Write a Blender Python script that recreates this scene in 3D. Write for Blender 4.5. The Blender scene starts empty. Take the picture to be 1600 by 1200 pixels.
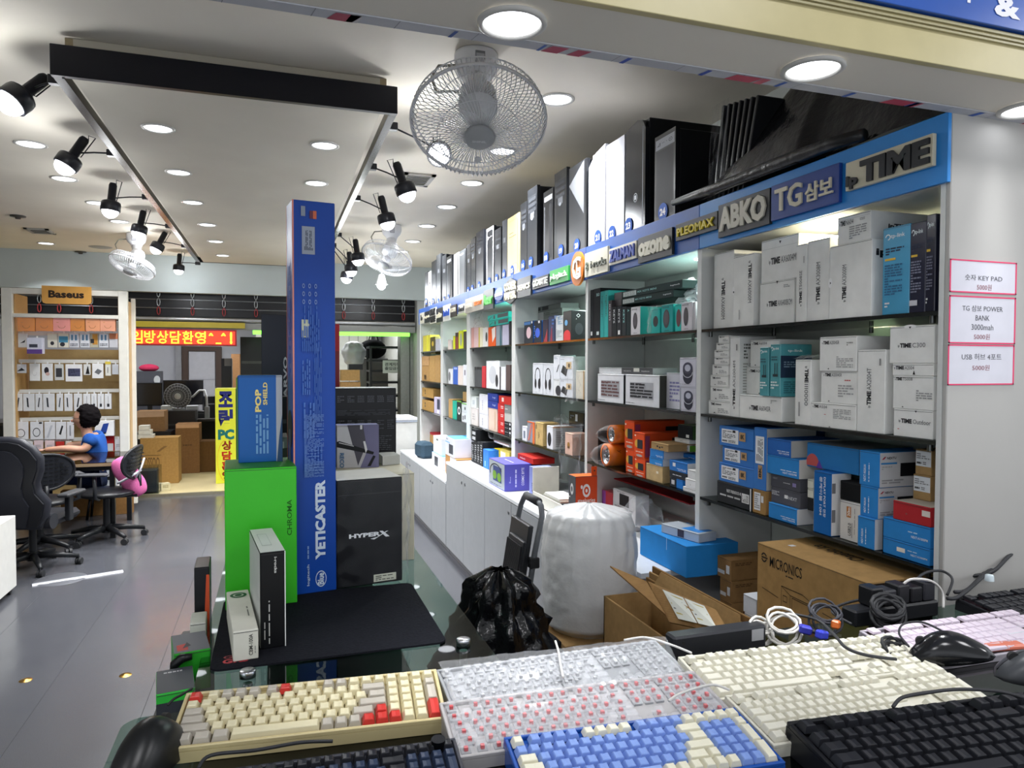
import bpy, math, random
from mathutils import Vector as V, Matrix, noise
random.seed(11)
sc = bpy.context.scene
col = sc.collection
R = math.radians
# ------------------------------------------------ camera, world, exposure
F_PX, ZC = 1110.0, 1.5
YAW, PITCH, ROLL = R(-18.43), R(90 - 1.6), R(0.155)
CM = Matrix.Rotation(YAW, 3, 'Z') @ Matrix.Rotation(PITCH, 3, 'X') @ Matrix.Rotation(ROLL, 3, 'Z')
cam_d = bpy.data.cameras.new('camera'); cam = bpy.data.objects.new('camera', cam_d); col.objects.link(cam)
cam.location = (0, 0, ZC); cam.rotation_euler = CM.to_euler()
cam_d.sensor_width = 36; cam_d.lens = F_PX / 1600 * 36; cam_d.clip_start = 0.02
sc.camera = cam
w = bpy.data.worlds.new('world'); sc.world = w; w.use_nodes = True
w.node_tree.nodes['Background'].inputs[0].default_value = (0.80, 0.84, 0.90, 1)
w.node_tree.nodes['Background'].inputs[1].default_value = 0.54
sc.view_settings.view_transform = 'Standard'; sc.view_settings.look = 'None'
sc.view_settings.gamma = 1; sc.view_settings.use_curve_mapping = False
sc.view_settings.exposure = 1.36
HALL_FILL_W = 2.5
DOWN_W, BEAM_W, SPOT_W = 5.2, .45, 2.9
cy = sc.cycles
cy.max_bounces = 7; cy.diffuse_bounces = 4; cy.glossy_bounces = 3; cy.transmission_bounces = 6; cy.transparent_max_bounces = 14
cy.caustics_reflective = False; cy.caustics_refractive = False; cy.sample_clamp_indirect = 4; cy.use_denoising = True
cy.blur_glossy = 0.5

def ray(px, py):
    return (CM @ V(((px - 800) / F_PX, (600 - py) / F_PX, -1))).normalized()
def _at(px, py, ax, val):
    d = ray(px, py); o = V((0, 0, ZC)); t = (val - o[ax]) / d[ax]
    return o + d * t
def atX(px, py, v): return _at(px, py, 0, v)
def atY(px, py, v): return _at(px, py, 1, v)
def atZ(px, py, v): return _at(px, py, 2, v)
CI = CM.transposed()
def pix(p):
    q = CI @ (V(p) - V((0, 0, ZC)))
    return (800 + F_PX * q.x / -q.z, 600 - F_PX * q.y / -q.z)
# ------------------------------------------------ materials
def lin(h):
    h = h.lstrip('#')
    c = [int(h[i:i + 2], 16) / 255 for i in (0, 2, 4)]
    return tuple(x / 12.92 if x <= .04045 else ((x + .055) / 1.055) ** 2.4 for x in c)
_mats = {}
def mat(hexc, kind='plain', rough=None, emit=0.0):
    key = (hexc, kind, rough, emit)
    if key in _mats: return _mats[key]
    m = bpy.data.materials.new('%s_%s' % (kind, hexc.lstrip('#'))); _mats[key] = m
    m.use_nodes = True; nt = m.node_tree; n = nt.nodes; L = nt.links
    b = n['Principled BSDF']; c = lin(hexc)
    b.inputs['Base Color'].default_value = (*c, 1)
    r0 = {'plain': .45, 'card': .8, 'kraft': .85, 'gloss': .16, 'metal': .28, 'fabric': .9, 'wall': .7, 'print': .5, 'skin': .5,
          'rubber': .6, 'film': .12, 'clear': .06, 'glass': .02, 'emit': .5, 'floor': .25, 'bag': .28, 'haze': .35, 'satin': .32}[kind]
    b.inputs['Roughness'].default_value = r0 if rough is None else rough
    b.inputs['Specular IOR Level'].default_value = {'fabric': .08, 'card': .2, 'kraft': .15, 'satin': .3, 'wall': .25, 'print': .25}.get(kind, .5)
    tc = n.new('ShaderNodeTexCoord')
    def nz(scale, detail=3, src='Object'):
        t = n.new('ShaderNodeTexNoise'); t.inputs['Scale'].default_value = scale; t.inputs['Detail'].default_value = detail
        L.new(tc.outputs[src], t.inputs['Vector']); return t
    def vary(t, lo, hi):
        mr = n.new('ShaderNodeMapRange'); mr.inputs['From Min'].default_value = .3; mr.inputs['From Max'].default_value = .7
        mr.inputs['To Min'].default_value = lo; mr.inputs['To Max'].default_value = hi
        L.new(t.outputs['Fac'], mr.inputs['Value'])
        mx = n.new('ShaderNodeVectorMath'); mx.operation = 'SCALE'; mx.inputs[0].default_value = c
        L.new(mr.outputs[0], mx.inputs['Scale']); L.new(mx.outputs[0], b.inputs['Base Color'])
    def bump(t, s, dist=.002):
        bp = n.new('ShaderNodeBump'); bp.inputs['Strength'].default_value = s; bp.inputs['Distance'].default_value = dist
        L.new(t.outputs['Fac'], bp.inputs['Height']); L.new(bp.outputs[0], b.inputs['Normal'])
    if kind in ('plain', 'gloss', 'rubber', 'print', 'satin', 'skin'):
        vary(nz(14), .96, 1.04)
        if kind == 'skin': b.inputs['Subsurface Weight'].default_value = .15; b.inputs['Subsurface Scale'].default_value = .02
    elif kind == 'card': t = nz(25, 4); vary(t, .95, 1.04); bump(nz(160, 2), .08)
    elif kind == 'kraft':
        t = nz(40, 5); vary(t, .88, 1.08)
        wv = n.new('ShaderNodeTexWave'); wv.inputs['Scale'].default_value = 90; L.new(tc.outputs['Object'], wv.inputs['Vector']); bump(wv, .06)
    elif kind == 'wall': t = nz(2.2, 5); vary(t, .95, 1.04); bump(nz(60, 4), .10)
    elif kind == 'fabric': t = nz(180, 2); vary(t, .8, 1.15); bump(t, .4)
    elif kind == 'metal': b.inputs['Metallic'].default_value = 1; vary(nz(30), .93, 1.05)
    elif kind == 'bag':
        bump(nz(22, 5), .6, .01); vary(nz(9), .9, 1.1)
    elif kind == 'floor':
        sp = nz(420, 2, 'Object'); vary(sp, .72, 1.25)
        rg = nz(3.0, 6, 'Object'); mr = n.new('ShaderNodeMapRange'); mr.inputs['To Min'].default_value = .12; mr.inputs['To Max'].default_value = .30
        L.new(rg.outputs['Fac'], mr.inputs['Value']); L.new(mr.outputs[0], b.inputs['Roughness'])
        bump(nz(5, 4), .05, .01)
    elif kind == 'emit':
        b.inputs['Emission Color'].default_value = (*c, 1); b.inputs['Emission Strength'].default_value = emit
        vary(nz(5), .99, 1.01)
    if kind in ('film', 'clear', 'haze'):
        tr = n.new('ShaderNodeBsdfTransparent'); mx = n.new('ShaderNodeMixShader')
        lw = n.new('ShaderNodeLayerWeight'); lw.inputs['Blend'].default_value = {'film': .25, 'clear': .35, 'haze': .5}[kind]
        mr = n.new('ShaderNodeMapRange')
        lo, hi = {'film': (.01, .34), 'clear': (.05, .55), 'haze': (.72, .97)}[kind]
        mr.inputs['To Min'].default_value = lo; mr.inputs['To Max'].default_value = hi
        L.new(lw.outputs['Facing'], mr.inputs['Value']); L.new(mr.outputs[0], mx.inputs['Fac'])
        L.new(tr.outputs[0], mx.inputs[1]); L.new(b.outputs[0], mx.inputs[2]); L.new(mx.outputs[0], n['Material Output'].inputs['Surface'])
        if kind != 'clear': bump(nz(26, 4), .5, .008)
    if kind == 'glass':
        tr = n.new('ShaderNodeBsdfTransparent'); tr.inputs[0].default_value = (*c, 1)
        gl = n.new('ShaderNodeBsdfGlossy'); gl.inputs['Roughness'].default_value = .02
        fr = n.new('ShaderNodeFresnel'); fr.inputs[0].default_value = 1.5
        ge = n.new('ShaderNodeNewGeometry'); mu = n.new('ShaderNodeMath'); mu.operation = 'MULTIPLY_ADD'; mu.inputs[1].default_value = -1; mu.inputs[2].default_value = 1
        L.new(ge.outputs['Backfacing'], mu.inputs[0]); m2 = n.new('ShaderNodeMath'); m2.operation = 'MULTIPLY'; L.new(mu.outputs[0], m2.inputs[0]); L.new(fr.outputs[0], m2.inputs[1])
        mx = n.new('ShaderNodeMixShader'); L.new(m2.outputs[0], mx.inputs[0]); L.new(tr.outputs[0], mx.inputs[1]); L.new(gl.outputs[0], mx.inputs[2])
        L.new(mx.outputs[0], n['Material Output'].inputs['Surface'])
    return m
def pr(h): return mat(h, 'print')
# ------------------------------------------------ text outlines, kept per string
_tcu = bpy.data.curves.new('type', 'FONT'); _tcu.resolution_u = 2; _tob = bpy.data.objects.new('type', _tcu); _tc = {}
def glyphs(s, bold=0.0):
    k = (s, bold)
    if k not in _tc:
        _tcu.body = s; _tcu.offset = bold; me = _tob.to_mesh()
        vs = [(v.co.x, v.co.y) for v in me.vertices]; fs = [tuple(p.vertices) for p in me.polygons]
        _tob.to_mesh_clear()
        if not vs: vs = [(0, 0), (1, 0), (1, 1)]; fs = [(0, 1, 2)]
        x0 = min(v[0] for v in vs); x1 = max(v[0] for v in vs); y0 = min(v[1] for v in vs); y1 = max(v[1] for v in vs)
        _tc[k] = ([((v[0] - x0) / (x1 - x0), (v[1] - y0) / (y1 - y0)) for v in vs], fs)
    return _tc[k]
# ------------------------------------------------ mesh builder
class MB:
    def __init__(s): s.v = []; s.f = []; s.m = []; s.sm = []; s.mats = []
    def mi(s, m):
        if isinstance(m, str): m = mat(m)
        if m not in s.mats: s.mats.append(m)
        return s.mats.index(m)
    def add(s, vs, fs, m, smooth=False, X=None):
        o = len(s.v); i = s.mi(m)
        s.v += [tuple(X @ V(v)) for v in vs] if X is not None else [tuple(v) for v in vs]
        for f in fs: s.f.append(tuple(o + a for a in f)); s.m.append(i); s.sm.append(smooth)
        return s
    def box(s, x0, y0, z0, x1, y1, z1, m, b=0.0, X=None):
        if b <= 0:
            vs = [(x, y, z) for z in (z0, z1) for y in (y0, y1) for x in (x0, x1)]
            return s.add(vs, [(0, 2, 3, 1), (4, 5, 7, 6), (0, 1, 5, 4), (2, 6, 7, 3), (0, 4, 6, 2), (1, 3, 7, 5)], m, X=X)
        b = min(b, abs(x1 - x0) * .45, abs(y1 - y0) * .45, abs(z1 - z0) * .45)
        vs = []; idx = {}
        for iz, z in enumerate((z0, z1)):
            for iy, y in enumerate((y0, y1)):
                for ix, x in enumerate((x0, x1)):
                    sx = b if ix == 0 else -b; sy = b if iy == 0 else -b; sz = b if iz == 0 else -b
                    for a, p in enumerate(((x, y + sy, z + sz), (x + sx, y, z + sz), (x + sx, y + sy, z))):
                        idx[(ix, iy, iz, a)] = len(vs); vs.append(p)
        fs = []
        g = lambda x, y, z, a: idx[(x, y, z, a)]
        for k in (0, 1):
            f = [g(k, 0, 0, 0), g(k, 1, 0, 0), g(k, 1, 1, 0), g(k, 0, 1, 0)]; fs.append(f if k else f[::-1])
            f = [g(0, k, 0, 1), g(1, k, 0, 1), g(1, k, 1, 1), g(0, k, 1, 1)]; fs.append(f[::-1] if k else f)
            f = [g(0, 0, k, 2), g(1, 0, k, 2), g(1, 1, k, 2), g(0, 1, k, 2)]; fs.append(f if k else f[::-1])
        for i in (0, 1):
            for j in (0, 1):
                e = [g(i, j, 0, 0), g(i, j, 1, 0), g(i, j, 1, 1), g(i, j, 0, 1)]; fs.append(e if (i + j) % 2 else e[::-1])
                e = [g(i, 0, j, 0), g(i, 1, j, 0), g(i, 1, j, 2), g(i, 0, j, 2)]; fs.append(e[::-1] if (i + j) % 2 else e)
                e = [g(0, i, j, 1), g(1, i, j, 1), g(1, i, j, 2), g(0, i, j, 2)]; fs.append(e if (i + j) % 2 else e[::-1])
                for l in (0, 1):
                    t = [g(i, j, l, 0), g(i, j, l, 1), g(i, j, l, 2)]; fs.append(t if (i + j + l) % 2 else t[::-1])
        return s.add(vs, fs, m, X=X)
    def cyl(s, p0, p1, r0, m, r1=None, n=14, caps=True, smooth=True):
        p0, p1 = V(p0), V(p1); r1 = r0 if r1 is None else r1
        q = (p1 - p0).to_track_quat('Z', 'Y').to_matrix()
        vs = [p + q @ V((r * math.cos(2 * math.pi * i / n), r * math.sin(2 * math.pi * i / n), 0)) for p, r in ((p0, r0), (p1, r1)) for i in range(n)]
        s.add(vs, [(i, (i + 1) % n, n + (i + 1) % n, n + i) for i in range(n)], m, smooth)
        if caps: s.add(vs[:n], [tuple(range(n))[::-1]], m); s.add(vs[n:], [tuple(range(n))], m)
        return s
    def tube(s, pts, r, m, n=6, closed=False):
        pts = [V(p) for p in pts]; N = len(pts); vs = []; up = None
        for i, p in enumerate(pts):
            if closed: d = pts[(i + 1) % N] - pts[i - 1]
            else: d = pts[min(i + 1, N - 1)] - pts[max(i - 1, 0)]
            d.normalize()
            if up is None: up = d.orthogonal().normalized()
            up = (up - d * up.dot(d)).normalized(); bi = d.cross(up)
            rr = r[i] if isinstance(r, (list, tuple)) else r
            vs += [p + up * (rr * math.cos(2 * math.pi * k / n)) + bi * (rr * math.sin(2 * math.pi * k / n)) for k in range(n)]
        M_ = N if closed else N - 1
        fs = [(i * n + k, i * n + (k + 1) % n, ((i + 1) % N) * n + (k + 1) % n, ((i + 1) % N) * n + k) for i in range(M_) for k in range(n)]
        if not closed: fs += [tuple(range(n))[::-1], tuple((N - 1) * n + k for k in range(n))]
        return s.add(vs, fs, m, True)
    def lathe(s, prof, m, X=None, n=24, smooth=True):
        vs = [(r * math.cos(2 * math.pi * i / n), r * math.sin(2 * math.pi * i / n), z) for r, z in prof for i in range(n)]
        fs = [(j * n + i, j * n + (i + 1) % n, (j + 1) * n + (i + 1) % n, (j + 1) * n + i) for j in range(len(prof) - 1) for i in range(n)]
        return s.add(vs, fs, m, smooth, X)
    def prism(s, poly, z0, z1, m, X=None, smooth=False):
        n = len(poly)
        vs = [(x, y, z0) for x, y in poly] + [(x, y, z1) for x, y in poly]
        return s.add(vs, [tuple(range(n))[::-1], tuple(range(n, 2 * n))] + [(i, (i + 1) % n, n + (i + 1) % n, n + i) for i in range(n)], m, smooth, X)
    def sphere(s, c, r, m, n=14, k=8, sz=(1, 1, 1), v0=0.0, v1=1.0, X=None):
        vs = []; fs = []
        for j in range(k + 1):
            a = math.pi * (v0 + (v1 - v0) * j / k)
            for i in range(n):
                t = 2 * math.pi * i / n
                vs.append((c[0] + r * sz[0] * math.sin(a) * math.cos(t), c[1] + r * sz[1] * math.sin(a) * math.sin(t), c[2] + r * sz[2] * math.cos(a)))
        for j in range(k):
            for i in range(n): fs.append((j * n + i, (j + 1) * n + i, (j + 1) * n + (i + 1) % n, j * n + (i + 1) % n))
        return s.add(vs, fs, m, True, X)
    def grid(s, fn, nu, nv, m, smooth=True, X=None):
        vs = [fn(i / nu, j / nv) for j in range(nv + 1) for i in range(nu + 1)]
        return s.add(vs, [(j * (nu + 1) + i, j * (nu + 1) + i + 1, (j + 1) * (nu + 1) + i + 1, (j + 1) * (nu + 1) + i) for j in range(nv) for i in range(nu)], m, smooth, X)
    def text(s, t, o, ux, uy, m, bold=0.0, rot=0, off=None):
        """string t filling the parallelogram o, o+ux, o+uy"""
        gv, gf = glyphs(t, bold); o, ux, uy = V(o), V(ux), V(uy)
        out = []
        for a, b in gv:
            if rot == 90: a, b = 1 - b, a
            elif rot == -90: a, b = b, 1 - a
            elif rot == 180: a, b = 1 - a, 1 - b
            out.append(o + ux * a + uy * b)
        return s.add(out, gf, m)
    def solid(s, t, o, ux, uy, m, depth, bold=0.0):
        """raised letters: the same outline with walls down to the ground plane"""
        gv, gf = glyphs(t, bold); o, ux, uy = V(o), V(ux), V(uy); nn = ux.cross(uy).normalized() * depth
        a = [o + ux * p + uy * q + nn for p, q in gv]; b_ = [o + ux * p + uy * q for p, q in gv]; n = len(a)
        ed = {}
        for f in gf:
            for i in range(len(f)):
                e = (f[i], f[(i + 1) % len(f)]); ed[e] = ed.get((e[1], e[0]), 0) + 1
                if (e[1], e[0]) in ed: ed[(e[1], e[0])] = 2; ed[e] = 2
        fs = list(gf) + [(e[1] , e[0], n + e[0], n + e[1])[::-1] for e, c in ed.items() if c == 1]
        return s.add(a + b_, fs, m)
    def build(s, name, parent=None, world=False, base=False):
        me = bpy.data.meshes.new(name); vs = s.v; loc = V((0, 0, 0))
        if base:
            xs = [v[0] for v in vs]; ys = [v[1] for v in vs]; zs = [v[2] for v in vs]
            loc = V(((min(xs) + max(xs)) / 2, (min(ys) + max(ys)) / 2, min(zs)))
        elif world and parent is not None: loc = V(parent.location)
        if loc.length > 0: vs = [(v[0] - loc.x, v[1] - loc.y, v[2] - loc.z) for v in vs]
        me.from_pydata(vs, [], s.f)
        for m in s.mats: me.materials.append(m)
        me.polygons.foreach_set('material_index', s.m); me.polygons.foreach_set('use_smooth', s.sm)
        me.update(); o = bpy.data.objects.new(name, me); col.objects.link(o)
        if base: o.location = loc
        if parent is not None: o.parent = parent
        return o
THINGS = []
def tag(o, label, cat, group=None, kind=None):
    o['label'] = label; o['category'] = cat
    if group: o['group'] = group
    if kind: o['kind'] = kind
    THINGS.append(o); return o
def empty(name, label, cat, loc=(0, 0, 0), rz=0, group=None):
    o = bpy.data.objects.new(name, None); col.objects.link(o); o.location = loc; o.rotation_euler = (0, 0, rz); o.empty_display_size = .05
    return tag(o, label, cat, group)
def struct(name, mb, parent=None, world=False):
    o = mb.build(name, parent, world)
    if parent is None: o['kind'] = 'structure'
    return o
def setlab(o, l): o['label'] = l; return o
def dup(root, loc=None, rz=None, parent=None):
    r = root.copy(); col.objects.link(r)
    if loc is not None: r.location = loc
    if rz is not None: r.rotation_euler = (0, 0, rz)
    if parent is not None: r.parent = parent
    for ch in root.children:
        c = ch.copy(); col.objects.link(c); c.parent = r
        for g in ch.children:
            d = g.copy(); col.objects.link(d); d.parent = c
    return r
# ------------------------------------------------ printed cartons
def face_fr(face, w, d, h):
    return {'F': (V((-w / 2, -d / 2, 0)), V((w, 0, 0)), V((0, 0, h)), V((0, -1, 0))),
            'R': (V((w / 2, -d / 2, 0)), V((0, d, 0)), V((0, 0, h)), V((1, 0, 0))),
            'L': (V((-w / 2, d / 2, 0)), V((0, -d, 0)), V((0, 0, h)), V((-1, 0, 0))),
            'T': (V((-w / 2, -d / 2, h)), V((w, 0, 0)), V((0, d, 0)), V((0, 0, 1))),
            'B': (V((w / 2, d / 2, 0)), V((-w, 0, 0)), V((0, 0, h)), V((0, 1, 0)))}[face]
def decals(mb, decs, w, d, h, X=None):
    lay = {}
    for D in decs:
        k, face = D[0], D[1]; o, ux, uy, n = face_fr(face, w, d, h)
        lay[face] = lay.get(face, 0) + 1; o = o + n * (.0003 + .00025 * lay[face])
        P2 = lambda a, b: o + ux * a + uy * b
        if k == 'r':
            u0, v0, u1, v1, c = D[2:7]; mb.add([P2(u0, v0), P2(u1, v0), P2(u1, v1), P2(u0, v1)], [(0, 1, 2, 3)], pr(c), X=X)
        elif k == 'e':
            cu, cv, ru, rv, c = D[2:7]; N = 18
            mb.add([P2(cu + ru * math.cos(2 * math.pi * i / N), cv + rv * math.sin(2 * math.pi * i / N)) for i in range(N)], [tuple(range(N))], pr(c), X=X)
        elif k == 'a':
            cu, cv, ru, rv, t, a0, a1, c = D[2:10]; N = 18; vs = []
            for i in range(N + 1):
                a = R(a0 + (a1 - a0) * i / N)
                vs += [P2(cu + ru * math.cos(a), cv + rv * math.sin(a)), P2(cu + (ru * (1 - t)) * math.cos(a), cv + (rv * (1 - t)) * math.sin(a))]
            mb.add(vs, [(2 * i, 2 * i + 2, 2 * i + 3, 2 * i + 1)[::-1] for i in range(N)], pr(c), X=X)
        elif k == 'p':
            mb.add([P2(a, b) for a, b in D[2]], [tuple(range(len(D[2])))], pr(D[3]), X=X)
        elif k == 't':
            s, u0, v0, u1, v1, c = D[2:8]; rot = D[8] if len(D) > 8 else 0; bold = D[9] if len(D) > 9 else .012
            t = MB(); t.text(s, P2(u0, v0), ux * (u1 - u0), uy * (v1 - v0), pr(c), bold, rot)
            mb.add(t.v, t.f, pr(c), X=X)
        elif k == 'l':
            u0, v0, u1, v1, nl, c = D[2:8]; vert = len(D) > 8; rr = random.Random(int(u0 * 1000 + v0 * 77 + nl)); vs = []; fs = []
            for i in range(nl):
                a = 0.0
                while a < 1:
                    b_ = min(1, a + rr.uniform(.1, .34))
                    q = (i + .2) / nl, (i + .75) / nl
                    c4 = ((a, q[0]), (b_, q[0]), (b_, q[1]), (a, q[1])) if not vert else ((q[0], a), (q[1], a), (q[1], b_), (q[0], b_))
                    k0 = len(vs); vs += [P2(u0 + (u1 - u0) * x, v0 + (v1 - v0) * y) for x, y in c4]; fs.append((k0, k0 + 1, k0 + 2, k0 + 3))
                    a = b_ + .05
                    if rr.random() < .15: break
            mb.add(vs, fs, pr(c), X=X)
BOX_ROOTS = []
def pbox(label, loc, w, d, h, yaw=0, c='#dddddd', decs=(), side=None, top=None, kind='card', cat='box', name='retail_box', group=None, tilt=None, bev=.0015, flap=True, parent=None):
    """a closed carton standing at loc (centre of its base); its front is local -Y"""
    mb = MB(); mb.box(-w / 2, -d / 2, 0, w / 2, d / 2, h, mat(c, kind), bev)
    dl = []
    if side: dl += [('r', 'R', 0.01, 0.01, .99, .99, side), ('r', 'L', 0.01, 0.01, .99, .99, side)]
    if top: dl += [('r', 'T', 0.01, 0.01, .99, .99, top)]
    decals(mb, dl + list(decs), w, d, h)
    if flap:   # tuck-in lid: a thin lip round the lid
        mb.box(-w / 2 + .001, -d / 2 - .0006, h - .004, w / 2 - .001, -d / 2 + .002, h - .0032, mat('#3a3a3a', 'card'))
    o = mb.build(name, parent); o.location = loc; o.rotation_euler = tilt if tilt else (0, 0, yaw)
    if parent is None: tag(o, label, cat, group)
    return o
SX = 1.50   # plane of the shelf fronts
SHZ = [2.10, 1.64, 1.325, 1.01, .735, .45]
PLACED = []
def sbox(label, xl, yt, xr, yb, c, decs=(), dx=.015, d=.2, z0=None, z1=None, **k):
    """a carton on the shelves, its front face read at plane X=SX+dx"""
    X = SX + dx; A = atX(xl, yt, X); B = atX(xr, yb, X)
    y1, y0, zt, zb = A.y, B.y, A.z, B.z
    if z0 is not None: zb = z0
    else:
        cand = [z + .0005 for z in SHZ if abs(z - zb) < .03] + [p[5] + .0006 for p in PLACED if abs(p[5] - zb) < .028 and p[2] < y1 - .01 and p[3] > y0 + .01 and p[0] < X + d and p[1] > X]
        if cand: zb = min(cand, key=lambda z: abs(z - zb)) if not any(abs(z - zb) > .02 and 0 for z in cand) else zb
    if z1 is not None: zt = z1
    for p in PLACED:
        if p[0] < X + d and p[1] > X and p[4] < zt - .004 and p[5] > zb + .004:
            ov = min(y1, p[3]) - max(y0, p[2])
            if 0 < ov < .5 * (y1 - y0):
                if p[3] >= y1: y1 = p[2] - .0008
                else: y0 = p[3] + .0008
            elif ov > 0 and p[4] > zb and p[4] > (zb + zt) / 2 and p[4] - zb > .02: zt = min(zt, p[4] - .001)
            elif ov > 0 and p[5] < (zb + zt) / 2: zb = p[5] + .0006
    for (a0, a1), (c0, c1) in zip(UP, UP[1:]):
        if dx > -.02 and a0 < (y0 + y1) / 2 < c1: y0 = max(y0, a1 + .003); y1 = min(y1, c0 - .003)
    d = min(d, SX + .322 - X)
    if y1 - y0 < .006: y1 = y0 + .006
    if zt - zb < .006: zt = zb + .006
    PLACED.append((X, X + d, y0, y1, zb, zt))
    return pbox(label, (X + d / 2, (y0 + y1) / 2, zb), y1 - y0, d, zt - zb, R(-90), c, decs, **k)
def ybox(label, Y, xl, yt, xr, yb, c, decs=(), d=.2, z0=None, z1=None, yaw=0, **k):
    """a carton whose front faces the shop front (world -Y), read at plane Y"""
    A = atY(xl, yt, Y); B = atY(xr, yb, Y)
    zb = B.z if z0 is None else z0; zt = A.z if z1 is None else z1
    cx, cyy = (A.x + B.x) / 2, Y
    m = Matrix.Rotation(yaw, 3, 'Z') @ V((0, d / 2, 0))
    return pbox(label, (cx + m.x, cyy + m.y, zb), (B.x - A.x) / max(.3, math.cos(yaw)), d, max(.006, zt - zb), yaw, c, decs, **k)
# ================================================= THE SETTING
SHZ = [2.092, 1.63, 1.318, 1.008, .73, .45]
WL, WR, YB, CZ = -5.5, 1.84, 9.5, 2.80
m = MB(); m.box(WL, -1.5, -.12, 3.2, 8.8, -.012, mat('#5c5e62')); fl = struct('floor', m)
fm = mat('#45464b', 'floor')
strips = []
x = WL; k = 0
while x < 3.15:      # sheet vinyl laid in strips, hairline joints between
    x1 = min(x + .449, 3.2)
    if k < 2 or abs(x1 - x - strips[0][1]) > 1e-3:
        m = MB(); m.box(0, -1.5, -.012, x1 - x, 8.8, 0, fm, .0008); o = m.build('vinyl_strip', fl); strips.append((o, x1 - x))
    else: o = strips[0][0].copy(); col.objects.link(o)
    o.location = (x, 0, 0); x += .4500; k += 1
m = MB(); m.box(WL, 8.8, -.1, WR, 13.2, .022, mat('#c2b58b', 'wall', .35)); fb = struct('floor', m)
for i in range(9):
    m = MB(); m.box(WL + i * .82, 8.82, .022, WL + i * .82 + .815, 13.1, .027, mat('#cbbd92', 'wall', .3), .001); m.build('linoleum_sheet', fb)
m = MB(); m.box(-5.4, 8.77, 0, WR, 8.81, .03, mat('#b9b29a', 'metal', .4)); struct('trim_1', m)
m = MB(); m.box(WL, 1.262, CZ, 2.35, YB, CZ + .12, mat('#e8e1d3', 'wall')); struct('ceiling', m)
m = MB(); m.box(WL, YB + .12, 2.52, WR + .1, 13.2, 2.62, mat('#c9c9c4', 'wall')); struct('ceiling', m)
m = MB(); m.box(2.25, 1.31, 0, 2.35, YB + .12, CZ, mat('#c9cdc9', 'wall')); struct('wall_right', m)
m = MB(); m.box(WR, YB + .12, 0, WR + .1, 13.2, 2.62, mat('#b9bcb9', 'wall')); struct('wall_right', m)
m = MB(); m.box(WL - .1, -1.5, 0, WL, 13.2, CZ, mat('#c4c5c2', 'wall')); struct('wall_left', m)
m = MB(); m.box(WL, YB, 2.36, 2.25, YB + .12, CZ, mat('#b8c2c4', 'wall')); struct('wall_back', m)
m = MB(); m.box(WL, 13.1, 0, WR, 13.2, 2.52, mat('#a9abb4', 'wall')); struct('wall_back', m)
# end panel beside the shelves, facing the front
m = MB(); m.box(SX, 1.262, 0, 3.2, 1.275, CZ, mat('#b4b2ae', 'wall'), .002); struct('wall_front', m)
# header beam over the counter
m = MB(); m.box(-2.2, 1.085, 2.09, 3.2, 1.26, 2.80, mat('#dfd9cd', 'wall')); bm = struct('wall_front', m)
m = MB(); m.box(-2.2, 1.070, 2.088, 3.2, 1.086, 2.172, mat('#b9ae82', 'satin'), .001); m.build('fascia', bm)
m = MB()
for z, t in ((2.150, .004), (2.158, .004), (2.167, .006)): m.box(-2.2, 1.064, z, 3.2, 1.071, z + t, mat('#a39b78', 'satin'))
m.build('fascia_rail', bm)
m = MB(); m.box(-2.2, 1.055, 2.176, 3.2, 1.069, 2.80, mat('#1f50a4', 'gloss', .28), .001)
sg = m.build('shop_sign', base=True); tag(sg, 'blue banner sign above the beige fascia at top right', 'sign')
m = MB(); A = atY(1553, 22, 1.0545); B = atY(1594, -14, 1.0545); A2 = atY(1594, 22, 1.0545)
m.text('&', (A.x - sg.location.x, -.0085, A.z - sg.location.z - .002), (A2.x - A.x, 0, 0), (0, 0, .042), pr('#e8e8ee'), .04)
A = atY(1511, 4, 1.0545)
m.build('lettering', sg); m = MB(); m.box(A.x - sg.location.x, -.0085, A.z - sg.location.z, A.x - sg.location.x + .008, -.0075, A.z - sg.location.z + .04, pr('#e8e8ee'))
m.build('lettering', sg)
# shopping hall in front of the counter: ceiling, with unseen fill lights added
m = MB(); m.box(-4, -4.5, 2.9, 4.5, 1.05, 3.0, mat('#c4c4c0', 'wall')); struct('ceiling', m)
for x_ in (-2.2, -.4, 1.4, 3.2):
    t = empty('hall_fill_light', 'added square white fill light over the hall before the counter', 'ceiling light', (x_, -.15, 2.899), 0, 'added hall fill lights')
    m = MB(); m.box(-.3, -.3, -.02, .3, .3, 0, mat('#d8d8d8', 'satin')); m.build('frame', t); m = MB(); m.box(-.28, -.28, -.024, .28, .28, -.0205, mat('#fbfbff', 'emit', None, 4)); m.build('diffuser', t)
    L = bpy.data.lights.new('lamp', 'AREA'); L.size = .5; L.energy = HALL_FILL_W; o = bpy.data.objects.new('lamp', L); col.objects.link(o); o.parent = t; o.location = (0, 0, -.03)
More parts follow.
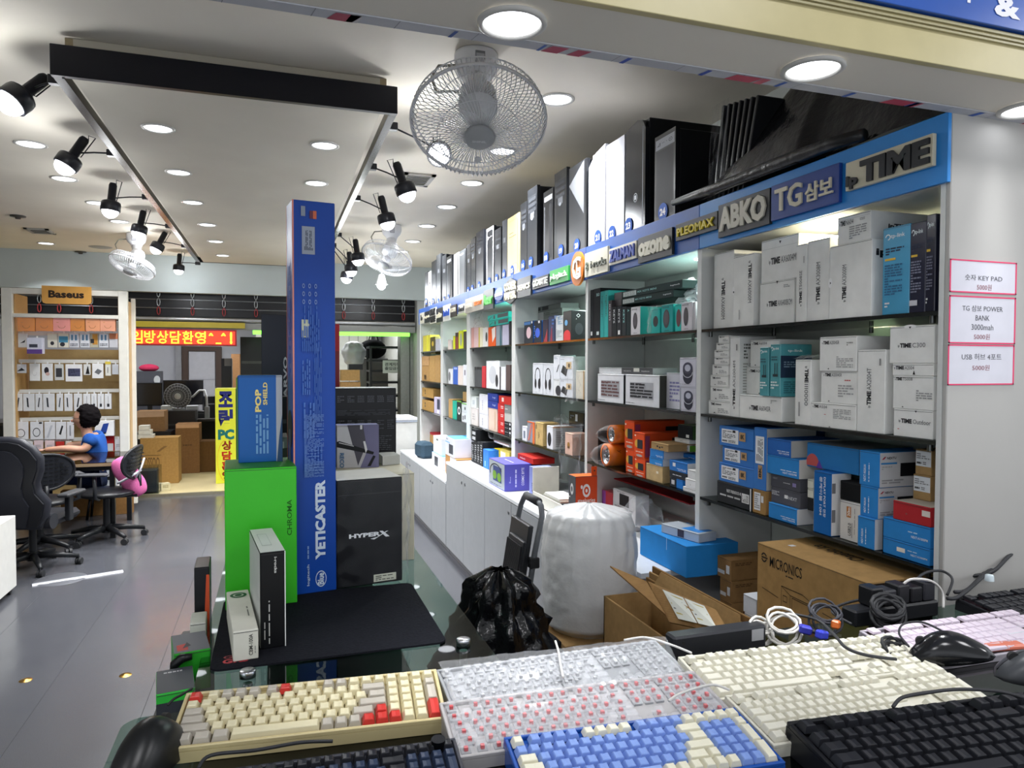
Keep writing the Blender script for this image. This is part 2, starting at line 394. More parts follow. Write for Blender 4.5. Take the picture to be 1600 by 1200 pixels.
# torn protective tape along the back lower edge of the header
m = MB(); rr = random.Random(3)
p0 = atZ(395, 18, 2.0885); yT0, yT1 = 1.232, 1.262
m.box(-1.6, yT0, 2.0872, 3.1, yT1, 2.0894, pr('#b9bac0'))
for px, w_, c in ((510, 40, '#a84a5c'), (540, 18, '#c8c4c4'), (845, 26, '#b0485f'), (885, 20, '#b0485f'), (1130, 40, '#b8475c'), (1175, 12, '#c05a6c'), (1372, 36, '#b8475a'), (1412, 10, '#c05a6c'), (1590, 30, '#b8475a'),
                  (967, 7, '#3a52a8'), (1090, 7, '#3a52a8'), (1207, 6, '#3a5fb0'), (1312, 7, '#3a5fb0'), (1410, 8, '#3a5fb0'), (1508, 8, '#3a5fb0'), (700, 6, '#3a5290'), (838, 5, '#4a6ab0')):
    yy = 13 + (px - 400) * .156 - 4
    a = atZ(px, yy, 2.087); b_ = atZ(px + w_, yy + w_ * .156, 2.087)
    s_ = .012 if c.startswith('#b') or c.startswith('#a') else .006
    m.add([(a.x, yT1 + .001, 2.0866), (b_.x, yT1 + .001, 2.0866), (b_.x + s_ * 1.2, yT0 + .004, 2.0866), (a.x + s_ * 1.2, yT0 + .004, 2.0866)], [(0, 3, 2, 1)], pr(c))
for i in range(18):
    xx = -.5 + i * .14; m.add([(xx, yT1, 2.0868), (xx + .0015, yT1, 2.0868), (xx + .008, yT0, 2.0868), (xx + .0065, yT0, 2.0868)], [(0, 3, 2, 1)], pr('#85868c'))
m.build('protective_tape', bm)
# ------------------------------------------------ ceiling lights
def downlight(px, py, z, r, W, label, group, warm=False, e=1.8):
    p = atZ(px, py, z)
    t = empty('recessed_downlight', label, 'ceiling light', (p.x, p.y, z), 0, group)
    m = MB(); m.lathe([(r * 1.22, 0), (r * 1.22, -.004), (r * 1.05, -.007), (r, -.003), (r * .97, .0)], mat('#c4c2bd', 'satin'), n=28); m.build('trim_ring', t)
    m = MB(); N = 28; m.add([(r * .98 * math.cos(6.2832 * i / N), r * .98 * math.sin(6.2832 * i / N), -.002) for i in range(N)], [tuple(range(N))[::-1]], mat('#fff2da' if warm else '#f6f9ff', 'emit', None, e)); m.build('diffuser', t)
    L = bpy.data.lights.new('lamp', 'AREA'); L.shape = 'DISK'; L.size = r * 1.9; L.energy = W; L.spread = R(45 if z < 2.5 else 118); L.color = (1, .93, .80) if warm else (.97, .985, 1.0)
    o = bpy.data.objects.new('lamp', L); col.objects.link(o); o.location = (0, 0, -.012); o.parent = t
    return t
for px, py, s in ((800, 35, 'above the ceiling fan'), (1270, 107, 'above the white end panel'), (1606, 170, 'cut by the right edge')):
    downlight(px, py, 2.0875, .050, BEAM_W * (1 if px < 1500 else .25), 'round white downlight under the header beam, ' + s, 'downlights under the header beam')
for px, py in ((48, 225), (100, 279), (152, 317), (187, 346), (72, 380), (870, 155), (737, 286), (698, 323), (667, 353), (645, 377), (627, 393), (785, 236)):
    downlight(px, py, CZ - .001, .072, DOWN_W, 'bright round recessed downlight in the main ceiling', 'recessed downlights of the main ceiling')
PZ = 2.64
for px, py in ((247, 200), (507, 227), (279, 269), (494, 286), (301, 316), (324, 351), (337, 377), (348, 399), (486, 327), (480, 356), (476, 382)):
    downlight(px, py, PZ - .001, .062, DOWN_W, 'round recessed downlight in the black-edged dropped ceiling panel', 'downlights of the dropped ceiling panel')
# dropped ceiling panel with black rails
X0, X1, Y0, Y1 = -.80, .50, 3.26, 8.72
pn = empty('dropped_ceiling_panel', 'white dropped ceiling panel framed by black beam and rails', 'ceiling panel', (-.15, 6, PZ))
m = MB(); m.box(X0 + .04, Y0 + .03, PZ, X1 - .04, Y1, CZ - .002, mat('#cdc7b9', 'wall')); m.build('panel', pn, True)
m = MB(); m.box(X0 - .035, Y0, PZ - .004, X1 + .035, Y0 + .03, PZ + .118, mat('#15161f', 'satin'), .002); m.build('front_beam', pn, True)
for a, b_ in ((X0 - .035, X0), (X1, X1 + .035)):
    m = MB(); m.box(a, Y0 + .03, PZ - .002, b_, Y1, PZ + .05, mat('#101117', 'satin', .25), .002); m.build('side_rail', pn, True)
    m = MB(); m.box(a + (.035 if a < 0 else -.003), Y0 + .03, PZ - .006, b_ + (.008 if a < 0 else -.035), Y1, PZ - .002, mat('#14151b', 'satin', .25)); m.build('rail_lip', pn, True)
m = MB(); m.box(X0, Y1, PZ - .004, X1, Y1 + .02, PZ + .06, mat('#15161f', 'satin')); m.build('back_edge', pn, True)
m = MB(); m.box(X0 + .01, Y0 + .035, PZ + .118, X1 - .01, Y0 + .055, CZ - .001, mat('#a8997c', 'card')); m.build('wooden_packer', pn, True)
# track spotlights
def aim(fr, to): return (V(to) - V(fr)).to_track_quat('-Z', 'Y').to_matrix()
def spot(jp, bp_, tilt, label, group='black track spotlights', sc_=1.0, xr=None, white=False, rz=2.66):
    xr = xr if xr is not None else (X0 - .05 if jp[0] < 400 else X1 + .05)
    J = atX(jp[0], jp[1], xr); J.z = min(max(J.z, 2.62), 2.72)
    J = V((xr, J.y, 2.665)); B = atY(bp_[0], bp_[1], J.y)
    s = sc_; out = -1 if xr < 0 else 1
    blk = mat('#1b1c22', 'satin') if not white else mat('#d8d8d4', 'satin')
    t = empty('track_spotlight', label, 'spotlight', J, 0, group)
    m = MB(); m.box(J.x - .028, J.y - .02, J.z - .018, J.x + .028, J.y + .02, J.z + .018, blk, .003); m.build('track_adapter', t, True)
    # lamp head: bulb centre B, axis tilted
    ax = Matrix.Rotation(R(tilt[1]), 3, 'Z') @ Matrix.Rotation(R(tilt[0]), 3, 'Y')
    X = Matrix.Translation(B) @ ax.to_4x4()
    neck = X @ V((0, 0, .10))
    m = MB(); m.tube([J, J + (neck - J) * .5 + V((0, 0, .004)), neck], .0045 * s, blk); m.sphere(neck, .012, mat('#8f9298', 'metal'), 8, 5); m.build('arm', t, True)
    m = MB(); m.lathe([(0.0, .205), (.020, .205), (.026, .19), (.026, .085), (.050, .078), (.060, .070), (.063, .055), (.063, .012), (.059, .008), (.057, .02), (.02, .03)], blk, X, 24); m.build('shade', t, True)
    m = MB(); m.sphere((0, 0, .012), .053, mat('#f4f8ff', 'emit', None, 3), 18, 8, (1, 1, .95), .45, 1.0, X); m.build('bulb', t, True)
    m = MB(); a_ = X @ V((.02 * out * -1, 0, .2)); m.tube([a_, a_ + V((0, 0, .03)), a_ + V((-.035 * out, 0, .02)), neck + V((-.03 * out, 0, -.02)), neck], .003, blk); m.build('cord', t, True)
    L = bpy.data.lights.new('lamp', 'POINT'); L.energy = SPOT_W; L.shadow_soft_size = .05; L.color = (.96, .98, 1)
    o = bpy.data.objects.new('lamp', L); col.objects.link(o); o.parent = t; o.location = (X @ V((0, 0, -.06))) - J
    return t
for i, (j, b_, tl) in enumerate((((88, 139), (14, 163), (42, 35)), ((176, 239), (100, 262), (30, 15)), ((229, 305), (172, 332), (6, 10)), ((264, 351), (216, 366), (12, 10)), ((288, 380), (243, 391), (26, 10)), ((309, 407), (279, 424), (4, 0)))):
    spot(j, b_, tl, 'black spotlight on the left rail with a glowing white bulb', 'black track spotlights on the left rail')
for i, (j, b_, tl) in enumerate((((612, 202), (686, 243), (60, 76)), ((581, 273), (637, 306), (-20, 0)), ((557, 325), (606, 351), (-14, 0)), ((529, 391), (560, 409), (-8, 0)), ((521, 404), (549, 426), (-6, 0)), ((519, 417), (541, 437), (10, 0)))):
    spot(j, b_, tl, 'black spotlight on the right rail with a glowing white bulb', 'black track spotlights on the right rail')
# white pendant spot at the back
p = atY(596, 446, 8.4)
t = empty('pendant_bulb', 'small white cone pendant with a lit bulb below the far fan', 'pendant light', (p.x, p.y, p.z))
m = MB(); m.cyl((0, 0, .09), (0, 0, CZ - p.z), .004, mat('#d0d0cc')); m.build('stem', t)
m = MB(); m.lathe([(.02, .13), (.035, .12), (.06, .02), (.085, .012), (.06, .008)], mat('#cfd3d6', 'satin')); m.build('shade', t)
m = MB(); m.sphere((0, 0, .0), .05, mat('#f4f8ff', 'emit', None, 18), 14, 7, (1, 1, 1), .35, 1); m.build('bulb', t)
L = bpy.data.lights.new('lamp', 'POINT'); L.energy = SPOT_W; L.shadow_soft_size = .05; o = bpy.data.objects.new('lamp', L); col.objects.link(o); o.parent = t; o.location = (0, 0, -.1)
# vents, speaker, marks on the ceiling
def vent(quad, label, n):
    P = [atZ(a, b_, CZ - .002) for a, b_ in quad]; c = sum(P, V((0, 0, 0))) / 4
    lx = (P[1] - P[0]).length; ly = (P[2] - P[1]).length
    t = empty('air_vent', label, 'vent', (c.x, c.y, CZ - .001)); t.rotation_euler = (0, 0, 0)
    m = MB(); a = lx / 2; b2 = ly / 2; f = .03
    for q in ((-a, -b2, a, -b2 + f), (-a, b2 - f, a, b2), (-a, -b2, -a + f, b2), (a - f, -b2, a, b2)): m.box(q[0], q[1], -.012, q[2], q[3], 0, mat('#a7a49e', 'satin'))
    m.build('frame', t)
    m = MB(); m.box(-a + f, -b2 + f, -.003, a - f, b2 - f, 0, mat('#2a2a2c')); m.build('backing', t)
    for i in range(n):
        y_ = -b2 + f + (ly - 2 * f) * (i + .5) / n
        m = MB(); m.box(-a + f, y_ - .004, -.012, a - f, y_ + .012, -.008, mat('#77766f', 'satin')); m.build('slat', t)
vent([(620, 288), (668, 289), (684, 272), (628, 270)], 'square grey air vent in ceiling behind the near fan', 6)
vent([(60, 365), (88, 364), (66, 356), (36, 357)], 'dark slatted air vent at far left of ceiling', 4)
p = atZ(157, 386, CZ); m = MB(); m.lathe([(.0, -.006), (.10, -.006), (.12, 0)], mat('#a3a19b', 'satin')); o = m.build('ceiling_speaker'); o.location = (p.x, p.y, CZ - .001); tag(o, 'round grey speaker grille in the ceiling beyond the left rail', 'speaker')
for px, py, s in ((28, 337, 'near the left edge'), (126, 393, 'right of the speaker grille')):
    p = atZ(px, py, CZ); m = MB(); m.lathe([(.0, -.03), (.02, -.028), (.025, -.012), (.06, -.010), (.062, 0)], mat('#4a4742', 'satin')); o = m.build('sprinkler'); o.location = (p.x, p.y, CZ - .001); tag(o, 'small dark sprinkler head in the ceiling ' + s, 'sprinkler')
# ------------------------------------------------ oscillating ceiling fans
def fan(mount, hub, rad, axis, label, wires=100, cord=None):
    """mount on ceiling; cage centre hub; axis = direction the fan blows"""
    t = empty('ceiling_fan', label, 'fan', mount, 0, 'white oscillating ceiling fans')
    Mq = V(axis).to_track_quat('Z', 'Y').to_matrix().to_4x4(); X = Matrix.Translation(V(hub) - V(mount)) @ Mq
    wh = mat('#e4e5e9', 'satin'); H = V(hub) - V(mount); r = rad
    m = MB(); m.lathe([(.0, 0), (.088, 0), (.092, -.01), (.092, -.05), (.082, -.085), (.055, -.11), (.05, -.13), (.0, -.13)], wh, None, 28)
    m.box(-.028, -.094, -.085, .012, -.088, -.025, pr('#75767c')); m.box(-.025, -.095, -.083, .009, -.090, -.036, pr('#b9bac0')); m.build('mount_cup', t)
    back = X @ V((0, 0, -.13))
    m = MB(); m.tube([V((0, 0, -.10)), V((0, 0, -.15)) + (back - V((0, 0, -.15))) * .3, back + V((0, 0, .015))], [.05, .042, .045], wh, 14); m.build('neck', t)
    m = MB(); m.lathe([(.0, -.19), (.045, -.18), (.065, -.15), (.07, -.10), (.066, -.06), (.03, -.055), (.012, -.05), (.012, .02), (0, .02)], wh, X, 22); m.build('motor', t)
    for k in range(3):
        m = MB(); a0 = 2.0944 * k
        def bl(u, v, a0=a0):
            rr_ = .03 + (r * .86 - .03) * v; a = a0 + (u - .5) * (1.35 - .35 * v) + v * .35
            return (rr_ * math.cos(a), rr_ * math.sin(a), -.012 + (.5 - u) * .055 * (1 - .2 * v))
        m.grid(bl, 8, 8, mat('#e2ecee', 'clear'), X=X); m.build('blade', t)
    m = MB(); m.lathe([(0, .015), (.035, .012), (.038, -.01), (.02, -.03)], wh, X); m.build('spinner', t)
    m = MB()
    ring = lambda rr_, z, th: m.tube([X @ V((rr_ * math.cos(6.2832 * i / 40), rr_ * math.sin(6.2832 * i / 40), z)) for i in range(40)], th, wh, 5, True)
    for i in range(wires):
        a = 6.2832 * i / wires; c_, s_ = math.cos(a), math.sin(a)
        m.tube([X @ V((q * r * math.cos(a + tw), q * r * math.sin(a + tw), z)) for q, z, tw in ((.2, .068, 0), (.45, .066, .05), (.75, .055, .13), (.93, .035, .18), (1.0, .002, .2))], .0017, wh, 3)
    ring(r, 0, .0065); ring(r * .62, .062, .0016); m.build('front_grille', t)
    m = MB()
    for i in range(wires):
        a = 6.2832 * i / wires
        m.tube([X @ V((q * r * math.cos(a - tw), q * r * math.sin(a - tw), z)) for q, z, tw in ((.28, -.075, 0), (.6, -.075, .08), (.92, -.06, .15), (1.0, -.03, .18), (1.0, -.004, .2))], .0015, wh, 3)
    ring(r * .97, -.045, .0025); ring(r * .6, -.077, .0015); m.build('rear_grille', t)
    m = MB(); m.lathe([(0, .084), (.045, .082), (.053, .074), (.05, .062), (.02, .06)], mat('#a8abae', 'satin'), X, 26)
    m.text('SHINIL', X @ V((-.024, -.012, .0845)), Mq @ V((.048, 0, 0)), Mq @ V((0, .009, 0)), pr('#dfe2e4'), .01); m.build('front_cap', t)
    m = MB(); a = V((-.09, 0, -.06)); m.tube([a, a + V((-.07, 0, -.01)), a + V((-.10, .0, -.06)), a + V((-.08, 0, -.12)), X @ V((-.04, 0, -.16))], .006, mat('#8e8c80')); m.build('cord', t)
    m = MB(); m.cyl(X @ V((0, -r * .42, .071)), X @ V((0, -r * .42, .075)), .012, mat('#d5d6d8'), n=14); m.build('badge', t)
    return t
mt = atZ(744, 84, CZ); hb = ray(748, 192); hb = V((0, 0, ZC)) + hb * 2.62
dcam = (V((0, 0, ZC)) - hb); dcam.z = 0; dcam.normalize()
fan((mt.x, mt.y, CZ - .001), hb, .232, dcam * .52 + V((.03, 0, -.86)), 'large white ceiling fan with round wire cage, nearest the camera', 80)
mt = atZ(213, 365, CZ); hb = atY(206, 416, mt.y - .15)
fan((mt.x, mt.y, CZ - .001), hb, .215, (-.32, -.25, -.80), 'white ceiling fan hanging over the tan shelf sign at left', 64)
mt = atZ(612, 352, CZ); hb = atY(604, 405, mt.y - .12)
fan((mt.x, mt.y, CZ - .001), hb, .235, (-.35, -.30, -.80), 'white ceiling fan hanging between right rail and computer cases', 64)
# cable trunking / floor bits
m = MB(); a = atZ(50, 915, 0); b_ = atZ(192, 893, 0); d = (b_ - a); n_ = V((-d.y, d.x, 0)).normalized() * .022
m.add([a - n_, b_ - n_, b_ + n_, a + n_, a - n_ * .5 + V((0, 0, .01)), b_ - n_ * .5 + V((0, 0, .01)), b_ + n_ * .5 + V((0, 0, .01)), a + n_ * .5 + V((0, 0, .01))], [(0, 1, 5, 4), (4, 5, 6, 7), (3, 7, 6, 2), (0, 4, 7, 3), (1, 2, 6, 5)], mat('#a5a6ac', 'satin'))
o = m.build('cable_cover', base=True); tag(o, 'light grey cable cover strip lying across the grey floor', 'cable cover')
p = atZ(95, 905, 0); m = MB(); m.lathe([(0, .003), (.10, .003), (.105, .001), (.15, .004), (.16, 0)], mat('#54555a', 'satin')); o = m.build('floor_hatch'); o.location = (p.x, p.y, .0005); tag(o, 'round grey cover plate on floor under the gaming chair base', 'floor plate')
for px, py, s in ((40, 1063, 'left'), (196, 1055, 'right')):
    p = atZ(px, py, 0); m = MB(); m.lathe([(0, .006), (.012, .006), (.014, .003), (.024, .003), (.028, 0)], mat('#b08a45', 'metal')); o = m.build('floor_stud'); o.location = (p.x, p.y, .0005)
    tag(o, 'small round brass stud in the grey floor, the %s of two' % s, 'floor stud')
# ================================================= SHELVING WALL
UP = [(1.262, 1.29), (2.284, 2.312), (3.293, 3.322), (4.440, 4.510), (5.590, 5.690), (6.565, 6.66), (7.64, 7.69)]
BAYN = ['nearest', 'second', 'third', 'fourth', 'fifth', 'farthest']
wb = mat('#d4d6d4', 'satin', .4)
gl = mat('#93a39b', 'glass')
for i in range(6):
    y0, y1 = UP[i][1], UP[i + 1][0]
    t = empty('shelving_unit', 'white shelving bay with glass shelves, %s' % ('nearest the counter' if i == 0 else BAYN[i] + (' from the counter' if i < 5 else ' from the counter of the six')), 'shelving', (SX + .16, (y0 + y1) / 2, 0), 0, 'white shelving bays along the right wall')
    if i == 0:
        m = MB(); m.box(SX - .001, UP[0][0] + .0135, .4505, SX + .33, 1.288, 1.93, wb); m.build('side_panel', t, True)
    m = MB(); a, b_ = UP[i + 1]; zs = (.4505 if i == 0 else (.7305 if i < 4 else .5705)); m.box(SX, a, (.7305 if 0 < i < 4 else zs) if i else .7305, SX + .324, b_, 1.93, wb, .001); m.build('side_panel', t, True)
    m = MB(); m.box(SX + .326, y0, 0, SX + .337, y1, 2.071, mat('#d8ddd8', 'satin', .5)); m.build('back_panel', t, True)
    m = MB(); m.box(SX + .012, y0, 1.930, SX + .325, y1, 1.942, wb); m.build('ceiling_board', t, True)
    m = MB(); m.box(SX, y0, 2.072, 2.249, y1 + (.0 if i > 4 else (UP[i+1][1]-UP[i+1][0]-.001)), 2.09, mat('#5a5c60')); m.build('top_board', t, True)
    for z in (1.63, 1.318, 1.008):
        ya = y0 + .002; yb = y1 - .002
        m = MB(); m.box(SX + .004, ya, z - .009, SX + .32, yb, z, gl)
        m.box(SX + .001, ya, z - .010, SX + .004, yb, z + .0002, mat('#14191a', 'gloss')); g = m.build('glass_shelf', t, True)
        for yy in (ya + .03, (ya + yb) / 2, yb - .03):
            for xx in ((SX + .02, SX + .30) if yy != (ya + yb) / 2 else (SX + .30,)):
                m = MB(); m.cyl((xx, yy, z - .028), (xx, yy, z - .0095), .007, mat('#5b5d5c', 'metal'), n=10); o = m.build('shelf_pin', g)
                o.location = -V(t.location)
    zb = .45 if i == 0 else (.73 if i < 4 else .57)
    p = atX(1080, 423, 1.58) if i == 1 else V((SX + .14, (y0 + y1) / 2, 0))
    yy = y0 + .2 if i else (y0 + y1) / 2
    m = MB(); m.cyl((SX + .15, yy, 1.9285), (SX + .15, yy, 1.9265), .03, mat('#fff6dd' if i == 0 else '#eefaff', 'emit', None, 3), n=20); m.build('shelf_light', t, True)
    L = bpy.data.lights.new('lamp', 'AREA'); L.shape = 'DISK'; L.size = .06; L.energy = 4.5 if i == 0 else 3; L.color = (1, .9, .62) if i == 0 else (.80, 1, .95)
    o = bpy.data.objects.new('lamp', L); col.objects.link(o); o.parent = t; o.location = V((SX + .15, yy, 1.918)) - V(t.location)
# sign fascia along the shelves
fa = empty('sign_fascia', 'long blue fascia board carrying signs above the shelves', 'sign board', (SX - .01, 4.4, 1.93))
for i in range(6):
    y0 = UP[i][0] if i else 1.262; y1 = UP[i + 1][0] - .002 if i < 5 else UP[6][1]
    m = MB(); m.box(SX - .012, y0 + (.001 if i else 0), 1.928, SX - .001, y1, 2.09, mat('#2f8ad8' if i == 0 else '#2358ac', 'satin', .35), .001); m.build('board_panel', fa, True)
def bsign(label, xl, ytl, xr, ybr, bg, txt, fg, tr=(.06, .12, .94, .88), bold=.03, dep=.012, raised=True, shape=None, extra=()):
    X = SX - .0135; A = atX(xl, ytl, X); B = atX(xr, ybr, X); w = A.y - B.y; h = A.z - B.z
    m = MB()
    if shape == 'ellipse': m.prism([(w / 2 * math.cos(6.2832 * i / 28), h / 2 + h / 2 * math.sin(6.2832 * i / 28)) for i in range(28)], 0, dep, mat(bg, 'satin'), Matrix(((1, 0, 0, 0), (0, 0, -1, 0), (0, 1, 0, 0), (0, 0, 0, 1))))
    elif shape == 'hex': m.prism([(-w / 2, h * .22), (0, 0), (w / 2, h * .22), (w / 2, h * .8), (0, h), (-w / 2, h * .8)], 0, dep, mat(bg, 'satin'), Matrix(((1, 0, 0, 0), (0, 0, -1, 0), (0, 1, 0, 0), (0, 0, 0, 1))))
    else: m.box(-w / 2, -dep, 0, w / 2, 0, h, mat(bg, 'satin'), .001)
    o = m.build('brand_sign'); o.location = (X, (A.y + B.y) / 2, B.z); o.rotation_euler = (0, 0, R(-90)); tag(o, label, 'sign', 'brand signs on the blue fascia')
    for s, (a, b_, c, d), f2 in ([(txt, tr, fg)] if txt else []) + list(extra):
        m = MB(); m.solid(s, (-w / 2 + w * a, -dep - (0 if raised else 0), h * b_), (w * (c - a), 0, 0), (0, 0, h * (d - b_)), mat(f2, 'satin'), .006 if raised else .0012, bold); m.build('lettering', o)
    return o, w, h
bsign('beige rectangular sign with tall black letters, first from the right', 1327, 256, 1463, 259, '#cdc7b0', 'TIME', '#1d1f24', (.20, .10, .98, .88), .05, extra=[('ip', (.02, .02, .17, .5), '#1d1f24')])
bsign('navy sign with beige Latin and Korean letters', 1210, 292, 1316, 316, '#20408f', 'TG', '#cfc9b4', (.08, .2, .5, .85), .02, extra=[('삼보', (.55, .22, .93, .72), '#cfc9b4')])
bsign('dark grey sign with wide rounded beige letters beside the navy sign', 1127, 322, 1207, 350, '#26282c', 'ABKO', '#c9c5b6', (.04, .16, .95, .90), .05)
bsign('dark grey sign with yellow letters', 1060, 352, 1125, 358, '#2c2d31', 'PLEOMAX', '#d9c52e', (.06, .22, .94, .72), .03)
bsign('dark grey sign with bold beige lowercase letters', 1001, 373, 1054, 398, '#2a2c30', 'ozone', '#d3cfbd', (.04, .22, .96, .76), .06)
bsign('cream sign with slanted dark blue letters', 955, 390, 998, 403, '#ded9c6', 'ZALMAN', '#27409c', (.05, .15, .95, .85), .05)
bsign('cream sign with thin grey letters beside the orange disc', 917, 397, 953, 424, '#d9d5c2', 'i-rocks', '#6c7068', (.30, .30, .95, .62), .01, extra=[('8', (.08, .25, .18, .62), '#7b8577')])
o, w_, h_ = bsign('round orange sign with a white ring and face outline', 895, 397, 915, 444, '#e07d1c', 'L', '#f2ede2', (.5, .30, .72, .72), .01, shape='ellipse', extra=[('G', (.18, .18, .84, .84), '#f2ede2')])
bsign('green sign with white letters', 862, 424, 891, 438, '#3fae52', 'p-Logitech.', '#f0f6ea', (.06, .22, .95, .72), .01)
bsign('small dark sign with white capital letters beside the green sign', 835, 436, 860, 446, '#1c1f24', 'GIGABYTE', '#e0e0da', (.05, .2, .95, .8), .03)
bsign('brushed grey square sign with cream capitals', 811, 437, 832, 461, '#3a3c3f', 'XENICS', '#e6e2d2', (.04, .36, .96, .66), .04)
bsign('black hexagonal sign with two lines of cream capitals', 790, 438, 810, 473, '#141516', 'COOLER', '#e0dac0', (.06, .52, .96, .84), .05, shape='hex', extra=[('MASTER', (.06, .18, .96, .48), '#e0dac0')])
bsign('blue and white oval sign', 775, 452, 789, 468, '#3f5fb8', '', '#ffffff', shape='ellipse', extra=[('SAMSUNG', (.1, .34, .9, .6), '#e8ebf4')])
bsign('dark sign with green scrawled letters', 758, 455, 773, 482, '#26292d', 'Razer', '#49c244', (.08, .25, .95, .78), .04)
bsign('sign half grey and half orange', 729, 468, 757, 483, '#b4ada0', '', '#fff', extra=[('THERMAL', (.03, .35, .42, .62), '#e6e0d0'), ('RIGHT', (.55, .35, .95, .62), '#d8761f')])
bsign('small white sign with black letters beside the half orange sign', 718, 477, 728, 488, '#e4e2d8', 'Ansel', '#202020', (.06, .2, .95, .75), .03)
bsign('small dark brown sign with cream letters, second beyond the half orange sign', 705.5, 478, 714.5, 494, '#3a2f2c', 'STCOM', '#ddd6c0', (.06, .4, .95, .75), .02)
bsign('square white sign with blue letters among the farthest signs', 694, 478, 705, 500, '#e8e8e2', 'intel', '#2a55b8', (.1, .3, .9, .7), .04)
bsign('black sign with cream script among the farthest signs', 683.5, 483, 693, 502, '#26272c', 'zalto', '#e2dcc2', (.08, .3, .92, .7), .04)
bsign('white sign with two rows of heavy black letters', 673.5, 483, 683, 504, '#e6e4da', 'THINK', '#1c1c1e', (.06, .52, .94, .95), .06, extra=[('WISE', (.06, .06, .94, .48), '#1c1c1e')])
bsign('black sign with thin cream letters near the far end', 665, 488, 673, 503, '#23242a', 'Logitech', '#e0dabf', (.05, .35, .95, .65), .02)
bsign('narrow beige sign at the far end of the blue fascia', 657.5, 490, 664, 505, '#cdc8b8', 'b', '#3a3a3a', (.3, .3, .7, .8), .03)
# ------------------------------------------------ low white cabinets
def cabinet(y0, y1, zt, x0, label, ndoor=2):
    t = empty('low_cabinet', label, 'cabinet', (x0 + .12, (y0 + y1) / 2, 0), 0, 'white cabinets under the shelves')
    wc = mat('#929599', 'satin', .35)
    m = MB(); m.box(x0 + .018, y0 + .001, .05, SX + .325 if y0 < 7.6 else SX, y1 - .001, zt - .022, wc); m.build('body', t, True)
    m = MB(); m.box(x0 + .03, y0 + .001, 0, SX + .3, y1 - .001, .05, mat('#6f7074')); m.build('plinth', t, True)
    m = MB(); m.box(x0, y0 + .0005, zt - .022, SX + .32, y1 - .0005, zt - .001, mat('#dcdfe3', 'gloss', .25), .0015); m.build('worktop', t, True)
    dw = (y1 - y0) / ndoor
    for k in range(ndoor):
        a = y0 + k * dw
        m = MB(); m.box(x0 + .002, a + .0025, .055, x0 + .018, a + dw - .0025, zt - .028, wc, .0015); dr = m.build('door', t, True)
        yk = a + dw - .045 if k % 2 == 0 else a + .045
        m = MB(); m.cyl((x0 - .002, yk, zt - .09), (x0 + .004, yk, zt - .09), .011, mat('#8c8f95', 'metal'), n=12); m.cyl((x0 - .0025, yk, zt - .09), (x0 - .001, yk, zt - .09), .005, mat('#222'  '222'), n=8)
        k2 = m.build('lock', dr); k2.location = -V(t.location)
CX = 1.276
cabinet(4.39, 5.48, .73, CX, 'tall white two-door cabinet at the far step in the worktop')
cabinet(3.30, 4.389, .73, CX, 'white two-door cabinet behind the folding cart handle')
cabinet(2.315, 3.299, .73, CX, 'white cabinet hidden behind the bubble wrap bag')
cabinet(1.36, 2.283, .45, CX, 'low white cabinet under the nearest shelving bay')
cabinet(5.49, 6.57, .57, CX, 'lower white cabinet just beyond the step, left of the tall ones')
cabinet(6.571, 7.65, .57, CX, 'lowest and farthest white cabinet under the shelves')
# white counter block behind the far end
p0 = atY(617, 760, 7.8); p1 = atY(659, 652, 7.8)
t = empty('white_counter', 'plain white counter block with grooved top edge beyond the cabinets', 'counter', ((p0.x + 1.5) / 2, 8.0, 0))
m = MB(); m.box(.45, 7.8, 0, 1.49, 8.3, p1.z - .05, mat('#d6d7d4', 'satin', .5), .002); m.build('body', t, True)
m = MB(); m.box(.44, 7.79, p1.z - .048, 1.49, 8.31, p1.z - .03, mat('#b9c2d2', 'satin')); m.box(.44, 7.785, p1.z - .028, 1.49, 8.31, p1.z, mat('#d9dbe0', 'satin')); m.build('top', t, True)
